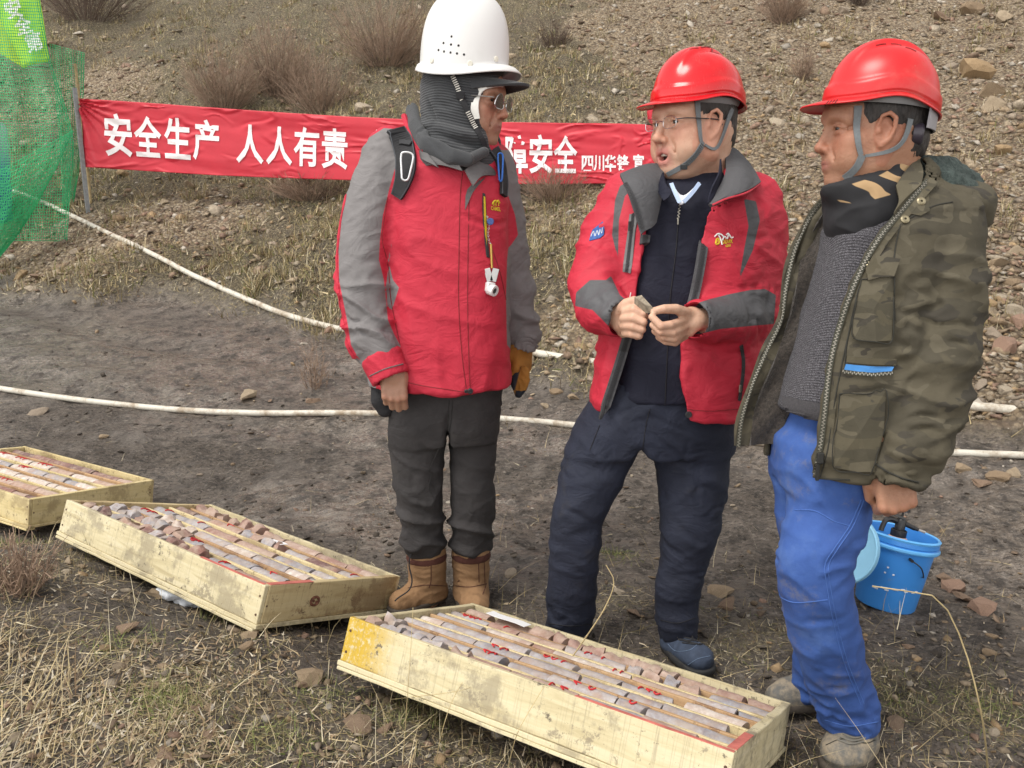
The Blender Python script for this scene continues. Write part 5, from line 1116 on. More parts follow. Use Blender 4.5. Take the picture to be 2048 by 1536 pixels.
def textline_(txt, uv, surf, m_, par, hpx, name='lettering', Y=2.4, bold=.03):
    cu = bpy.data.curves.new('g', 'FONT'); cu.body = txt; cu.resolution_u = 2; cu.offset = bold; ob = bpy.data.objects.new('g', cu); COL.objects.link(ob); m = bpy.data.meshes.new_from_object(ob.evaluated_get(bpy.context.evaluated_depsgraph_get())); bpy.data.objects.remove(ob)
    V = np.array([v.co for v in m.vertices]); lo_, hi_ = V.min(0), V.max(0); (u0, v0), (u1, v1) = uv; out_ = []
    for x, y, z in V:
        f = (x - lo_[0]) / (hi_[0] - lo_[0]); q = surf.hit(u0 + f * (u1 - u0), v0 + f * (v1 - v0) - (y - lo_[1]) / (hi_[1] - lo_[1]) * hpx, .0022, Y); out_.append(q[0])
    m.vertices.foreach_set('co', np.array(out_, np.float32).ravel()); return link(name, m, m_, par)
def seam_(surf, uv, m_, par, name='seam', r=.0013, n=30, Y=2.4, off=.0004):
    L, Nn = surf.line(uv, n, off, Y); return MB().tube(L, r, 5).build(name, m_, par, smooth=True)
m_sole2 = plain('mud_caked_sole', (.05, .04, .032), .85, var=.5, vscale=40)
def boot_(pts, top, solez, name, m_up, par, m_so=None, solew=.005, soleh=.02, disp=None):
    a = np.array([P(*q[:3]) for q in pts]); rr = [q[3] for q in pts]; s = SDF(a.min(0) - .16, a.max(0) + np.array([.14, .14, .2]), .0036); s.add(tub(a, rr, flat=((0, 0, 1), 1.1))); s.add(limb(top), .035); s.cut(lambda X, Y, Z: np.float32(solez + soleh * .6) - Z, .004)
    up, V, F = garment(name, s, m_up, par, disp or (lambda V, N: .0014 * fbm(V * 30, 3, 6) + .003 * fold(V, (0, 0, 1), .035, 4, 5, .3, 2)), None); s2 = SDF(a.min(0) - .16, a.max(0) + .16, .0036); s2.add(tub(a * [1, 1, 0] + [0, 0, solez + .01], np.array(rr) + solew)); s2.cut(lambda X, Y, Z: np.maximum(Z - np.float32(solez + soleh), np.float32(solez) - Z), .006); V2, F2 = s2.nets()
    link('sole', mesh_from(smooth(V2, F2, 2), F2, 'sole'), m_so or m_sole2, up); return up, Surf(V, F)
# ================================================================== MAN IN THE MIDDLE (open red jacket, red helmet)
def man_middle():
    base = P(1255, 1290, 2.36); root = empty('person', base, 'man in glossy red helmet and open red jacket over navy shirt, holding a stone', 'person')
    sk = skin_mat('skin_middle', (.56, .345, .245), (.46, .15, .13)); psi = R(60); M = frame((-math.sin(psi), -math.cos(psi), .0)); hc = P(1386, 254, 2.33); hs = 1.09
    # --- clothes colours
    red = (.49, .026, .050); gry = (.088, .088, .095)
    m_jack = cloth_mat('red_shell_jacket', [red, gry], .62, 700, .2, .10, wr=55); m_gray = cloth_mat('grey_lining', [gry], .75, 500, .3, .15); m_navy = cloth_mat('navy_shirt', [(.012, .013, .027)], .8, 900, .2, .2); m_trs = cloth_mat('dark_navy_trousers', [(.020, .024, .042)], .8, 800, .25, .25, dirt=(.05, .045, .04)); m_white = cloth_mat('white_undershirt', [(.72, .74, .80)], .85, 600, .15, .05)
    # --- body
    Vh, Fh, Ah = sculpt_head(dict(fat=.010, mouth=.013, ear_x=.010, stub=.16)); parts = [(place(Vh, M, hc, hs), Fh, Ah)]
    def chain(pts, w_): return [tub(pts[:3], [w_ * 1.04, w_ * 1.12, w_ * 1.02]), tub(pts[2:], [w_ * 1.04, w_ * .95, w_ * .82])]
    def hand_px(fings, thumb, palm, wrist, yb):
        pr = []
        for pts in fings: pr.append([P(u, v, y) for u, v, y in pts])
        tp = [P(u, v, y) for u, v, y in thumb]; al = np.array([q for f in pr for q in f] + tp + [P(*p[:3]) for p in palm + wrist]); s = SDF(al.min(0) - .045, al.max(0) + .045, .0023)
        s.add(limb(wrist)); s.add(limb(palm, flat=((.12, 1, .1), 1.35)), .014)
        for f in pr: s.add(tub(f[:2], [.0104, .0104]), .008); s.add(tub(f[1:3], [.0108, .0098]), .002); s.add(tub(f[2:], [.0098, .0090, .0076][:len(f[2:])]), .0022)
        s.add(tub(tp, [.015, .0125, .0112, .0092][:len(tp)]), .008); V, F = s.nets(); V = smooth(V, F, 2, .4); kn = np.zeros(len(V))
        for f in pr:
            for q in f[1:3]: kn = np.maximum(kn, np.exp(-((V - q) ** 2).sum(1) / .011 ** 2))
        z = np.zeros(len(V)); return V, F, dict(lip=z, blush=kn * .6, stub=z)
    # right hand (left in the picture) : four fingers folded to the right, thumb along the top pressing the stone
    rh = hand_px([[(1250,622,2.105),(1268,619,2.080),(1286,628,2.072),(1291,634,2.088)],[(1246,637,2.105),(1266,636,2.074),(1287,644,2.066),(1286,650,2.084)],[(1246,652,2.110),(1266,653,2.076),(1284,659,2.070),(1280,664,2.088)],[(1250,666,2.115),(1265,668,2.086),(1278,671,2.080),(1274,673,2.096)]],
        [(1238,622,2.13),(1252,607,2.11),(1268,601,2.095),(1282,608,2.085)], [(1236,630,2.135,.023),(1243,648,2.135,.024),(1247,662,2.14,.018)], [(1212,628,2.22,.030),(1230,636,2.16,.028)], 2.1)
    lh = hand_px([[(1372,640,2.085),(1340,650,2.040),(1322,652,2.030),(1304,634,2.040)],[(1374,652,2.085),(1345,666,2.045),(1322,664,2.036),(1306,650,2.046)],[(1372,664,2.09),(1348,677,2.052),(1326,674,2.046),(1310,662,2.056)],[(1368,672,2.10),(1350,684,2.064),(1332,682,2.060),(1318,674,2.068)]],
        [(1376,628,2.09),(1352,618,2.060),(1328,618,2.048),(1308,622,2.050)], [(1382,630,2.10,.021),(1382,648,2.095,.024),(1374,660,2.095,.021)], [(1425,640,2.14,.030),(1396,638,2.11,.027)], 2.08)
    parts += [rh, lh]
    parts.append(trunk([secs([(350,1320,1460,.09,2.38),(420,1260,1500,.1,2.38),(600,1250,1490,.12,2.37),(800,1220,1440,.11,2.36)]), limb([(1240,420,2.38,.05),(1200,590,2.29,.045),(1225,630,2.19,.034)]), limb([(1500,420,2.38,.05),(1495,620,2.3,.045),(1410,642,2.13,.034)]), limb([(1240,850,2.36,.075),(1165,1020,2.34,.06),(1145,1262,2.40,.045)]), limb([(1390,850,2.36,.075),(1378,1070,2.33,.06),(1352,1250,2.34,.045)])], .018))
    body = body_obj(parts, sk, root); hV = parts[0][0]; head = Surf(hV, Fh)
    eyes(root, M, hc, hs, (1, .28, -.02)); hair_cap(root, M, hc, hs, -.004, -.066, ear_x=.010)
    mb = MB(); mb.lathe([(0, 0), (.0155, .0), (.016, -.012)], (.078, 0, -.0755), (1, 0, 0), 16); link('mouth_cavity', mesh_from(place(np.concatenate(mb.V), M, hc, hs), mb.F), m_mouth, root)
    mb = MB(); mb.tube(spline([(.083, -.012, -.0705), (.0885, 0, -.0698), (.083, .012, -.0705)], 8), .0032, 6); link('teeth', mesh_from(place(np.concatenate(mb.V), M, hc, hs), mb.F), m_teeth, root)
    # --- helmet
    m_red = shell_mat('glossy_red_shell', (.60, .008, .014), .20, amt=.12); he, loc, HW, HF, _ = helmet('vee', root, M, hc, (m_red,), a=.128, b_=.108, hgt=.132, z0=.056, x0=-.014, peak=.045)
    mb = MB(); G = []
    for r_, z in ((.98, .016), (.94, .006), (.9, .002)):
        G.append([loc((.128 * r_ * math.cos(t_) * .93, .108 * r_ * math.sin(t_) * .93, z - .008))[0] for t_ in np.linspace(0, 2 * np.pi, 49)])
    mb.grid(np.array(G), .002).build('suspension_band', m_suspend, he, smooth=True)
    mb = MB(); hsf = Surf(HW, HF.tolist())
    for a_, b2_ in (((1377,100),(1396,96)), ((1402,95),(1419,95)), ((1424,97),(1441,102))): L, Nn = hsf.line([a_, ((a_[0] + b2_[0]) / 2, (a_[1] + b2_[1]) / 2 - 1), b2_], 8, -.0008, 2.3); mb.tube(L, .0024, 6)
    tag(mb.build('vent_slots', plain('deep_red_slot', (.20, .003, .004), .4), he, smooth=True), kind='stuff')
    for k in range(3):
        mb = MB(); q = [loc((.136 + .006 * k, .03 - .016 * k, -.0035))[0], loc((.149 + .004 * k, .034 - .018 * k, -.0045))[0]]; mb.tube(q, .0016, 5); mb.build('peak_mark', plain('dark_red_mark', (.22, .004, .006), .4), he)
    # --- straps on the face
    def strap(uv, w_, name='chin_strap', n=16, m_=m_web, off=.003):
        L, Nn = head.line(uv, n, off, 2.3); k = np.ones(3) / 3
        for a in range(3): Nn[1:-1, a] = np.convolve(Nn[:, a], k, 'valid'); L[1:-1, a] = np.convolve(L[:, a], k, 'valid')
        mb = MB(); ribbon(mb, L, Nn, w_, .0022); return mb.build(name, m_, he)
    strap([(1393,200),(1396,240),(1400,283),(1404,290)], np.linspace(.0155, .009, 16)); strap([(1463,215),(1452,245),(1440,280),(1428,300),(1408,290)], np.linspace(.016, .006, 16)); strap([(1404,284),(1388,312),(1362,334),(1336,348)], .0125)
    L, Nn = head.line([(1402,290),(1390,308),(1374,325)], 14, .0055, 2.3); mb = MB()
    for i in range(14): ribbon(mb, L[i][None] + np.array([[0, 0, -.0015], [0, 0, .0015]]) * 0 + np.array([(L[min(i + 1, 13)] - L[max(i - 1, 0)]) * f for f in (-.15, .15)]), np.repeat(Nn[i][None], 2, 0), .0155, .0022)
    tag(mb.build('strap_ribs', m_web, he), kind='stuff')
    p, n_ = head.hit(1368, 332, .005, 2.3); mb = MB(); mb.box(p, (.009, .007, .003), frame(n_)[:, [1, 2, 0]], .001); mb.build('buckle', plain('buckle_grey', (.05, .055, .058), .45), he)
    # --- glasses
    gl = bpy.data.objects.new('glasses', None); COL.objects.link(gl); gl.parent = root
    lp = lambda q: place(np.atleast_2d(np.array(q, float)), M, hc, hs)
    for y in (-1, 1):
        ring = [(.1045 - abs(dy) * .17 * (1 if dy * y > 0 else .4), y * .034 + dy, .001 + dz) for dy, dz in [(.021 * math.cos(t_) * (1 + .12 * abs(math.sin(2 * t_))), .0135 * math.sin(t_) * (1 + .12 * abs(math.sin(2 * t_)))) for t_ in np.linspace(0, 2 * np.pi, 25)]]
        mb = MB(); mb.tube(lp(ring), .0009, 5); mb.build('rim', m_steel, gl, smooth=True); mb = MB(); c0 = np.mean(ring[:-1], 0); V = np.vstack([lp(c0), lp(ring[:-1])]); link('lens', mesh_from(V, [[0, 1 + k, 1 + (k + 1) % 24] for k in range(24)]), m_lens, gl)
    mb = MB(); mb.tube(spline(lp([(.106, -.014, .004), (.1085, 0, .007), (.106, .014, .004)]), 8), .0011, 6); mb.build('bridge', m_steel, gl, smooth=True)
    mb = MB(); mb.tube(spline(lp([(.101, .055, .006), (.085, .070, .008), (.04, .0775, .009), (-.005, .083, .008), (-.018, .082, -.003)]), 14), .0015, 6); mb.tube(spline(lp([(.101, -.055, .006), (.085, -.068, .008), (.02, -.079, .009)]), 10), .0015, 6)
    for ob in (mb.build('temple', plain('gunmetal', (.12, .12, .13), .35, .8), gl, smooth=True),): pass
    # --- shirt
    s = SDF(P(1150, 300, 2.0) * [1, 0, 0] + [0, 2.1, -.05] + [0, 0, .55], P(1560, 300, 2.3) * [1, 0, 0] + [0, 2.55, 1.62], .006)
    sh = secs([(345,1330,1450,.075,2.36),(370,1300,1475,.10,2.35),(420,1262,1500,.122,2.34),(520,1240,1495,.132,2.335),(640,1225,1480,.145,2.33),(740,1222,1460,.146,2.33),(822,1218,1455,.142,2.33)]); s.add(sh)
    s.sub(limb([(1374,330,2.24,.048),(1371,372,2.20,.030),(1362,410,2.17,.004)]), .006); s.cut(lambda X, Y, Z: P(0, 812, 2.2)[2] - Z + .0 * X + .03 * (X - .3), .006)
    a_, b2 = P(1360, 500, 2.2), P(1340, 800, 2.2)
    o, SV, SF = garment('shirt', s, m_navy, root, lambda V, N: .0035 * fold(V, (.5, 0, 1), .10, 3, 5) + .002 * fold(V, (1, 0, .3), .07, 5, 8) + .0012 * fbm(V * 22, 3, 2)); shirt = Surf(SV, SF)
    L, Nn = shirt.line([(1358,412),(1352,500),(1340,600),(1335,700),(1330,810)], 50, .0008, 2.2); mb = MB(); mb.tube(L + Nn * .0004, .0016, 6); mb.build('placket_seam', plain('navy_seam', (.005, .005, .009), .7), o, smooth=True)
    zipper(*shirt.line([(1360,404),(1358,425),(1356,438)], 10, .001, 2.2), o, (m_navy, m_metal), .004, .004, .008); p, n_ = shirt.hit(1356, 440, .003, 2.2); mb = MB(); mb.box(p - [0, 0, .004], (.002, .0015, .008), None, .0006); mb.build('zip_pull', m_metal, o)
    # collar wings, undershirt
    def wing(pts, name, m_, th=.004, par=o):
        r = [[P(*q) for q in row] for row in pts]; rows = [spline(q, 10) for q in r]; rows = np.array(rows); G = np.array([spline(rows[:, j], 10) for j in range(10)]).transpose(1, 0, 2); mb = MB().grid(G, th); return mb.build(name, m_, par, smooth=True)
    wing([[(1441,318,2.25),(1438,345,2.195),(1425,372,2.172)],[(1443,345,2.235),(1434,368,2.19),(1418,392,2.168)],[(1440,378,2.215),(1428,395,2.178),(1416,405,2.16)]], 'collar_wing', m_navy)
    wing([[(1326,345,2.22),(1332,368,2.185),(1344,384,2.17)],[(1320,362,2.22),(1326,380,2.185),(1336,396,2.165)],[(1316,382,2.215),(1322,392,2.185),(1328,402,2.165)]], 'collar_wing', m_navy)
    wing([[(1343,368,2.215),(1366,392,2.20),(1400,365,2.215)],[(1346,382,2.195),(1364,402,2.185),(1392,380,2.195)],[(1354,398,2.18),(1362,409,2.176),(1376,398,2.182)]], 'undershirt', m_white, .003, root)
    m_ls = plain('pale_blue_collar', (.40, .50, .70), .8)
    for pl in ([(1342,366,2.20),(1350,386,2.182),(1359,405,2.17)], [(1399,366,2.20),(1384,386,2.182),(1367,404,2.17)]): mb = MB(); L = spline([P(*q) for q in pl], 10); ribbon(mb, L, np.tile([0, -1., 0], (10, 1)), .010, .003); mb.build('inner_collar', m_ls, root)
    # --- jacket
    lo = np.array([P(1130, 0, 2.3)[0], 1.99, P(0, 880, 2.25)[2]]); hi = np.array([P(1590, 0, 2.4)[0], 2.60, P(0, 285, 2.4)[2]]); s = SDF(lo, hi, .0058)
    s.add(secs([(338,1318,1470,.085,2.37),(352,1285,1500,.105,2.37),(372,1248,1530,.125,2.365),(420,1222,1548,.150,2.355),(520,1214,1545,.163,2.345),(620,1206,1532,.172,2.34),(720,1190,1515,.176,2.335),(790,1180,1502,.178,2.335),(832,1182,1492,.178,2.335)]))
    sR = [(1262,392,2.37,.074),(1218,480,2.345,.081),(1190,575,2.29,.074),(1200,618,2.235,.066),(1232,634,2.155,.052)]; sL = [(1502,410,2.37,.084),(1512,515,2.35,.086),(1500,622,2.295,.077),(1455,640,2.20,.066),(1398,640,2.105,.050)]
    s.add(limb(sR), .025); s.add(limb(sL), .025)
    prism(s, [(1352,300),(1322,352),(1302,400),(1290,470),(1280,545),(1270,620),(1250,700),(1228,770),(1208,830),(1190,900),(1395,900),(1372,830),(1362,740),(1362,660),(1380,600),(1396,520),(1408,440),(1424,395),(1446,340),(1448,300)], 2.30, .006)
    s.add(limb([(1205,612,2.225,.064),(1232,634,2.15,.053)]), .006); s.add(limb([(1450,641,2.19,.064),(1396,640,2.10,.051)]), .006)
    s.sub(limb([(1236,636,2.15,.040),(1255,640,2.10,.043)]), .003); s.sub(limb([(1396,640,2.10,.040),(1380,640,2.07,.043)]), .003)
    s.sub(secs([(300,1345,1450,.06,2.335),(345,1330,1450,.085,2.35),(370,1300,1475,.108,2.35),(420,1262,1500,.130,2.34),(520,1240,1500,.140,2.335),(640,1225,1485,.153,2.33),(740,1222,1465,.154,2.33),(860,1216,1460,.150,2.33)]), .004)
    s.cut(lambda X, Y, Z: P(0, 838, 2.2)[2] - Z + .05 * (P(1330, 0, 2.2)[0] - X), .008)
    pg = [ [(1240,372),(1262,360),(1272,372),(1250,392),(1238,440),(1236,520),(1224,470),(1230,400)], [(1212,560),(1222,552),(1240,590),(1262,608),(1246,640),(1236,668),(1215,650),(1185,620),(1150,612),(1152,585),(1180,560)],
           [(1488,398),(1512,402),(1520,440),(1506,500),(1478,560),(1488,500),(1497,452)], [(1398,605),(1420,598),(1460,588),(1500,580),(1530,578),(1552,590),(1548,648),(1500,652),(1440,658),(1400,668),(1378,668),(1372,640)] ]
    def pan(V):
        uv = proj(V); return np.max([polysd(uv, p) for p in pg], 0)
    aR, bR = P(1262, 400, 2.3), P(1190, 580, 2.3); aL, bL = P(1510, 420, 2.3), P(1500, 620, 2.3)
    def dj(V, N):
        u, v = proj(V).T; arm = np.clip((1250 - u) / 25, 0, 1) * (v < 690) + np.clip((u - 1490) / 25, 0, 1) * (v < 690); fo = ((v > 570) & (v < 700) & ((u > 1400) | (u < 1240))) * 1.0; bod = 1 - np.clip(arm + fo, 0, 1)
        return np.clip(arm, 0, 1) * (.008 * fold(V, (.45, 0, 1), .085, 4, 11, .25, 2.2) + .003 * fold(V, (-.5, .2, 1), .045, 4, 12, .3, 2.2)) + arm * .006 * crease(V, (.4, 0, 1), .075, 4, 16) + fo * .005 * crease(V, (1, -.3, .1), .05, 3, 17) + bod * .0045 * crease(V, (.5, 0, 1), .10, 5, 18, .12, .05) + fo * (.0055 * fold(V, (1, -.4, .1), .055, 3, 13, .3, 2)) + bod * (.007 * fold(V, (.35, 0, 1), .11, 4, 14, .3, 2) + .006 * fold(V, (1, 0, .15), .09, 6, 15)) + .0016 * fbm(V * 26, 3, 4)
    jk, JV, JF = garment('jacket', s, m_jack, root, dj, pan); js = Surf(JV, JF)
    m_tape = plain('zip_tape', (.035, .035, .04), .8)
    # facings with zips along both front edges
    for uv, w_, zoff in (([(1290,470),(1280,545),(1268,620),(1246,700),(1224,770),(1206,826)], .026, 0), ([(1432,380),(1412,440),(1401,520),(1385,600),(1366,660)], .026, 0)):
        L, Nn = js.line(uv, 46, .0, 2.18); k = np.ones(7) / 7
        for A_ in (L, Nn):
            for a in range(3): A_[3:-3, a] = np.convolve(A_[:, a], k, 'valid')
        Nn[:] = np.array([0, -1., .1]) / 1.005; L = L + np.array([0, -.008, 0]); mb = MB(); ribbon(mb, L, Nn, w_, .004); mb.build('front_facing', m_gray, jk); zipper(L + Nn * .0042, Nn, jk, (m_tape, m_dark), .0042, .005, .013)
    # storm collar, turned out
    def lapel(rows, name='collar', m_=m_gray, th=.009): return wing(rows, name, m_, th, jk)
    lapel([[(1324,330,2.32),(1326,372,2.235),(1310,445,2.185)],[(1296,330,2.30),(1302,372,2.205),(1302,455,2.165)],[(1264,340,2.27),(1276,376,2.185),(1290,462,2.150)],[(1240,350,2.25),(1256,388,2.18),(1282,470,2.150)]])
    lapel([[(1448,300,2.36),(1450,350,2.23),(1418,412,2.165)],[(1476,308,2.36),(1480,352,2.22),(1432,408,2.155)],[(1504,338,2.32),(1496,372,2.205),(1444,400,2.155)],[(1520,366,2.27),(1490,384,2.185),(1424,410,2.150)]])
    wing([[(1448,296,2.37),(1470,300,2.40),(1500,330,2.37)],[(1452,318,2.35),(1480,325,2.36),(1508,350,2.34)],[(1450,350,2.28),(1484,352,2.30),(1518,366,2.28)]], 'collar_back', m_gray, .010, jk)
    zipper(*[spline([P(1250,366,2.185),P(1266,396,2.16),P(1283,455,2.140)], 12), np.tile([0, -1., .1], (12, 1))], jk, (m_tape, m_dark), .0042, .005, .012)
    mb = MB(); mb.tube(spline([P(1519,368,2.262),P(1492,386,2.178),P(1452,398,2.148),P(1425,410,2.143)], 14), .0028, 6); mb.build('collar_piping', plain('red_piping', red, .6), jk, smooth=True)
    # chest pocket with zip, patch, logo, hem button, waist pocket
    def strip(uv, w_, m_, name, par=jk, n=16, th=.002, off=.001):
        L, Nn = js.line(uv, n, off, 2.18); mb = MB(); ribbon(mb, L, Nn, w_, th); return mb.build(name, m_, par), L, Nn
    po, L, Nn = strip([(1268,428),(1262,480),(1254,545)], .026, plain('grey_pocket_welt', (.13, .13, .135), .6), 'pocket'); zipper(L + Nn * .002, Nn, po, (m_tape, m_dark), .004, .004, .010); p, n_ = js.hit(1262, 452, .006, 2.18); mb = MB(); mb.box(p, (.0035, .002, .012), None, .001); mb.build('zip_pull', m_dark, po)
    po, L, Nn = strip([(1482,690),(1486,735),(1478,800)], .010, m_tape, 'side_pocket'); zipper(L + Nn * .002, Nn, po, (m_tape, m_dark), .004, .004, .008); p, n_ = js.hit(1478, 776, .005, 2.18); mb = MB(); mb.box(p, (.003, .002, .010), None, .001); mb.build('zip_pull', m_metal, po)
    def decal(poly, m_, name, par, surf=js, th=.0012, off=.0012, Y=2.2):
        c_ = np.mean(poly, 0); pts = [surf.hit(u, v, off, Y) for u, v in poly]; cc, cn = surf.hit(c_[0], c_[1], off + .0006, Y); V = [cc + cn * th] + [p + n_ * th for p, n_ in pts] + [p - n_ * .002 for p, n_ in pts]; k = len(poly)
        F = [[0, 1 + i, 1 + (i + 1) % k] for i in range(k)] + [[1 + i, 1 + k + i, 1 + k + (i + 1) % k, 1 + (i + 1) % k] for i in range(k)]; return link(name, mesh_from(np.array(V), F, name, False), m_, par)
    m_blue = plain('blue_patch', (.035, .10, .32), .75, var=.3, vscale=90); patch = decal([(1186,460),(1196,452),(1206,444),(1209,456),(1208,470),(1200,477),(1188,480),(1179,482),(1182,470)], m_blue, 'arm_patch', jk)
    m_pw = plain('pale_thread', (.62, .66, .72), .8); mb = MB(); L, Nn = js.line([(1183,474),(1188,463),(1191,474),(1195,461),(1198,472),(1201,458),(1204,468),(1206,455)], 26, .0035, 2.25); mb.tube(L, .0011, 5); mb.build('stitched_lettering', m_pw, patch)
    m_wt = plain('white_thread', (.74, .74, .74), .8); m_yl = plain('yellow_thread', (.58, .42, .02), .8); mb = MB()
    for uv in ([(1429,474),(1436,467),(1444,470),(1448,475)], [(1437,469),(1441,480),(1444,490)]): L, Nn = js.line(uv, 10, .0015, 2.2); mb.tube(L, .0020, 5)
    L, Nn = js.line([(1444,482),(1449,472),(1454,478),(1457,468),(1462,476),(1466,474)], 14, .0015, 2.2); mb.tube(L, .0017, 5); L, Nn = js.line([(1452,470),(1456,467),(1461,475)], 8, .0015, 2.2); mb.tube(L, .0018, 5); logo = mb.build('logo', m_wt, jk)
    mb = MB(); L, Nn = js.line([(1431,488),(1433,479),(1437,478),(1438,487),(1432,489),(1434,481)], 14, .0012, 2.2); mb.tube(L, .0021, 5); mb.build('logo_helmet', m_yl, logo)
    def textline(txt, uv, surf, m_, par, hpx, name='lettering', Y=2.2):
        cu = bpy.data.curves.new('g', 'FONT'); cu.body = txt; cu.resolution_u = 2; cu.offset = .03; ob = bpy.data.objects.new('g', cu); COL.objects.link(ob); m = bpy.data.meshes.new_from_object(ob.evaluated_get(bpy.context.evaluated_depsgraph_get())); bpy.data.objects.remove(ob)
        V = np.array([v.co for v in m.vertices]); lo_, hi_ = V.min(0), V.max(0); (u0, v0), (u1, v1) = uv; out_ = []
        for x, y, z in V:
            f = (x - lo_[0]) / (hi_[0] - lo_[0]); q = surf.hit(u0 + f * (u1 - u0), v0 + f * (v1 - v0) - (y - lo_[1]) / (hi_[1] - lo_[1]) * hpx, .0022, Y); out_.append(q[0])
        m.vertices.foreach_set('co', np.array(out_, np.float32).ravel()); return link(name, m, m_, par)
    textline('OZARK', ((1444, 489), (1465, 487)), js, m_yl, logo, 9); textline('GEAR', ((1450, 495), (1461, 494)), js, m_yl, logo, 5)
    p, n_ = js.hit(1377, 829, .0015, 2.16); mb = MB(); disc(mb, p, n_, .0088, .004); mb.build('snap_button', m_dark, jk, smooth=True)
    mb = MB(); mb.tube(spline([P(1213,790,2.155),P(1208,806,2.15),P(1204,826,2.148),P(1200,838,2.15)], 8), [.004, .004, .005, .0055, .0055, .006, .006, .004], 6); mb.build('zip_pull', m_dark, jk, smooth=True)
    for uv in ([(1262,585),(1259,600),(1258,612)], [(1228,745),(1222,755),(1218,768)]): L, Nn = js.line(uv, 8, .001, 2.2); mb = MB(); mb.tube(L, .0014, 5); mb.build('white_scuff', m_wt, jk)
    # hem band seam
    for uv in ([(1368,818),(1420,822),(1476,818)],): L, Nn = js.line(uv, 30, .0006, 2.2); mb = MB(); mb.tube(L, .0012, 5); mb.build('hem_seam', plain('dark_red_seam', (.20, .008, .014), .7), jk)
    # --- trousers
    s = SDF([P(1060,0,2.4)[0], 2.08, P(0,1300,2.5)[2]], [P(1500,0,2.4)[0], 2.62, P(0,745,2.4)[2]], .0066)
    s.add(secs([(755,1205,1460,.135,2.34),(800,1180,1468,.145,2.34),(860,1150,1470,.15,2.345),(900,1135,1468,.14,2.35)]))
    lr = [(1228,880,2.35,.108),(1190,950,2.335,.096),(1158,1025,2.32,.078),(1150,1110,2.345,.076),(1143,1190,2.38,.0735),(1140,1262,2.40,.072)]; ll = [(1385,890,2.345,.112),(1384,960,2.335,.104),(1380,1060,2.32,.086),(1368,1110,2.325,.074),(1352,1180,2.335,.070),(1354,1252,2.335,.063)]
    s.add(limb(lr), .03); s.add(limb(ll), .02)
    prism(s, [(1276,905),(1284,895),(1294,905),(1305,960),(1318,1050),(1318,1130),(1300,1200),(1318,1300),(1190,1300),(1196,1200),(1206,1050),(1250,960)], 9, .02)
    s.cut(lambda X, Y, Z: np.float32(P(0,1268,2.38)[2]) - Z + np.float32(-.09) * (X - np.float32(P(1140,0,2.4)[0])) * 0, .004)
    def dt(V, N):
        u, v = proj(V).T; low = np.clip((v - 980) / 200, 0, 1); return (.006 * fold(V, (.7, .1, 1), .11, 5, 21, .25, 2.2) + .004 * fold(V, (-.7, .1, 1), .085, 5, 22, .25, 2.2)) * (1 - .35 * low) + .0055 * low * fold(V, (.25, 0, 1), .07, 3.5, 23, .3, 2) + .0055 * crease(V, (.5, 0, 1), .085, 4.5, 24) + .004 * crease(V, (-.6, 0, 1), .06, 4, 25) + .0015 * fbm(V * 24, 3, 9)
    tr, TV, TF = garment('trousers', s, m_trs, root, dt); ts = Surf(TV, TF); m_seam = plain('trouser_seam', (.006, .006, .010), .8)
    for uv in ([(1300,818),(1292,850),(1285,900)], [(1092,1246),(1140,1252),(1186,1248)], [(1322,1240),(1355,1246),(1390,1236)], [(1200,850),(1180,900)]):
        L, Nn = ts.line(uv, 24, .0004, 2.3); mb = MB(); mb.tube(L, .0013, 5); mb.build('seam', m_seam, tr)
    # --- shoes
    m_shoe = plain('blue_suede', (.035, .05, .085), .85, var=.25, vscale=40, bump=.2, bscale=500); m_sole = plain('black_rubber', (.02, .02, .021), .7, var=.4, vscale=30)
    def shoe(pts, top, solez, name, m_up, lace=True, toe=None, par=root):
        a = np.array([P(*q[:3]) for q in pts]); rr = [q[3] for q in pts]; s = SDF(a.min(0) - .13, a.max(0) + .13, .0032); s.add(tub(a, rr, flat=((0, 0, 1), 1.12)), .0); s.add(limb(top), .03); s.cut(lambda X, Y, Z: np.float32(solez + .012) - Z, .004)
        up, V, F = garment(name, s, m_up, par, lambda V, N: .0012 * fbm(V * 30, 3, 6) + .002 * fold(V, a[-1] - a[0], .03, 4, 5), None); s2 = SDF(a.min(0) - .13, a.max(0) + .13, .0032); s2.add(tub(a * [1, 1, 0] + [0, 0, solez + .01], np.array(rr) + .006)); s2.cut(lambda X, Y, Z: np.maximum(Z - np.float32(solez + .022), np.float32(solez) - Z), .006); V2, F2 = s2.nets(); link('sole', mesh_from(smooth(V2, F2, 2), F2, 'sole'), m_sole, up)
        return up, Surf(V, F)
    gz = float(Hs(np.array([.505]), np.array([2.3]))[0]) if 'Hs' in globals() else -.085
    sh_, ssf = shoe([(1350,1283,2.34,.038),(1372,1300,2.28,.043),(1398,1316,2.22,.042)], [(1352,1250,2.34,.044),(1352,1285,2.335,.042)], P(1390, 1340, 2.22)[2], 'shoe', m_shoe)
    mb = MB()
    for k in range(4):
        L, Nn = ssf.line([(1338 + k * 9, 1262 + k * 8), (1360 + k * 9, 1268 + k * 7), (1386 + k * 6, 1262 + k * 9)], 10, .002, 2.25); mb.tube(L, .0022, 5)
        if k < 3: L, Nn = ssf.line([(1340 + k * 9, 1264 + k * 8), (1388 + k * 6, 1272 + k * 9)], 10, .002, 2.25); mb.tube(L, .0022, 5)
    tag(mb.build('laces', m_black, sh_, smooth=True), kind='stuff'); m_st = plain('pale_stitch', (.12, .17, .26), .8)
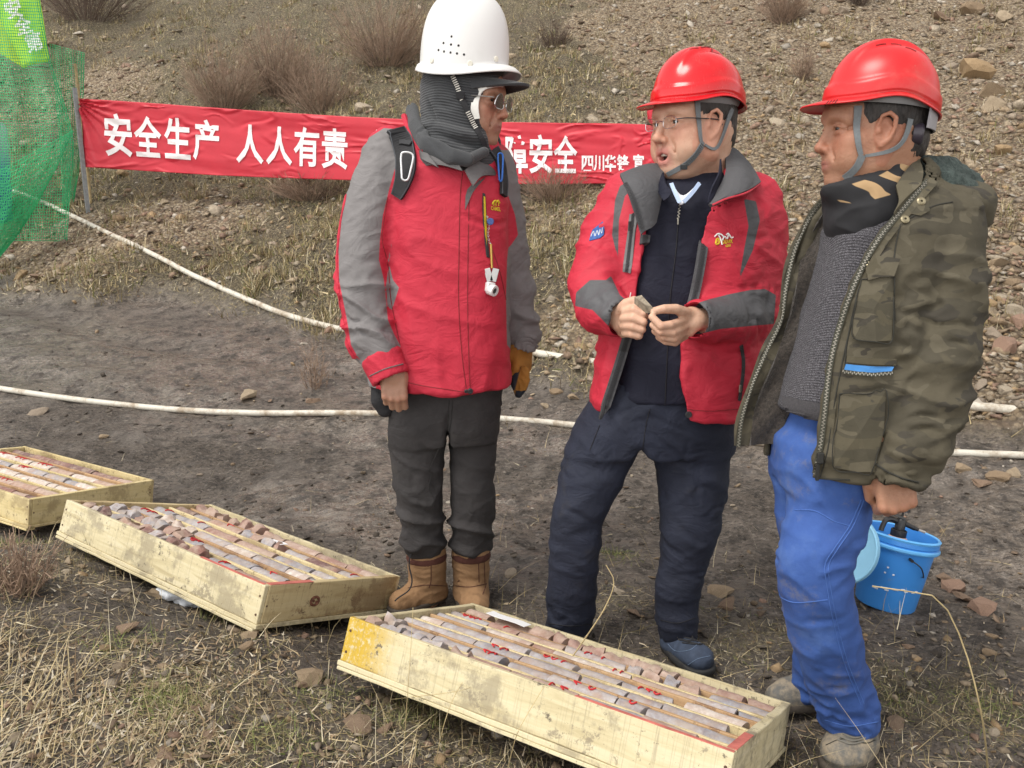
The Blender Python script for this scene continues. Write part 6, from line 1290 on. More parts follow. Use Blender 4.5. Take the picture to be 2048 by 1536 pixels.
    for uv in ([(1336,1288),(1352,1302),(1380,1300),(1400,1284)], [(1376,1330),(1395,1318),(1420,1312)]): L, Nn = ssf.line(uv, 16, .0008, 2.25); mb = MB(); mb.tube(L, .0009, 5); mb.build('stitching', m_st, sh_)
    shoe([(1142,1272,2.42,.038),(1130,1288,2.36,.042),(1118,1300,2.30,.04)], [(1142,1250,2.42,.044),(1142,1275,2.42,.042)], P(1135, 1302, 2.36)[2], 'shoe', m_shoe)
    # --- stone in his hands : a thing of its own
    m_ore = plain('ore_chip', (.24, .20, .15), .8, var=.45, vscale=90, bump=.5, bscale=200)
    A_ = [P(1269,594,2.075), P(1283,590,2.07), P(1305,614,2.045), P(1308,626,2.045), P(1285,626,2.07), P(1268,612,2.085)]; c_ = np.mean(A_, 0); V = [q for q in A_] + [q + (c_ - q) * .35 + np.array([0, .022, -.004]) for q in A_] + [c_ + np.array([.002, -.012, .003])]
    F = [[12, i, (i + 1) % 6] for i in range(6)] + [[i, 6 + i, 6 + (i + 1) % 6, (i + 1) % 6] for i in range(6)] + [[11, 10, 9, 8, 7, 6]]; st_ = link('stone', mesh_from(np.array(V), F, 'stone', False), m_ore); tag(st_, 'small grey-brown stone chip held between the fingers of the middle man', 'stone')
    return root
man_middle()
# ================================================================== MAN ON THE LEFT (white helmet, red and grey jacket)
def man_left():
    base = P(900, 1205, 2.6); root = empty('person', base, 'man in white helmet and grey knit balaclava, red jacket with grey sleeves', 'person')
    sk = skin_mat('skin_left', (.39, .215, .145), (.30, .11, .09)); psi = R(68); M = frame((math.sin(psi), -math.cos(psi), -.05)); hc = P(938, 206, 2.56); hs = 1.02
    red = (.49, .027, .053); gry = (.185, .175, .178); m_jack = cloth_mat('red_grey_jacket', [red, gry], .68, 800, .25, .10, wr=60); m_redc = cloth_mat('red_cuff', [red], .75, 600, .3, .12); m_jean = cloth_mat('charcoal_jeans', [(.040, .037, .038)], .85, 1100, .35, .3, dirt=(.075, .068, .06)); m_suede = cloth_mat('tan_suede', [(.29, .170, .088)], .9, 500, .35, .3, dirt=(.14, .075, .04)); m_cuffb = cloth_mat('brown_boot_lining', [(.085, .032, .024)], .9, 300, .4, .3)
    # knitted wool
    m_knit, t, b = mat('grey_knit'); N = NT(t); c = N.coord(); kf = N.math('ADD', .5, N.math('MULTIPLY', N.math('SINE', N.attr('panel').outputs['Fac']), .5)); kf = N.math('ADD', N.math('MULTIPLY', kf, .65), N.math('MULTIPLY', N.noise(c, 380, 3, .7), .35))
    N.l(N.ramp(kf, [(0, (.026, .028, .032)), (1, (.062, .065, .071))]), b.inputs['Base Color']); b.inputs['Roughness'].default_value = .95; b.inputs['Sheen Weight'].default_value = .15; N.l(N.bump(kf, .8, .003, N.bump(N.noise(c, 500, 2), .4, .002)), b.inputs['Normal'])
    Vh, Fh, Ah = sculpt_head(dict(ear_x=-.012, stub=.25, noear=1)); hw = place(Vh, M, hc, hs); parts = [(hw, Fh, Ah)]
    # right hand : relaxed fist seen from outside ; left arm hidden in a glove
    Hm = np.stack([np.array([.05, -.05, -1.0]) / 1.0037, np.array([1, .12, .05]) / 1.01, np.array([.1, -1, .05]) / 1.01], 1); Vf, Ff, Af = sculpt_hand([(40, 88, 55), (42, 92, 55), (44, 94, 55), (48, 94, 55)], [(.016, .028, -.012), (.048, .040, -.028), (.076, .030, -.040), (.096, .020, -.046)], False, 1.0, .03)
    parts.append((place(Vf, Hm, P(785, 738, 2.40), .94), Ff, Af))
    parts.append(trunk([secs([(290,850,970,.09,2.62),(400,800,990,.10,2.6),(600,800,990,.11,2.58),(800,800,980,.11,2.58)]), limb([(790,320,2.58,.04),(742,410,2.53,.035),(724,530,2.49,.034),(730,605,2.46,.033),(750,680,2.43,.03),(778,738,2.41,.026)]), limb([(978,340,2.67,.035),(1003,430,2.70,.032),(1014,520,2.71,.032),(1030,605,2.70,.03),(1046,672,2.685,.024)]), limb([(835,850,2.57,.07),(842,1000,2.56,.055),(852,1190,2.58,.05)]), limb([(940,850,2.6,.07),(940,1000,2.58,.055),(942,1190,2.6,.05)])], .018))
    body_obj(parts, sk, root); head = Surf(hw, Fh); eyes(root, M, hc, hs, (1, -.2, -.05))
    # --- balaclava
    s = SDF((-.19, -.15, -.27), (.15, .15, .15), .0040); s.add(ell((-.022, 0, .040), (.122, .094, .100))); s.add(ell((.020, 0, -.03), (.084, .082, .092)), .03); s.add(tub([(-.045, 0, -.02), (-.045, 0, -.12), (-.035, 0, -.25)], [.098, .104, .110]), .03); s.add(ell((.04, 0, -.125), (.06, .06, .045)), .03)
    for zz, tl, rr in ((-.075, .25, .017), (-.115, .45, .020), (-.155, .6, .018)):
        th = np.linspace(0, 2 * np.pi, 25); s.add(tub([(-.030 + .108 * math.cos(a), .100 * math.sin(a), zz - tl * .085 * math.cos(a) - .01) for a in th], rr), .014)
    s.sub(ell((.116, 0, -.022), (.082, .092, .080)), .006); s.sub(ell((.10, 0, -.09), (.05, .045, .05)), .01)
    V, F = s.nets(); V = smooth(V, F, 2); Nn = normals(V, F); V = V + Nn * (.0045 * fold(V, (.7, 0, 1), .06, 4, 3, .3, 2) + .007 * crease(V, (.6, 0, 1), .055, 5, 8) * np.clip((.03 - V[:, 2]) / .05, 0, 1))[:, None]
    bme = mesh_from(place(V, M, hc, hs), F, 'balaclava'); fattr(bme, 'panel', V[:, 2] * 900 + 6 * np.sin(V[:, 0] * 30) + np.clip(.0 - V[:, 2], 0, 1) * 60); bal = link('balaclava', bme, m_knit, root); bs = Surf(place(V, M, hc, hs), F)
    # ribbed visor
    rows = []
    for i, f in enumerate(np.linspace(0, 1, 10)):
        row = []
        for t_ in np.linspace(-1.25, 1.25, 61):
            rr = .083 + (.092) * f * math.cos(t_ * .95) ** .8; row.append(((rr if f else .085) * math.cos(t_) + .004, .082 * math.sin(t_) * (1 + .05 * f), .058 - .012 * f ** 1.6 - .030 * (1 - math.cos(t_)) * f + .0012 * math.sin(t_ * 75)))
        rows.append(row)
    G = place(np.array(rows).reshape(-1, 3), M, hc, hs).reshape(10, 61, 3); MB().grid(G, .007).build('cap_visor', m_knit, root, smooth=True)
    # white liner at the temple
    m_lin = plain('white_liner', (.70, .69, .66), .8, var=.06, vscale=40); L, Nn = head.line([(1000,170),(978,172),(962,180),(954,196),(951,215),(953,238)], 20, .007, 2.5); k = np.ones(5) / 5
    for a in range(3): Nn[2:-2, a] = np.convolve(Nn[:, a], k, 'valid')
    mb = MB(); ribbon(mb, L, Nn, np.linspace(.016, .024, 20), .004); mb.build('hood_liner', m_lin, root, smooth=True)
    # --- sunglasses
    gl = bpy.data.objects.new('sunglasses', None); COL.objects.link(gl); gl.parent = root; lp = lambda q: place(np.atleast_2d(np.array(q, float)), M, hc, hs)
    for y in (-1, 1):
        ring = [(.112 - abs(dy) * .2 * (1 if dy * y > 0 else .3) + dz * .08, y * .035 + dy, -.004 + dz) for dy, dz in [(.026 * math.cos(t_) * (1 - .12 * math.sin(t_)), .0205 * math.sin(t_) - .003 * math.cos(2 * t_)) for t_ in np.linspace(0, 2 * np.pi, 29)]]
        mb = MB(); mb.tube(lp(ring), .0013, 6); mb.build('rim', m_steel, gl, smooth=True); c0 = np.mean(ring[:-1], 0) + np.array([.003, 0, 0]); V = np.vstack([lp(c0), lp(ring[:-1])]); link('lens', mesh_from(V, [[0, 1 + k, 1 + (k + 1) % 28] for k in range(28)]), m_slens, gl)
        mb = MB(); mb.tube(spline(lp([(.103, y * .061, .006), (.085, y * .073, .007), (.04, y * .080, .009), (.01, y * .084, .010)]), 12), .0016, 6); mb.build('temple', m_steel, gl, smooth=True)
    mb = MB(); mb.tube(spline(lp([(.112, -.012, .008), (.115, 0, .010), (.112, .012, .008)]), 8), .0012, 6); mb.tube(spline(lp([(.112, -.014, -.001), (.115, 0, .002), (.112, .014, -.001)]), 8), .0012, 6); mb.build('bridge', m_steel, gl, smooth=True)
    # --- helmet
    m_wht = shell_mat('white_helmet_shell', (.66, .66, .66), .30, (.48, .45, .40), .18); he, loc, HW, HF, _ = helmet('dome', root, M, hc, (m_wht,), a=.130, b_=.113, hgt=.196, z0=.106, x0=-.020, tilt=.03, peak=.030); hsf = Surf(HW, HF.tolist())
    mb = MB()
    for u, v in [(903,73),(887,86),(902,89),(917,91),(877,100),(888,103),(901,105),(914,107),(928,109)]: p, n_ = hsf.hit(u, v, .0004, 2.5); mb.lathe([(0, .0003), (.0030, .0003), (.0034, -.0005)], p, n_, 10)
    tag(mb.build('vent_holes', plain('vent_black', (.012, .012, .012), .8), he), kind='stuff')
    for u, v in [(864,121),(940,127),(992,118)]: p, n_ = hsf.hit(u, v, 0, 2.5); mb = MB(); mb.lathe([(0, .0036), (.0062, .0034), (.0076, .002), (.0078, -.001)], p, n_, 18); mb.build('rivet_cap', plain('cream_cap', (.66, .64, .56), .45), he, smooth=True)
    G = [[loc((.122 * r_ * math.cos(t_), .104 * r_ * math.sin(t_), z))[0] for t_ in np.linspace(0, 2 * np.pi, 49)] for r_, z in ((1.0, .004), (.97, -.018), (.93, -.026))]; MB().grid(np.array(G), .002).build('suspension_band', plain('dark_band', (.05, .055, .06), .7), he, smooth=True)
    # chin strap with white ticks
    L, Nn = bs.line([(905,150),(915,175),(925,200),(940,232),(952,258),(968,290),(968,310)], 40, .004, 2.5); k = np.ones(5) / 5
    for A_ in (L, Nn):
        for a in range(3): A_[2:-2, a] = np.convolve(A_[:, a], k, 'valid')
    mb = MB(); ribbon(mb, L, Nn, .016, .002); cs = mb.build('chin_strap', m_black, he); mb = MB()
    for i in list(range(1, 13)) + list(range(18, 27)): ribbon(mb, np.array([L[i] - (L[i + 1] - L[i]) * .22, L[i] + (L[i + 1] - L[i]) * .22]) + Nn[i] * .0012, np.repeat(Nn[i][None], 2, 0), .013, .0018)
    tag(mb.build('strap_ticks', plain('white_tick', (.62, .60, .55), .8), cs), kind='stuff'); p, n_ = bs.hit(922, 190, .007, 2.5); mb = MB(); mb.box(p, (.012, .010, .003), frame(n_)[:, [1, 2, 0]], .001); mb.build('strap_slider', m_black, he)
    # --- jacket
    lo = np.array([P(650, 0, 2.5)[0], 2.28, P(0, 812, 2.5)[2]]); hi = np.array([P(1095, 0, 2.7)[0], 2.90, P(0, 215, 2.7)[2]]); s = SDF(lo, hi, .0060)
    s.add(secs([(262,835,975,.085,2.62),(280,800,995,.11,2.61),(305,778,1008,.13,2.60),(340,768,1013,.14,2.595),(420,768,1015,.150,2.59),(520,766,1017,.158,2.585),(620,758,1020,.165,2.58),(710,744,1021,.172,2.58),(792,730,1022,.176,2.58)]))
    sR = [(783,305,2.58,.078),(742,410,2.53,.080),(724,530,2.49,.079),(728,605,2.46,.077),(748,680,2.43,.068),(770,724,2.412,.050)]; sL = [(985,335,2.67,.070),(1003,430,2.70,.072),(1014,520,2.71,.072),(1030,605,2.70,.066),(1046,672,2.685,.052),(1048,690,2.68,.044)]
    s.add(limb(sR), .022); s.add(limb(sL), .022)
    s.sub(limb([(782,752,2.40,.040),(786,790,2.39,.05)]), .003); s.sub(limb([(1047,682,2.68,.034),(1047,720,2.68,.036)]), .003)
    s.sub(limb([(905,215,2.55,.092),(905,280,2.55,.085),(925,310,2.50,.055)]), .006)
    s.cut(lambda X, Y, Z: np.float32(P(0, 792, 2.42)[2]) - Z + .075 * (X - np.float32(P(930, 0, 2.42)[0])) * (X > np.float32(P(930, 0, 2.42)[0])) + .02 * (np.float32(P(930, 0, 2.42)[0]) - X), .008)
    pg = [[(768,256),(792,258),(792,330),(778,380),(766,430),(760,480),(758,520),(768,560),(772,600),(776,640),(788,668),(800,690),(802,702),(740,735),(716,715),(702,690),(694,640),(686,600),(678,560),(677,500),(683,440),(694,370),(712,310),(738,275)],
          [(786,470),(776,520),(786,560),(798,575),(784,620),(775,612),(772,570)], [(690,700),(735,730),(752,770),(752,800),(690,800)],
          [(1008,345),(1016,395),(1022,440),(1018,480),(1014,520),(1012,600),(1014,690),(1040,720),(1110,690),(1100,500),(1050,380),(1020,300),(1000,300)]]
    ex = [[(1016,390),(1030,430),(1036,470),(1022,490),(1012,500),(1010,420)]]
    def pan(V):
        uv = proj(V); d = np.max([polysd(uv, p) for p in pg], 0); return np.minimum(d, -polysd(uv, ex[0]))
    def dj(V, N):
        u, v = proj(V).T; arm = np.clip((798 - u) / 20, 0, 1) + np.clip((u - 1018) / 12, 0, 1); low = np.clip((v - 520) / 80, 0, 1); arm = np.clip(arm, 0, 1)
        return arm * ((.004 + .013 * low) * fold(V, (.45, 0, 1), .07, 3.4, 31, .3, 2.4) + .003 * fold(V, (-.6, 0, 1), .04, 3.5, 32, .3, 2)) + arm * (.004 + .006 * low) * crease(V, (.4, 0, 1), .06, 4, 35) + (1 - arm) * .0055 * crease(V, (.45, 0, 1), .12, 5, 36, .12, .05) + (1 - arm) * (.0055 * fold(V, (.4, 0, 1), .13, 4.5, 33, .3, 2) + .004 * fold(V, (1, 0, .2), .10, 6, 34, .3, 2)) + .0015 * fbm(V * 25, 3, 4)
    jk, JV, JF = garment('jacket', s, m_jack, root, dj, pan); js = Surf(JV, JF); m_sm = plain('dark_red_seam_left', (.20, .010, .016), .7); m_gt = cloth_mat('grey_trim', [(.13, .125, .128)], .75, 500, .3, .12)
    for uv in ([(925,345),(920,400),(918,500),(917,600),(923,700),(934,790)], [(938,400),(936,500),(935,600),(937,700),(940,775)], [(775,395),(768,440),(764,480),(776,530),(782,600),(800,690)], [(803,762),(850,772),(930,784)], [(985,500),(1000,545),(1012,600)]): seam_(js, uv, m_sm, jk)
    for uv in ([(692,390),(684,430),(679,460),(674,520),(676,580)], [(676,580),(684,640),(694,690),(712,722)]): L, Nn = js.line(uv, 26, .0, 2.45); mb = MB(); ribbon(mb, L, Nn, .012, .002); mb.build('red_piping', m_redc, jk, smooth=True)
    # cuff turned back
    s = SDF(P(775, 735, 2.4) - .13, P(775, 735, 2.4) + .13, .0036); a0, a1 = P(764, 716, 2.415), P(781, 754, 2.40); s.add(tub([a0, a1], [.060, .056], flat=((0, 1, 0), 1.05))); ax = (a1 - a0) / np.linalg.norm(a1 - a0); s.cut(lambda X, Y, Z: np.maximum(np.float32(-.012) - ((X - np.float32(a0[0])) * np.float32(ax[0]) + (Y - np.float32(a0[1])) * np.float32(ax[1]) + (Z - np.float32(a0[2])) * np.float32(ax[2])), ((X - np.float32(a1[0])) * np.float32(ax[0]) + (Y - np.float32(a1[1])) * np.float32(ax[1]) + (Z - np.float32(a1[2])) * np.float32(ax[2])) - np.float32(.006)), .006); s.sub(tub([a1 - ax * .02, a1 + ax * .05], [.043, .05]), .004)
    cf, CV, CF_ = garment('cuff', s, m_redc, jk, lambda V, N: .0035 * fold(V, (.6, 0, 1), .035, 4, 6)); seam_(Surf(CV, CF_), [(740,752),(770,738),(806,728)], m_gt, cf, r=.0018)
    # collar
    wing_([[(822,228,2.62),(832,262,2.52),(850,300,2.46)],[(828,252,2.60),(838,285,2.49),(866,318,2.44)],[(836,296,2.55),(846,318,2.46),(876,335,2.425)]], 'collar', m_gt, .010, jk)
    wing_([[(838,318,2.475),(860,308,2.45),(902,304,2.43)],[(840,326,2.472),(868,318,2.44),(912,318,2.42)],[(845,332,2.468),(880,330,2.43),(925,342,2.412)]], 'collar_edge', m_gt, .006, jk)
    wing_([[(930,340,2.42),(950,322,2.46),(975,316,2.52)],[(938,356,2.418),(962,340,2.45),(990,334,2.52)],[(946,372,2.415),(965,352,2.445),(1000,352,2.54)]], 'collar_edge', m_gt, .006, jk)
    mb = MB(); mb.tube(spline([P(808,232,2.60),P(818,262,2.545),P(834,292,2.50),P(850,300,2.46)], 14), .009, 8); mb.build('collar_piping', m_redc, jk, smooth=True)
    s = SDF(P(905, 280, 2.55) - .17, P(905, 280, 2.55) + .17, .004); s.add(limb([(824,222,2.63,.024),(830,254,2.54,.026),(852,288,2.46,.026),(900,312,2.42,.024),(935,320,2.42,.02)], flat=((-.55, -.8, .1), 2.4)), .01); s.add(limb([(880,300,2.455,.016),(940,318,2.43,.016),(968,304,2.47,.015)]), .01); V, F = s.nets(); V = smooth(V, F, 2); V = V + normals(V, F) * (.004 * crease(V, (.6, -.3, .6), .05, 5, 9))[:, None]; link('knit_collar', mesh_from(V, F), m_knit, root)
    decal_([(931,392),(935,378),(960,352),(975,340),(968,358),(952,376),(938,396),(930,420)], m_gt, 'storm_flap', jk, js); decal_([(942,364),(958,350),(964,354),(946,372)], m_redc, 'flap_tab', jk, js, off=.003)
    for u, v, r in ((932,782,.0055),(940,782,.0085)): p, n_ = js.hit(u, v, .0012, 2.42); mb = MB(); disc(mb, p, n_, r, .004); mb.build('snap_button', m_dark, jk, smooth=True)
    # yellow lined chest pocket, logo
    m_yl = plain('yellow_lining', (.60, .46, .02), .7); po = decal_([(965,386),(970,388),(973,440),(975,480),(979,516),(973,514),(968,470),(965,430)], m_dark, 'pocket', jk, js); decal_([(966.5,392),(969.5,394),(971.5,440),(973.5,478),(976.5,505),(974,503),(969.5,468),(967,430)], m_yl, 'pocket_lining', po, js, off=.0028)
    textline_('CAMEL', ((981,420),(1000,423)), js, m_yl, jk, 8, 'logo_lettering'); mb = MB(); L, Nn = js.line([(984,409),(986,404),(990,401),(992,404),(995,401),(998,406)], 16, .002, 2.45); mb.tube(L, .0028, 5)
    for u in (987, 991, 996): L, Nn = js.line([(u,404),(u,412)], 5, .002, 2.45); mb.tube(L, .0015, 5)
    mb.build('logo_camel', m_yl, jk, smooth=True)
    # --- backpack straps with carabiners
    def pstrap(uv, w_, th=.010):
        L, Nn = js.line(uv, 30, .002, 2.5); k = np.ones(7) / 7
        for A_ in (L, Nn):
            for a in range(3): A_[3:-3, a] = np.convolve(A_[:, a], k, 'valid')
        Nn /= np.linalg.norm(Nn, axis=1)[:, None]; mb = MB(); ribbon(mb, L, Nn, w_, th); o = mb.build('backpack_strap', m_black, root); e = MB()
        for sgn in (-1, 1): T = np.gradient(L, axis=0); S_ = np.cross(T, Nn); S_ /= np.linalg.norm(S_, axis=1)[:, None]; e.tube(L + S_ * sgn * np.asarray(w_)[:, None] * .47 + Nn * (th - .001), .0022, 5)
        tag(e.build('strap_edging', plain('strap_edge', (.05, .055, .065), .7), o, smooth=True), kind='stuff'); return o, L, Nn
    st1, L1, N1 = pstrap([(790,262),(802,280),(812,305),(814,335),(808,365),(796,394)], np.r_[np.linspace(.060, .062, 18), np.linspace(.060, .036, 12)]); st2, L2, N2 = pstrap([(984,300),(993,315),(1000,335),(1004,365),(1003,392)], np.linspace(.040, .026, 30))
    # the bag on his back
    s = SDF(P(790, 420, 2.8) - [.16, .05, .32], P(900, 420, 2.8) + [.16, .26, .34], .008); s.add(rbox(P(850, 440, 2.86), (.13, .085, .24), None, .06)); V, F = s.nets(); link('backpack', mesh_from(smooth(V, F, 2), F), m_black, root)
    def carabiner(c_, hpx, wpx, Y, m_, par, ang=.15):
        pts = [(-.5,-.9),(-.3,-1),(.2,-1),(.5,-.75),(.42,.2),(.3,.85),(.05,1),(-.2,.9),(-.28,.6),(-.4,0),(-.5,-.5),(-.5,-.9)]; ca, sa = math.cos(ang), math.sin(ang); q = []
        for a, b_ in pts: x, y = a * wpx, b_ * hpx * .5; q.append(P(c_[0] + x * ca - y * sa, c_[1] + x * sa + y * ca, Y))
        mb = MB(); mb.tube(spline(q, 40), .0028, 8); return mb.build('carabiner', m_, par, smooth=True)
    m_alu = plain('white_alloy', (.72, .73, .75), .3, .4); carabiner((812,333), 56, 24, L1[12][1] - .045, m_alu, st1, .12); carabiner((1001,335), 56, 10, L2[14][1] - .035, plain('blue_alloy', (.03, .12, .42), .3, .5), st2, .0)
    mb = MB(); L, Nn = js.line([(800,290),(826,294)], 6, .014, 2.5); ribbon(mb, L, Nn, .016, .003); mb.build('strap_loop', plain('webbing_loop', (.025, .026, .03), .8), st1)
    # --- trousers
    s = SDF([P(745,0,2.5)[0], 2.36, P(0,1150,2.5)[2]], [P(1030,0,2.7)[0], 2.86, P(0,735,2.5)[2]], .0060); s.add(secs([(745,780,1008,.125,2.59),(800,770,1002,.13,2.585),(850,768,1000,.13,2.585),(880,772,996,.12,2.585)]))
    s.add(limb([(838,870,2.57,.098),(838,950,2.56,.083),(842,1010,2.55,.076),(848,1070,2.56,.072),(852,1110,2.57,.064)]), .02); s.add(limb([(942,870,2.60,.086),(941,950,2.585,.075),(941,1010,2.57,.074),(940,1065,2.58,.070),(941,1105,2.59,.062)]), .012)
    prism(s, [(889,940),(893,880),(896,830),(898,880),(899,940),(897,1010),(897,1140),(894,1160),(891,1140),(892,1010)], 9, .022); s.cut(lambda X, Y, Z: np.float32(P(0, 1124, 2.5)[2]) - Z + .05 * (X - np.float32(P(850, 0, 2.5)[0])), .010)
    def dt(V, N):
        u, v = proj(V).T; low = np.clip((v - 930) / 120, 0, 1); return .005 * (1 - low) * fold(V, (.5, 0, 1), .09, 4, 41, .3, 2.2) + .019 * low * fold(V, (.30, 0, 1), .075, 3.2, 42, .35, 2.2) + .004 * low * fold(V, (-.7, 0, 1), .05, 3, 43) + .006 * low * crease(V, (.35, 0, 1), .06, 4, 44) + .004 * (1 - low) * crease(V, (.5, 0, 1), .07, 5, 45) + .0014 * fbm(V * 26, 3, 8)
    tr, TV, TF = garment('trousers', s, m_jean, root, dt); ts = Surf(TV, TF); m_js = plain('jean_seam', (.016, .015, .015), .8)
    for uv in ([(898,800),(896,840),(893,890)], [(905,800),(903,835),(897,880)], [(888,920),(888,980),(885,1040)]): seam_(ts, uv, m_js, tr)
    s = SDF(P(765, 800, 2.5) - .08, P(765, 800, 2.5) + .08, .004); s.add(limb([(762,770,2.52,.03),(764,800,2.51,.034),(770,818,2.51,.026)], flat=((0, 1, 0), 1.4))); V, F = s.nets(); link('belt_pouch', mesh_from(smooth(V, F, 2), F), m_black, root)
    # --- boots
    bt, bsf = boot_([(862,1188,2.60,.050),(835,1196,2.56,.050),(815,1200,2.53,.046),(802,1203,2.51,.040)], [(853,1108,2.575,.062),(855,1150,2.58,.060),(858,1185,2.59,.052)], P(845, 1210, 2.55)[2], 'boot', m_suede, root)
    bt2, bsf2 = boot_([(942,1186,2.61,.050),(946,1198,2.56,.050),(950,1208,2.51,.046),(952,1214,2.48,.040)], [(942,1105,2.59,.061),(942,1150,2.595,.059),(942,1185,2.60,.052)], P(946, 1212, 2.55)[2], 'boot', m_suede, root)
    for b0, c_, w_ in ((bt, (853,1112,2.575), .062), (bt2, (942,1108,2.59), .061)):
        mb = MB(); p = P(*c_); mb.lathe([(w_ * .90, -.012), (w_ * 1.0, -.011), (w_ * 1.045, -.005), (w_ * 1.03, .006), (w_ * .95, .016), (w_ * .8, .014)], p, (0, 0, 1), 36); o = mb.build('boot_collar', m_cuffb, b0, smooth=True)
    for sf, b0, uvs in ((bsf, bt, ([(862,1122),(862,1160),(858,1176)], [(816,1176),(850,1170),(892,1172)])), (bsf2, bt2, ([(957,1120),(958,1165)], [(902,1170),(940,1174),(978,1166)], [(968,1120),(970,1170)]))):
        for uv in uvs: seam_(sf, uv, m_cuffb, b0, 'boot_seam', .0014, 16, 2.5)
    mb = MB(); mb.tube(spline([P(822,1108,2.50),P(818,1130,2.50),P(824,1160,2.49),P(818,1180,2.48),P(796,1196,2.47),P(790,1202,2.46)], 20), .0024, 6); mb.build('boot_lace', m_black, bt, smooth=True)
    # --- glove on his left hand, and the pair-mate held in it
    m_gl, t, b = mat('orange_glove'); N = NT(t); c = N.coord(); N.l(N.mix(N.step(N.attr('panel').outputs['Fac'], -.006, .002), (.012, .015, .024), N.ramp(N.noise(c, 30, 5), [(.3, (.27, .115, .015)), (.7, (.40, .18, .03))])), b.inputs['Base Color']); b.inputs['Roughness'].default_value = .8; N.l(N.bump(N.noise(c, 350, 3), .4, .002), b.inputs['Normal'])
    Gm = np.stack([np.array([-.10, -.10, -1.0]) / 1.01, np.array([.66, .75, .0]), np.array([.75, -.66, 0])], 1); Gm[:, 0] /= np.linalg.norm(Gm[:, 0]); Gm[:, 1] -= Gm[:, 0] * (Gm[:, 0] @ Gm[:, 1]); Gm[:, 1] /= np.linalg.norm(Gm[:, 1]); Gm[:, 2] = np.cross(Gm[:, 0], Gm[:, 1])
    Vg, Fg, _ = sculpt_hand([(35, 70, 45)] * 4, [(.016, .028, -.010), (.046, .046, -.022), (.070, .042, -.036), (.088, .030, -.044)], True, 1.0, .06, glove=.003); gw = place(Vg, Gm, P(1048, 686, 2.68), .95); me = mesh_from(gw, Fg[:, ::1], 'glove'); fattr(me, 'panel', Vg[:, 2] + .018); link('glove', me, m_gl, root)
    s = SDF(P(1045, 760, 2.64) - .12, P(1045, 760, 2.64) + .12, .0035); s.add(limb([(1050,742,2.645,.018),(1046,768,2.64,.020),(1036,790,2.635,.010)], flat=((.5, 1, .2), 1.5)), .0); s.add(limb([(1034,738,2.65,.012),(1030,765,2.645,.014),(1034,786,2.64,.008)], flat=((.3, 1, 0), 1.4)), .006); V, F = s.nets(); V = smooth(V, F, 2); V = V + normals(V, F) * (.004 * fold(V, (1, 0, .6), .03, 4, 3))[:, None]; me = mesh_from(V, F, 'glove'); uvp = proj(V); fattr(me, 'panel', (uvp[:, 0] - (1036 + (uvp[:, 1] - 760) * -.25)) * .002 * np.where(uvp[:, 1] > 781, -1, 1)); o = link('loose_glove', me, m_gl); tag(o, 'orange and black work glove held loosely in the left man\'s gloved hand', 'glove')
    # --- hand lens on a clip, hanging from the pocket zip : a thing of its own
    ln = empty('hand_lens', P(982, 560, 2.40), 'folding hand lens hanging on a brass clip from the red jacket pocket', 'hand lens'); sp = js.hit(975, 445, .004, 2.42)[0]; yl = min(js.hit(984, 560, .0, 2.42)[0][1], sp[1]) - .014
    m_br = plain('brass', (.50, .34, .09), .35, .8); m_wp = plain('white_lens_case', (.74, .74, .75), .35, .1); m_bd = plain('blue_badge', (.04, .08, .26), .5, var=.5, vscale=250)
    mb = MB(); p = P(981, 443, yl + .004); mb.lathe([(0, .003), (.0085, .0028), (.010, .001), (.010, -.002)], p, (.1, -1, .05), 24); mb.build('badge', m_bd, ln, smooth=True)
    mb = MB(); q = spline([sp, P(974, 432, yl + .006), P(978, 452, yl + .004), P(976, 465, yl + .003), P(978, 482, yl + .002), P(982, 490, yl)], 22)
    for i in range(len(q) - 1): d = q[i + 1] - q[i]; c_ = (q[i] + q[i + 1]) / 2; e1 = np.array([1, 0, 0]) if i % 2 else np.array([0, 1, 0]); mb.tube([c_ + (d * .62 * math.cos(t_)) + e1 * .0026 * math.sin(t_) for t_ in np.linspace(0, 6.283, 9)], .0008, 4, caps=False)
    tag(mb.build('chain', m_steel, ln, smooth=True), kind='stuff'); mb = MB(); mb.tube([P(982, 488, yl), P(984, 536, yl)], .0036, 10); mb.build('clip', m_br, ln, smooth=True)
    for dx, tl in ((-6, -.25), (6, .25)):
        c_ = P(983 + dx, 550, yl); mb = MB(); Rm = eulM((0, tl, .0)); mb.box(c_, (.0095, .0012, .019), Rm, .001); mb.build('cover_plate', plain('grey_plate', (.42, .42, .43), .3, .5), ln)
    mb = MB(); c_ = P(984, 580, yl - .002); mb.lathe([(.009, -.012), (.0155, -.012), (.0165, -.010), (.0165, .010), (.0155, .012), (.009, .012), (.0085, .0), (.009, -.012)], c_, (.75, -.62, -.25), 28); mb.box(c_ + [-.006, .003, .008], (.013, .010, .014), eulM((.5, .15, 0)), .003); mb.build('lens_case', m_wp, ln, smooth=True); mb = MB(); mb.lathe([(0, .009), (.009, .009)], c_, (.75, -.62, -.25), 20); mb.build('lens', m_slens, ln)
    return root
man_left()
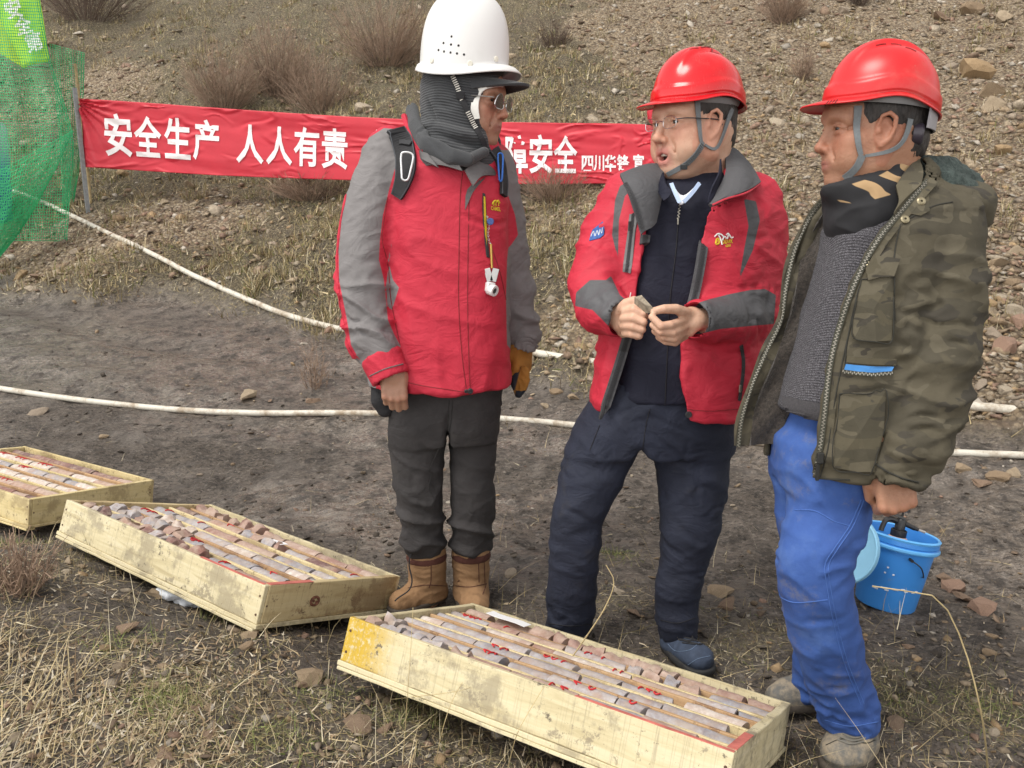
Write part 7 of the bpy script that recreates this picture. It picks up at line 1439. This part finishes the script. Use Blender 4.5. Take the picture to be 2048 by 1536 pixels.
# ================================================================== MAN ON THE RIGHT (camouflage coat, blue trousers, matt red helmet)
def man_right():
    base = P(1690, 1500, 1.90); root = empty('person', base, 'older man in matt red helmet, open camouflage coat and bright blue work trousers', 'person')
    sk = skin_mat('skin_right', (.37, .19, .118), (.34, .13, .10), .38); psi = R(91); M = frame((-math.sin(psi), -math.cos(psi), .02)); hc = P(1744, 266, 1.86); hs = 1.0
    # camouflage cloth
    def camo(name, sc, cols, fuzz=0):
        m, t, b = mat(name); N = NT(t); c = N.coord(); q = N.scale(c, (1, 1, 1.9)); a = N.noise(q, 9 * sc, 2, .5, .6); d = N.noise(N.scale(c, (1.3, .8, 2.3)), 7 * sc, 2, .5, 1.0); e = N.noise(N.scale(c, (.8, 1.2, 2.0)), 13 * sc, 2, .5, .4)
        col = N.mix(N.step(a, .50, .515), cols[0], cols[1]); col = N.mix(N.step(d, .56, .575), col, cols[2]); col = N.mix(N.step(e, .60, .615), col, cols[3]); f = N.noise(c, 30, 5, .6); col = N.mix(N.step(f, .3, .7), N.mix(1, col, (.86, .86, .86), 'MULTIPLY'), col)
        N.l(col, b.inputs['Base Color']); b.inputs['Roughness'].default_value = .8; b.inputs['Specular IOR Level'].default_value = .25; bp = N.bump(N.noise(c, 60, 4, .6, .5), .3, .004); N.l(N.bump(N.noise(c, 900, 2), .25, .001, bp), b.inputs['Normal']); return m
    CC = [(.084, .073, .050), (.067, .059, .042), (.104, .091, .064), (.052, .046, .036)]; m_camo = camo('camouflage_cloth', 1.0, CC); m_camo2 = camo('camouflage_pocket', 1.15, [(.093, .081, .054), (.072, .064, .045), (.112, .098, .068), (.056, .050, .039)])
    m_fl, t, b = mat('brown_fleece'); N = NT(t); c = N.coord(); N.l(N.ramp(N.noise(c, 120, 4, .7), [(.3, (.014, .011, .009)), (.7, (.060, .048, .040))]), b.inputs['Base Color']); b.inputs['Roughness'].default_value = 1; N.l(N.bump(N.noise(c, 140, 4, .7), 1, .006), b.inputs['Normal']); b.inputs['Sheen Weight'].default_value = .2
    m_teal, t, b = mat('teal_fleece'); N = NT(t); c = N.coord(); N.l(N.ramp(N.noise(N.scale(c, (1, 1, .4)), 130, 4, .7), [(.3, (.022, .032, .030)), (.7, (.080, .105, .098))]), b.inputs['Base Color']); b.inputs['Roughness'].default_value = 1; N.l(N.bump(N.noise(c, 150, 4, .7), 1, .006), b.inputs['Normal'])
    m_swt, t, b = mat('grey_sweater'); N = NT(t); c = N.coord(); wv = N.n('ShaderNodeTexWave', wave_type='BANDS', bands_direction='DIAGONAL'); N.l(N.scale(c, (1, 1, 1.6)), wv.inputs['Vector']); wv.inputs['Scale'].default_value = 62; wv.inputs['Distortion'].default_value = 2; wv.inputs['Detail Scale'].default_value = 4
    f = N.noise(c, 420, 3, .7); col = N.mix(N.step(f, .42, .62), (.030, .028, .034), (.165, .160, .178)); col = N.mix(N.math('MULTIPLY', wv.outputs['Fac'], .45), col, (.045, .043, .050)); N.l(col, b.inputs['Base Color']); b.inputs['Roughness'].default_value = .95; N.l(N.bump(wv.outputs['Fac'], .6, .003, N.bump(f, .5, .002)), b.inputs['Normal'])
    m_blue, t, b = mat('blue_work_cloth'); N = NT(t); c = N.coord(); f = N.noise(c, 5, 6, .65); col = N.ramp(f, [(.3, (.022, .058, .22)), (.55, (.034, .088, .30)), (.75, (.075, .145, .36))]); col = N.mix(N.math('MULTIPLY', N.step(N.noise(c, 8, 6, .78), .52, .70), .55), col, (.15, .145, .16)); N.l(col, b.inputs['Base Color']); b.inputs['Roughness'].default_value = .85; N.l(N.bump(N.noise(c, 900, 2), .3, .001, N.bump(N.noise(c, 50, 4, .6, .6), .35, .004)), b.inputs['Normal'])
    # --- body
    Vh, Fh, Ah = sculpt_head(dict(ear_x=.006, age=1, eye=.0029, smile=.0045, stub=.22, nose=.109, fat=.002)); hw = place(Vh, M, hc, hs); parts = [(hw, Fh, Ah)]
    Hm = np.stack([np.array([.12, -.10, -1.0]), np.array([1.0, -.12, .14]), np.array([.1, -1.0, .0])], 1)
    Hm[:, 0] /= np.linalg.norm(Hm[:, 0]); Hm[:, 1] -= Hm[:, 0] * (Hm[:, 0] @ Hm[:, 1]); Hm[:, 1] /= np.linalg.norm(Hm[:, 1]); Hm[:, 2] = np.cross(Hm[:, 0], Hm[:, 1])
    Vf, Ff, Af = sculpt_hand([(70, 95, 60), (70, 98, 60), (70, 98, 60), (70, 95, 60)], [(.014, .028, -.008), (.044, .050, -.016), (.074, .046, -.030), (.094, .028, -.044)], True, 1.0, .05)
    parts.append((place(Vf, Hm, P(1788, 928, 1.695), 1.0), Ff, Af))
    sArm = [(1878,445,1.83,.086),(1876,540,1.81,.092),(1868,680,1.775,.091),(1848,795,1.745,.086),(1815,890,1.71,.072),(1794,940,1.695,.057)]
    parts.append(trunk([secs([(400,1700,1850,.09,1.9),(560,1660,1840,.10,1.9),(800,1630,1820,.11,1.9)]), limb([(u, v, y, r * .5) for u, v, y, r in sArm]), limb([(1670,900,1.87,.07),(1628,1130,1.83,.055),(1690,1400,1.88,.05)]), limb([(1615,930,1.95,.055),(1640,1180,1.99,.04),(1630,1385,2.05,.04)])], .018))
    body_obj(parts, sk, root); head = Surf(hw, Fh); eyes(root, M, hc, hs, (1, .42, -.03)); hair_cap(root, M, hc, hs, .000, -.070, ear_x=.006)
    # --- helmet
    m_red = shell_mat('matt_red_shell', (.58, .012, .016), .34); he, loc, HW, HF, _ = helmet('vee', root, M, hc, (m_red,), a=.114, b_=.104, hgt=.124, z0=.050, x0=-.012, tilt=-.075, peak=.042)
    G = [[loc((.108 * r_ * math.cos(t_), .098 * r_ * math.sin(t_), z))[0] for t_ in np.linspace(0, 2 * np.pi, 49)] for r_, z in ((1, .014), (.97, .002), (.94, -.003))]; MB().grid(np.array(G), .002).build('suspension_band', m_suspend, he, smooth=True)
    mb = MB(); hsf = Surf(HW, HF.tolist())
    for a_, b2_ in (((1752,91),(1772,88)), ((1782,88),(1802,91)), ((1811,95),(1832,103))): L, Nn = hsf.line([a_, ((a_[0] + b2_[0]) / 2, (a_[1] + b2_[1]) / 2 - 1), b2_], 8, -.0008, 1.85); mb.tube(L, .0022, 6)
    tag(mb.build('vent_slots', plain('deep_red_slot_matt', (.20, .003, .004), .5), he, smooth=True), kind='stuff')
    mb = MB(); mkm = plain('black_marker', (.05, .01, .012), .6)
    for k in range(4): L, Nn = hsf.line([(1652 + 6 * k, 209 - k), (1657 + 6 * k, 203 - k)], 4, .0006, 1.8); mb.tube(L, .0011, 5)
    tag(mb.build('peak_marks', mkm, he), kind='stuff')
    def strap(uv, w_, name='chin_strap', n=18, m_=m_web, off=.003):
        L, Nn = head.line(uv, n, off, 1.85); k = np.ones(5) / 5
        for A_ in (L, Nn):
            for a in range(3): A_[2:-2, a] = np.convolve(A_[:, a], k, 'valid')
        mb = MB(); ribbon(mb, L, Nn, w_, .0022); return mb.build(name, m_, he)
    strap([(1716,212),(1713,250),(1716,290),(1721,310)], np.linspace(.016, .010, 18)); strap([(1818,238),(1812,262),(1802,284),(1782,300),(1752,309),(1728,312)], np.linspace(.012, .006, 18), off=.005); strap([(1724,310),(1712,335),(1690,356)], .015)
    mb = MB(); a0, a1 = loc((-.085, .085, -.008))[0], loc((-.118, .045, -.055))[0]; L = spline([P(1822,236,1.80), P(1806,262,1.79), P(1795,278,1.788)], 10); ribbon(mb, L, np.tile([.1, -1, .1], (10, 1)), .017, .002); mb.build('rear_strap', m_web, he)
    mb = MB(); mb.grid(np.array([[loc((-.113 * math.cos(t_), .102 * math.sin(t_), z))[0] for t_ in np.linspace(-.7, .9, 14)] for z in (.0, -.022, -.042)]), .004); mb.build('nape_band', plain('pale_grey_band', (.30, .29, .31), .5), he, smooth=True)
    kc = P(1834, 268, 1.80); mb = MB(); mb.lathe([(0, .012), (.018, .012), (.022, .008), (.022, -.008), (0, -.010)], kc, (.9, -.35, -.1), 24); mb.build('ratchet_knob', plain('purple_black', (.035, .028, .04), .4), he, smooth=True)
    # --- neck gaiter with zebra stripes
    m_gai, t, b = mat('striped_gaiter'); N = NT(t); c = N.coord(); wv = N.n('ShaderNodeTexWave', wave_type='BANDS', bands_direction='DIAGONAL'); N.l(N.scale(c, (1.2, 1.2, 2.0)), wv.inputs['Vector']); wv.inputs['Scale'].default_value = 5.5; wv.inputs['Distortion'].default_value = 5; wv.inputs['Detail'].default_value = 1.5; wv.inputs['Detail Scale'].default_value = 1.6
    wv.inputs['Phase Offset'].default_value = 1.2; gx = N.n('ShaderNodeAttribute', attribute_name='panel'); N.l(N.mix(N.math('MULTIPLY', N.step(wv.outputs['Fac'], .62, .70), N.step(gx.outputs['Fac'], -1, 1)), (.014, .014, .017), (.38, .25, .13)), b.inputs['Base Color']); b.inputs['Roughness'].default_value = .85
    s = SDF(P(1740, 370, 1.87) - [.14, .14, .14], P(1740, 370, 1.87) + [.15, .15, .15], .0036); s.add(limb([(1770,310,1.88,.066),(1748,360,1.87,.078),(1738,395,1.865,.090),(1735,430,1.86,.092)]))
    for pts in ([(1672,368),(1720,384),(1780,362),(1822,318)], [(1664,384),(1715,410),(1780,392),(1815,350)]):
        for y0 in (1.785,): s.add(tub([P(u, v, y0 + .05 * abs(k - 1.4) / 1.4) for k, (u, v) in enumerate(pts)], .014), .014)
    s.add(ell(P(1690, 380, 1.85), (.045, .055, .028)), .03); s.sub(ell(hc + M @ np.array([.05, 0, -.075]), (.075, .06, .05)), .01); s.cut(lambda X, Y, Z: (Z - np.float32(P(0, 352, 1.85)[2])) - (X - np.float32(P(1690, 0, 1.85)[0])) * .40, .01)
    ga, GV, GF = garment('neck_gaiter', s, m_gai, root, lambda V, N: .004 * fold(V, (.4, 0, 1), .045, 4, 5, .3, 2) + .001 * fbm(V * 40, 2, 3), lambda V: polysd(proj(V), [(1668,395),(1690,372),(1760,350),(1830,310),(1830,340),(1780,390),(1715,408),(1680,404)]))
    # --- sweater
    s = SDF([P(1530,0,1.8)[0], 1.66, P(0,880,1.8)[2]], [P(1900,0,1.9)[0], 2.10, P(0,370,1.9)[2]], .0060); s.add(secs([(385,1692,1830,.09,1.885),(420,1668,1840,.110,1.885),(480,1650,1840,.118,1.88),(560,1630,1830,.122,1.88),(640,1610,1820,.128,1.88),(720,1588,1800,.132,1.88),(790,1566,1790,.134,1.88),(815,1560,1786,.134,1.88),(846,1574,1780,.126,1.88)]))
    s.cut(lambda X, Y, Z: np.float32(P(0, 850, 1.72)[2]) - Z - .12 * (X - np.float32(P(1640, 0, 1.75)[0])), .012)
    sw, SV, SF = garment('sweater', s, m_swt, root, lambda V, N: .004 * fold(V, (.5, 0, 1), .10, 4, 51, .3, 2) + .001 * fbm(V * 24, 3, 2)); ss = Surf(SV, SF); m_rib = plain('dark_rib', (.055, .052, .057), .95, var=.3, vscale=300)
    mb = MB()
    for k in range(34):
        f = k / 33; u = 1566 + f * 78; L, Nn = ss.line([(u, 792 + f * 16), (u + 2, 812 + f * 16), (u + 6, 836 + f * 12)], 7, .0012, 1.75); mb.tube(L, .0022, 5)
    tag(mb.build('rib_hem', m_rib, sw, smooth=True), kind='stuff')
    # --- coat, near side
    lo = np.array([P(1580, 0, 1.75)[0], 1.58, P(0, 1000, 1.7)[2]]); hi = np.array([P(2010, 0, 1.9)[0], 2.14, P(0, 325, 1.95)[2]]); s = SDF(lo, hi, .0058)
    s.add(secs([(352,1740,1870,.07,1.90),(375,1700,1900,.11,1.89),(405,1660,1915,.14,1.885),(450,1625,1905,.155,1.88),(540,1598,1885,.166,1.875),(640,1574,1865,.174,1.87),(740,1556,1845,.180,1.87),(840,1544,1825,.184,1.87),(968,1536,1790,.186,1.87)]))
    s.add(limb(sArm), .007); s.add(limb([(1838,352,1.84,.040),(1822,388,1.80,.035)]), .03)
    prism(s, [(1560,300),(1842,300),(1846,350),(1838,372),(1792,422),(1742,484),(1702,562),(1674,640),(1653,720),(1643,800),(1634,880),(1614,975),(1600,1040),(1500,1040),(1500,300)], 1.93, .006)
    s.sub(secs([(330,1735,1850,.08,1.89),(405,1680,1890,.125,1.885),(560,1604,1870,.150,1.875),(740,1566,1830,.164,1.87),(1000,1546,1780,.170,1.87)]), .004); s.sub(limb([(1792,944,1.694,.044),(1777,1000,1.69,.05)]), .004)
    s.cut(lambda X, Y, Z: np.float32(P(0, 962, 1.72)[2]) - Z + .10 * (X - np.float32(P(1690, 0, 1.72)[0])) * (X < np.float32(P(1700, 0, 1.72)[0])) , .008)
    def dj(V, N):
        u, v = proj(V).T; arm = np.clip((u - (1805 - .11 * np.maximum(v - 500, 0))) / 20, 0, 1) * (v > 420); low = np.clip((v - 480) / 120, 0, 1)
        return arm * (.004 + .011 * low) * fold(V, (.22, 0, 1), .062, 4.5, 61, .35, 1.7) + arm * (.003 + .007 * low) * crease(V, (.2, 0, 1), .05, 5, 67) + (1 - arm) * .005 * crease(V, (-.5, 0, 1), .09, 5, 68) + arm * .005 * low * fold(V, (-.25, 0, 1), .034, 4, 62, .3, 1.8) + (1 - arm) * (.006 * fold(V, (1, 0, .45), .10, 5, 63, .3, 2) + .005 * fold(V, (-.4, 0, 1), .09, 4, 64, .3, 2)) + .0016 * fbm(V * 24, 3, 4)
    ct, CV, CF_ = garment('coat', s, m_camo, root, dj); cs = Surf(CV, CF_); m_cs = plain('coat_seam', (.022, .021, .016), .8)
    m_tp = plain('zip_tape_green', (.045, .045, .032), .8); L = spline([P(u, v, y) for u, v, y in [(1846,360,1.775),(1815,395,1.752),(1780,437,1.742),(1742,484,1.735),(1702,562,1.722),(1674,640,1.712),(1653,720,1.704),(1643,800,1.700),(1634,880,1.698),(1622,945,1.70)]], 90); hit = [cs.hit(*(proj(p)[0] + np.array([9, 2])), .002, 1.72) for p in L]; L2 = np.array([h[0] for h in hit]); k = np.ones(9) / 9
    for a in range(3): L2[4:-4, a] = np.convolve(L2[:, a], k, 'valid')
    Nn = np.tile(np.array([-.35, -.93, .1]), (90, 1)); zipper(L2 + Nn * .004, Nn, ct, (m_tp, m_metal), .0036, .0044, .012, 'front_zip'); mb = MB(); ribbon(mb, L2 + np.array([.012, 0, 0]) + Nn * .002, Nn, .020, .003); mb.build('placket_edge', m_camo2, ct)
    mb = MB(); p = L2[-6] + np.array([0, -.012, 0]); mb.box(p, (.007, .004, .012), None, .002); mb.box(p - [.004, 0, .030], (.004, .002, .018), None, .001); mb.build('zip_pull', plain('dark_metal', (.05, .05, .048), .4, .7), ct)
    # far front panel, swung open : camouflage edge, fleece inside
    out_ = spline([P(*q) for q in [(1672,372,1.95),(1632,408,1.945),(1604,448,1.94),(1580,505,1.935),(1564,575,1.93),(1554,640,1.925),(1526,700,1.92),(1496,770,1.915),(1476,838,1.912),(1470,892,1.912)]], 40); in_ = spline([P(*q) for q in [(1718,392,1.90),(1690,440,1.90),(1668,500,1.90),(1652,560,1.90),(1634,640,1.90),(1612,720,1.90),(1590,790,1.90),(1576,830,1.90),(1566,860,1.90),(1560,888,1.90)]], 40)
    G = np.zeros((40, 22, 3)); 
    for j in range(22):
        f = j / 21; G[:, j] = out_ * (1 - f) + in_ * f; G[:, j, 1] += .018 * math.sin(f * 3.14) * 1.0
    G[..., 1] += .007 * np.sin(np.arange(40)[:, None] * .55 + np.arange(22)[None] * .35) ; fl = MB().grid(G, .010).build('front_panel', m_camo, ct, smooth=True)
    q = G[:, 7:] + np.array([0, -.010, 0]); q = q + np.array([0, -1, 0]) * (.005 * noise(q.reshape(-1, 3) * 45, 3).reshape(q.shape[:2]))[..., None]; MB().grid(q, .006).build('fleece_lining', m_fl, fl, smooth=True); Lz = out_ + np.array([.006, -.008, 0]); zipper(Lz, np.tile([-.2, -.97, .1], (40, 1)), fl, (m_tp, m_metal), .0036, .0042, .010, 'front_zip')
    # collar, hood
    wing_([[(1836,318,1.83),(1846,345,1.785),(1842,372,1.757)],[(1815,340,1.80),(1822,372,1.762),(1816,396,1.742)],[(1792,375,1.775),(1798,404,1.745),(1788,430,1.728)]], 'collar', m_camo2, .012, ct)
    s = SDF(P(1830,300,1.95) + [-.12, -.24, -.24], P(1980,460,1.95) + [.10, .20, .16], .0048); s.add(limb([(1846,335,1.88,.036),(1862,352,1.92,.05),(1868,380,1.97,.05)])); s.add(limb([(1850,350,1.85,.030),(1890,368,1.83,.034),(1920,384,1.84,.032),(1945,390,1.86,.028)]), .03); s.add(limb([(1890,362,1.92,.045),(1925,380,1.95,.045)]), .03); hd, HV2, HF2 = garment('hood_lining', s, m_teal, ct, lambda V, N: .004 * fbm(V * 55, 3, 4))
    s = SDF(P(1830,300,1.92) + [-.10, -.24, -.26], P(1990,480,1.92) + [.08, .18, .16], .0048); s.add(limb([(1852,376,1.80,.018),(1885,388,1.79,.022),(1920,402,1.79,.024),(1950,404,1.81,.022),(1958,392,1.86,.020)])); s.add(limb([(1925,408,1.80,.026),(1942,426,1.81,.022),(1948,440,1.82,.013)]), .02); s.add(limb([(1860,392,1.83,.03),(1930,420,1.87,.06)]), .03); s.sub(limb([(1958,386,1.775,.010),(1952,420,1.775,.012),(1948,436,1.78,.008)]), .006); garment('hood', s, m_camo, ct, lambda V, N: .004 * fold(V, (1, 0, .4), .05, 3.5, 66, .3, 2) + .0015 * fbm(V * 30, 2, 2))
    # snaps, pockets, seams
    m_br = plain('dull_brass', (.30, .26, .17), .4, .7)
    def snap(u, v, r=.0085): p, n_ = cs.hit(u, v, .003, 1.72); mb = MB(); mb.lathe([(.0022, .001), (.0024, .003), (r * .7, .0034), (r, .0015), (r, -.002)], p, n_, 20); mb.build('snap_button', m_br, ct, smooth=True)
    for u, v in ((1841,404),(1809,440),(1735,528),(1728,566),(1701,792)): snap(u, v, .0088 if v < 500 else .006)
    decal_([(1812,398),(1838,370),(1856,388),(1858,422),(1840,432),(1818,428)], m_camo2, 'collar_tab', ct, cs, .002, .001, 1.75); snap(1841, 404)
    for uv in ([(1800,450),(1830,430),(1868,412),(1905,404)], [(1800,450),(1790,500),(1786,560),(1790,640)], [(1800,412),(1770,460),(1735,520),(1712,600),(1695,680),(1690,730)], [(1712,612),(1690,700),(1670,800),(1655,900),(1640,955)]): seam_(cs, uv, m_cs, ct, 'seam', .0016, 40, 1.75)
    def pocket(poly, flap, name='pocket'):
        o = decal_(poly, m_camo2, name, ct, cs, .006, .002, 1.72)
        if flap: decal_(flap, m_camo2, 'pocket_flap', o, cs, .006, .009, 1.72)
        q = poly + [poly[0]]; L, Nn = cs.line(q, 60, .0095, 1.72); MB().tube(L, .0012, 5).build('stitching', m_cs, o); return o
    pocket([(1722,560),(1755,556),(1786,552),(1784,600),(1778,680),(1750,682),(1712,678),(1706,660),(1712,610)], [(1748,512),(1794,520),(1786,552),(1756,556),(1735,562),(1732,540)]); pocket([(1682,786),(1730,784),(1770,784),(1766,860),(1750,944),(1710,940),(1668,930),(1672,860)], None)
    bz = decal_([(1692,728),(1740,732),(1786,734),(1780,744),(1740,746),(1688,740)], plain('blue_lining', (.05, .22, .55), .7), 'pocket_lining', ct, cs, .002, .003, 1.72); L, Nn = cs.line([(1686,742),(1735,749),(1782,746)], 30, .006, 1.72); zipper(L, Nn, ct, (m_tp, m_metal), .0036, .004, .008, 'pocket_zip'); L, Nn = cs.line([(1694,718),(1740,722),(1790,724)], 26, .002, 1.72); mb = MB(); ribbon(mb, L, Nn, .013, .004); mb.build('pocket_welt', m_camo2, ct)
    L, Nn = cs.line([(1742,920),(1770,940),(1800,956),(1836,966)], 26, .002, 1.72); MB().tube(L, .0022, 6).build('cuff_edge', m_cs, ct, smooth=True); L, Nn = cs.line([(1618,955),(1660,958),(1700,960)], 26, .001, 1.72); MB().tube(L, .002, 6).build('hem_edge', m_cs, ct, smooth=True)
    # --- trousers
    s = SDF([P(1520,0,1.9)[0], 1.60, P(0,1480,1.95)[2]], [P(1780,0,1.9)[0] + .12, 2.16, P(0,790,1.9)[2]], .0062); s.add(secs([(800,1592,1780,.10,1.89),(846,1572,1790,.112,1.89),(872,1552,1795,.135,1.885),(910,1550,1790,.145,1.88),(960,1552,1770,.14,1.88)]))
    fr = [(1662,960,1.84,.103),(1652,1040,1.81,.086),(1626,1115,1.785,.080),(1628,1165,1.79,.078),(1645,1250,1.82,.080),(1672,1350,1.86,.072),(1702,1440,1.88,.068)]; s.add(limb(fr), .035); s.add(limb([(1612,930,1.95,.085),(1612,1040,1.95,.066),(1625,1110,1.965,.06),(1640,1250,2.01,.062),(1628,1385,2.05,.058),(1628,1410,2.05,.058)]), .02)
    s.cut(lambda X, Y, Z: np.float32(P(0, 1458, 1.88)[2]) - Z - .10 * (Y - 1.88), .006)
    def dt(V, N):
        u, v = proj(V).T; knee = np.exp(-((v - 1120) / 55) ** 2); low = np.clip((v - 1300) / 90, 0, 1); return .006 * crease(V, (-.5, 0, 1), .075, 5, 75) + .006 * (knee + low) * crease(V, (-.3, 0, 1), .05, 4, 76) + .004 * fold(V, (-.55, 0, 1), .10, 4.5, 71, .3, 2) + .005 * fold(V, (.7, 0, .6), .075, 5, 72, .3, 2) + knee * .009 * fold(V, (-.5, 0, 1), .05, 3, 73, .3, 1.8) * (u > 1640) + low * .010 * fold(V, (.3, 0, 1), .055, 3.2, 74, .3, 1.8) + .0015 * fbm(V * 24, 3, 6)
    tr, TV, TF = garment('trousers', s, m_blue, root, dt); ts = Surf(TV, TF); m_ts = plain('blue_seam', (.05, .12, .37), .85)
    for uv in ([(1722,1000),(1700,1050),(1668,1098),(1650,1130),(1655,1180),(1668,1250),(1690,1330),(1722,1410)], [(1728,1000),(1706,1052),(1674,1100),(1657,1132),(1662,1180),(1675,1250),(1697,1330),(1728,1408)], [(1590,1020),(1630,1022),(1668,1042),(1700,1052)], [(1552,1190),(1590,1205),(1655,1200)], [(1650,1440),(1700,1452),(1764,1442)]): seam_(ts, uv, m_ts, tr, 'seam', .0012, 50, 1.8)
    # --- shoes, grey with mud
    m_sh, t, b = mat('muddy_grey_shoe'); N = NT(t); c = N.coord(); gz = N.n('ShaderNodeSeparateXYZ'); N.l(c, gz.inputs[0]); f = N.noise(c, 22, 6, .7); N.l(N.mix(N.step(f, .42, .62), N.mix(N.noise(c, 60, 3), (.085, .082, .075), (.15, .145, .135)), (.27, .225, .165)), b.inputs['Base Color']); b.inputs['Roughness'].default_value = .85; N.l(N.bump(f, .6, .006), b.inputs['Normal'])
    sh1, sf1 = boot_([(1715,1478,1.88,.046),(1700,1492,1.855,.052),(1688,1500,1.835,.052),(1680,1504,1.822,.044)], [(1702,1440,1.88,.05),(1704,1475,1.87,.048)], P(1690, 1528, 1.84)[2], 'shoe', m_sh, root, soleh=.026)
    sh2, sf2 = boot_([(1632,1382,2.06,.044),(1600,1386,2.055,.046),(1575,1388,2.05,.044),(1560,1391,2.045,.036)], [(1632,1350,2.06,.048),(1630,1385,2.06,.044)], P(1585, 1412, 2.045)[2], 'shoe', m_sh, root, soleh=.024)
    mb = MB()
    for k in range(4): L, Nn = sf1.line([(1690 - k * 5, 1462 + k * 6), (1712 - k * 4, 1470 + k * 6), (1738 - k * 4, 1462 + k * 7)], 10, .002, 1.8); mb.tube(L, .0022, 5)
    tag(mb.build('laces', plain('dirty_lace', (.16, .15, .13), .9), sh1, smooth=True), kind='stuff'); seam_(sf1, [(1652,1490),(1685,1478),(1730,1486),(1750,1480)], m_cs, sh1, 'seam', .0013, 26, 1.8)
    return root
man_right()
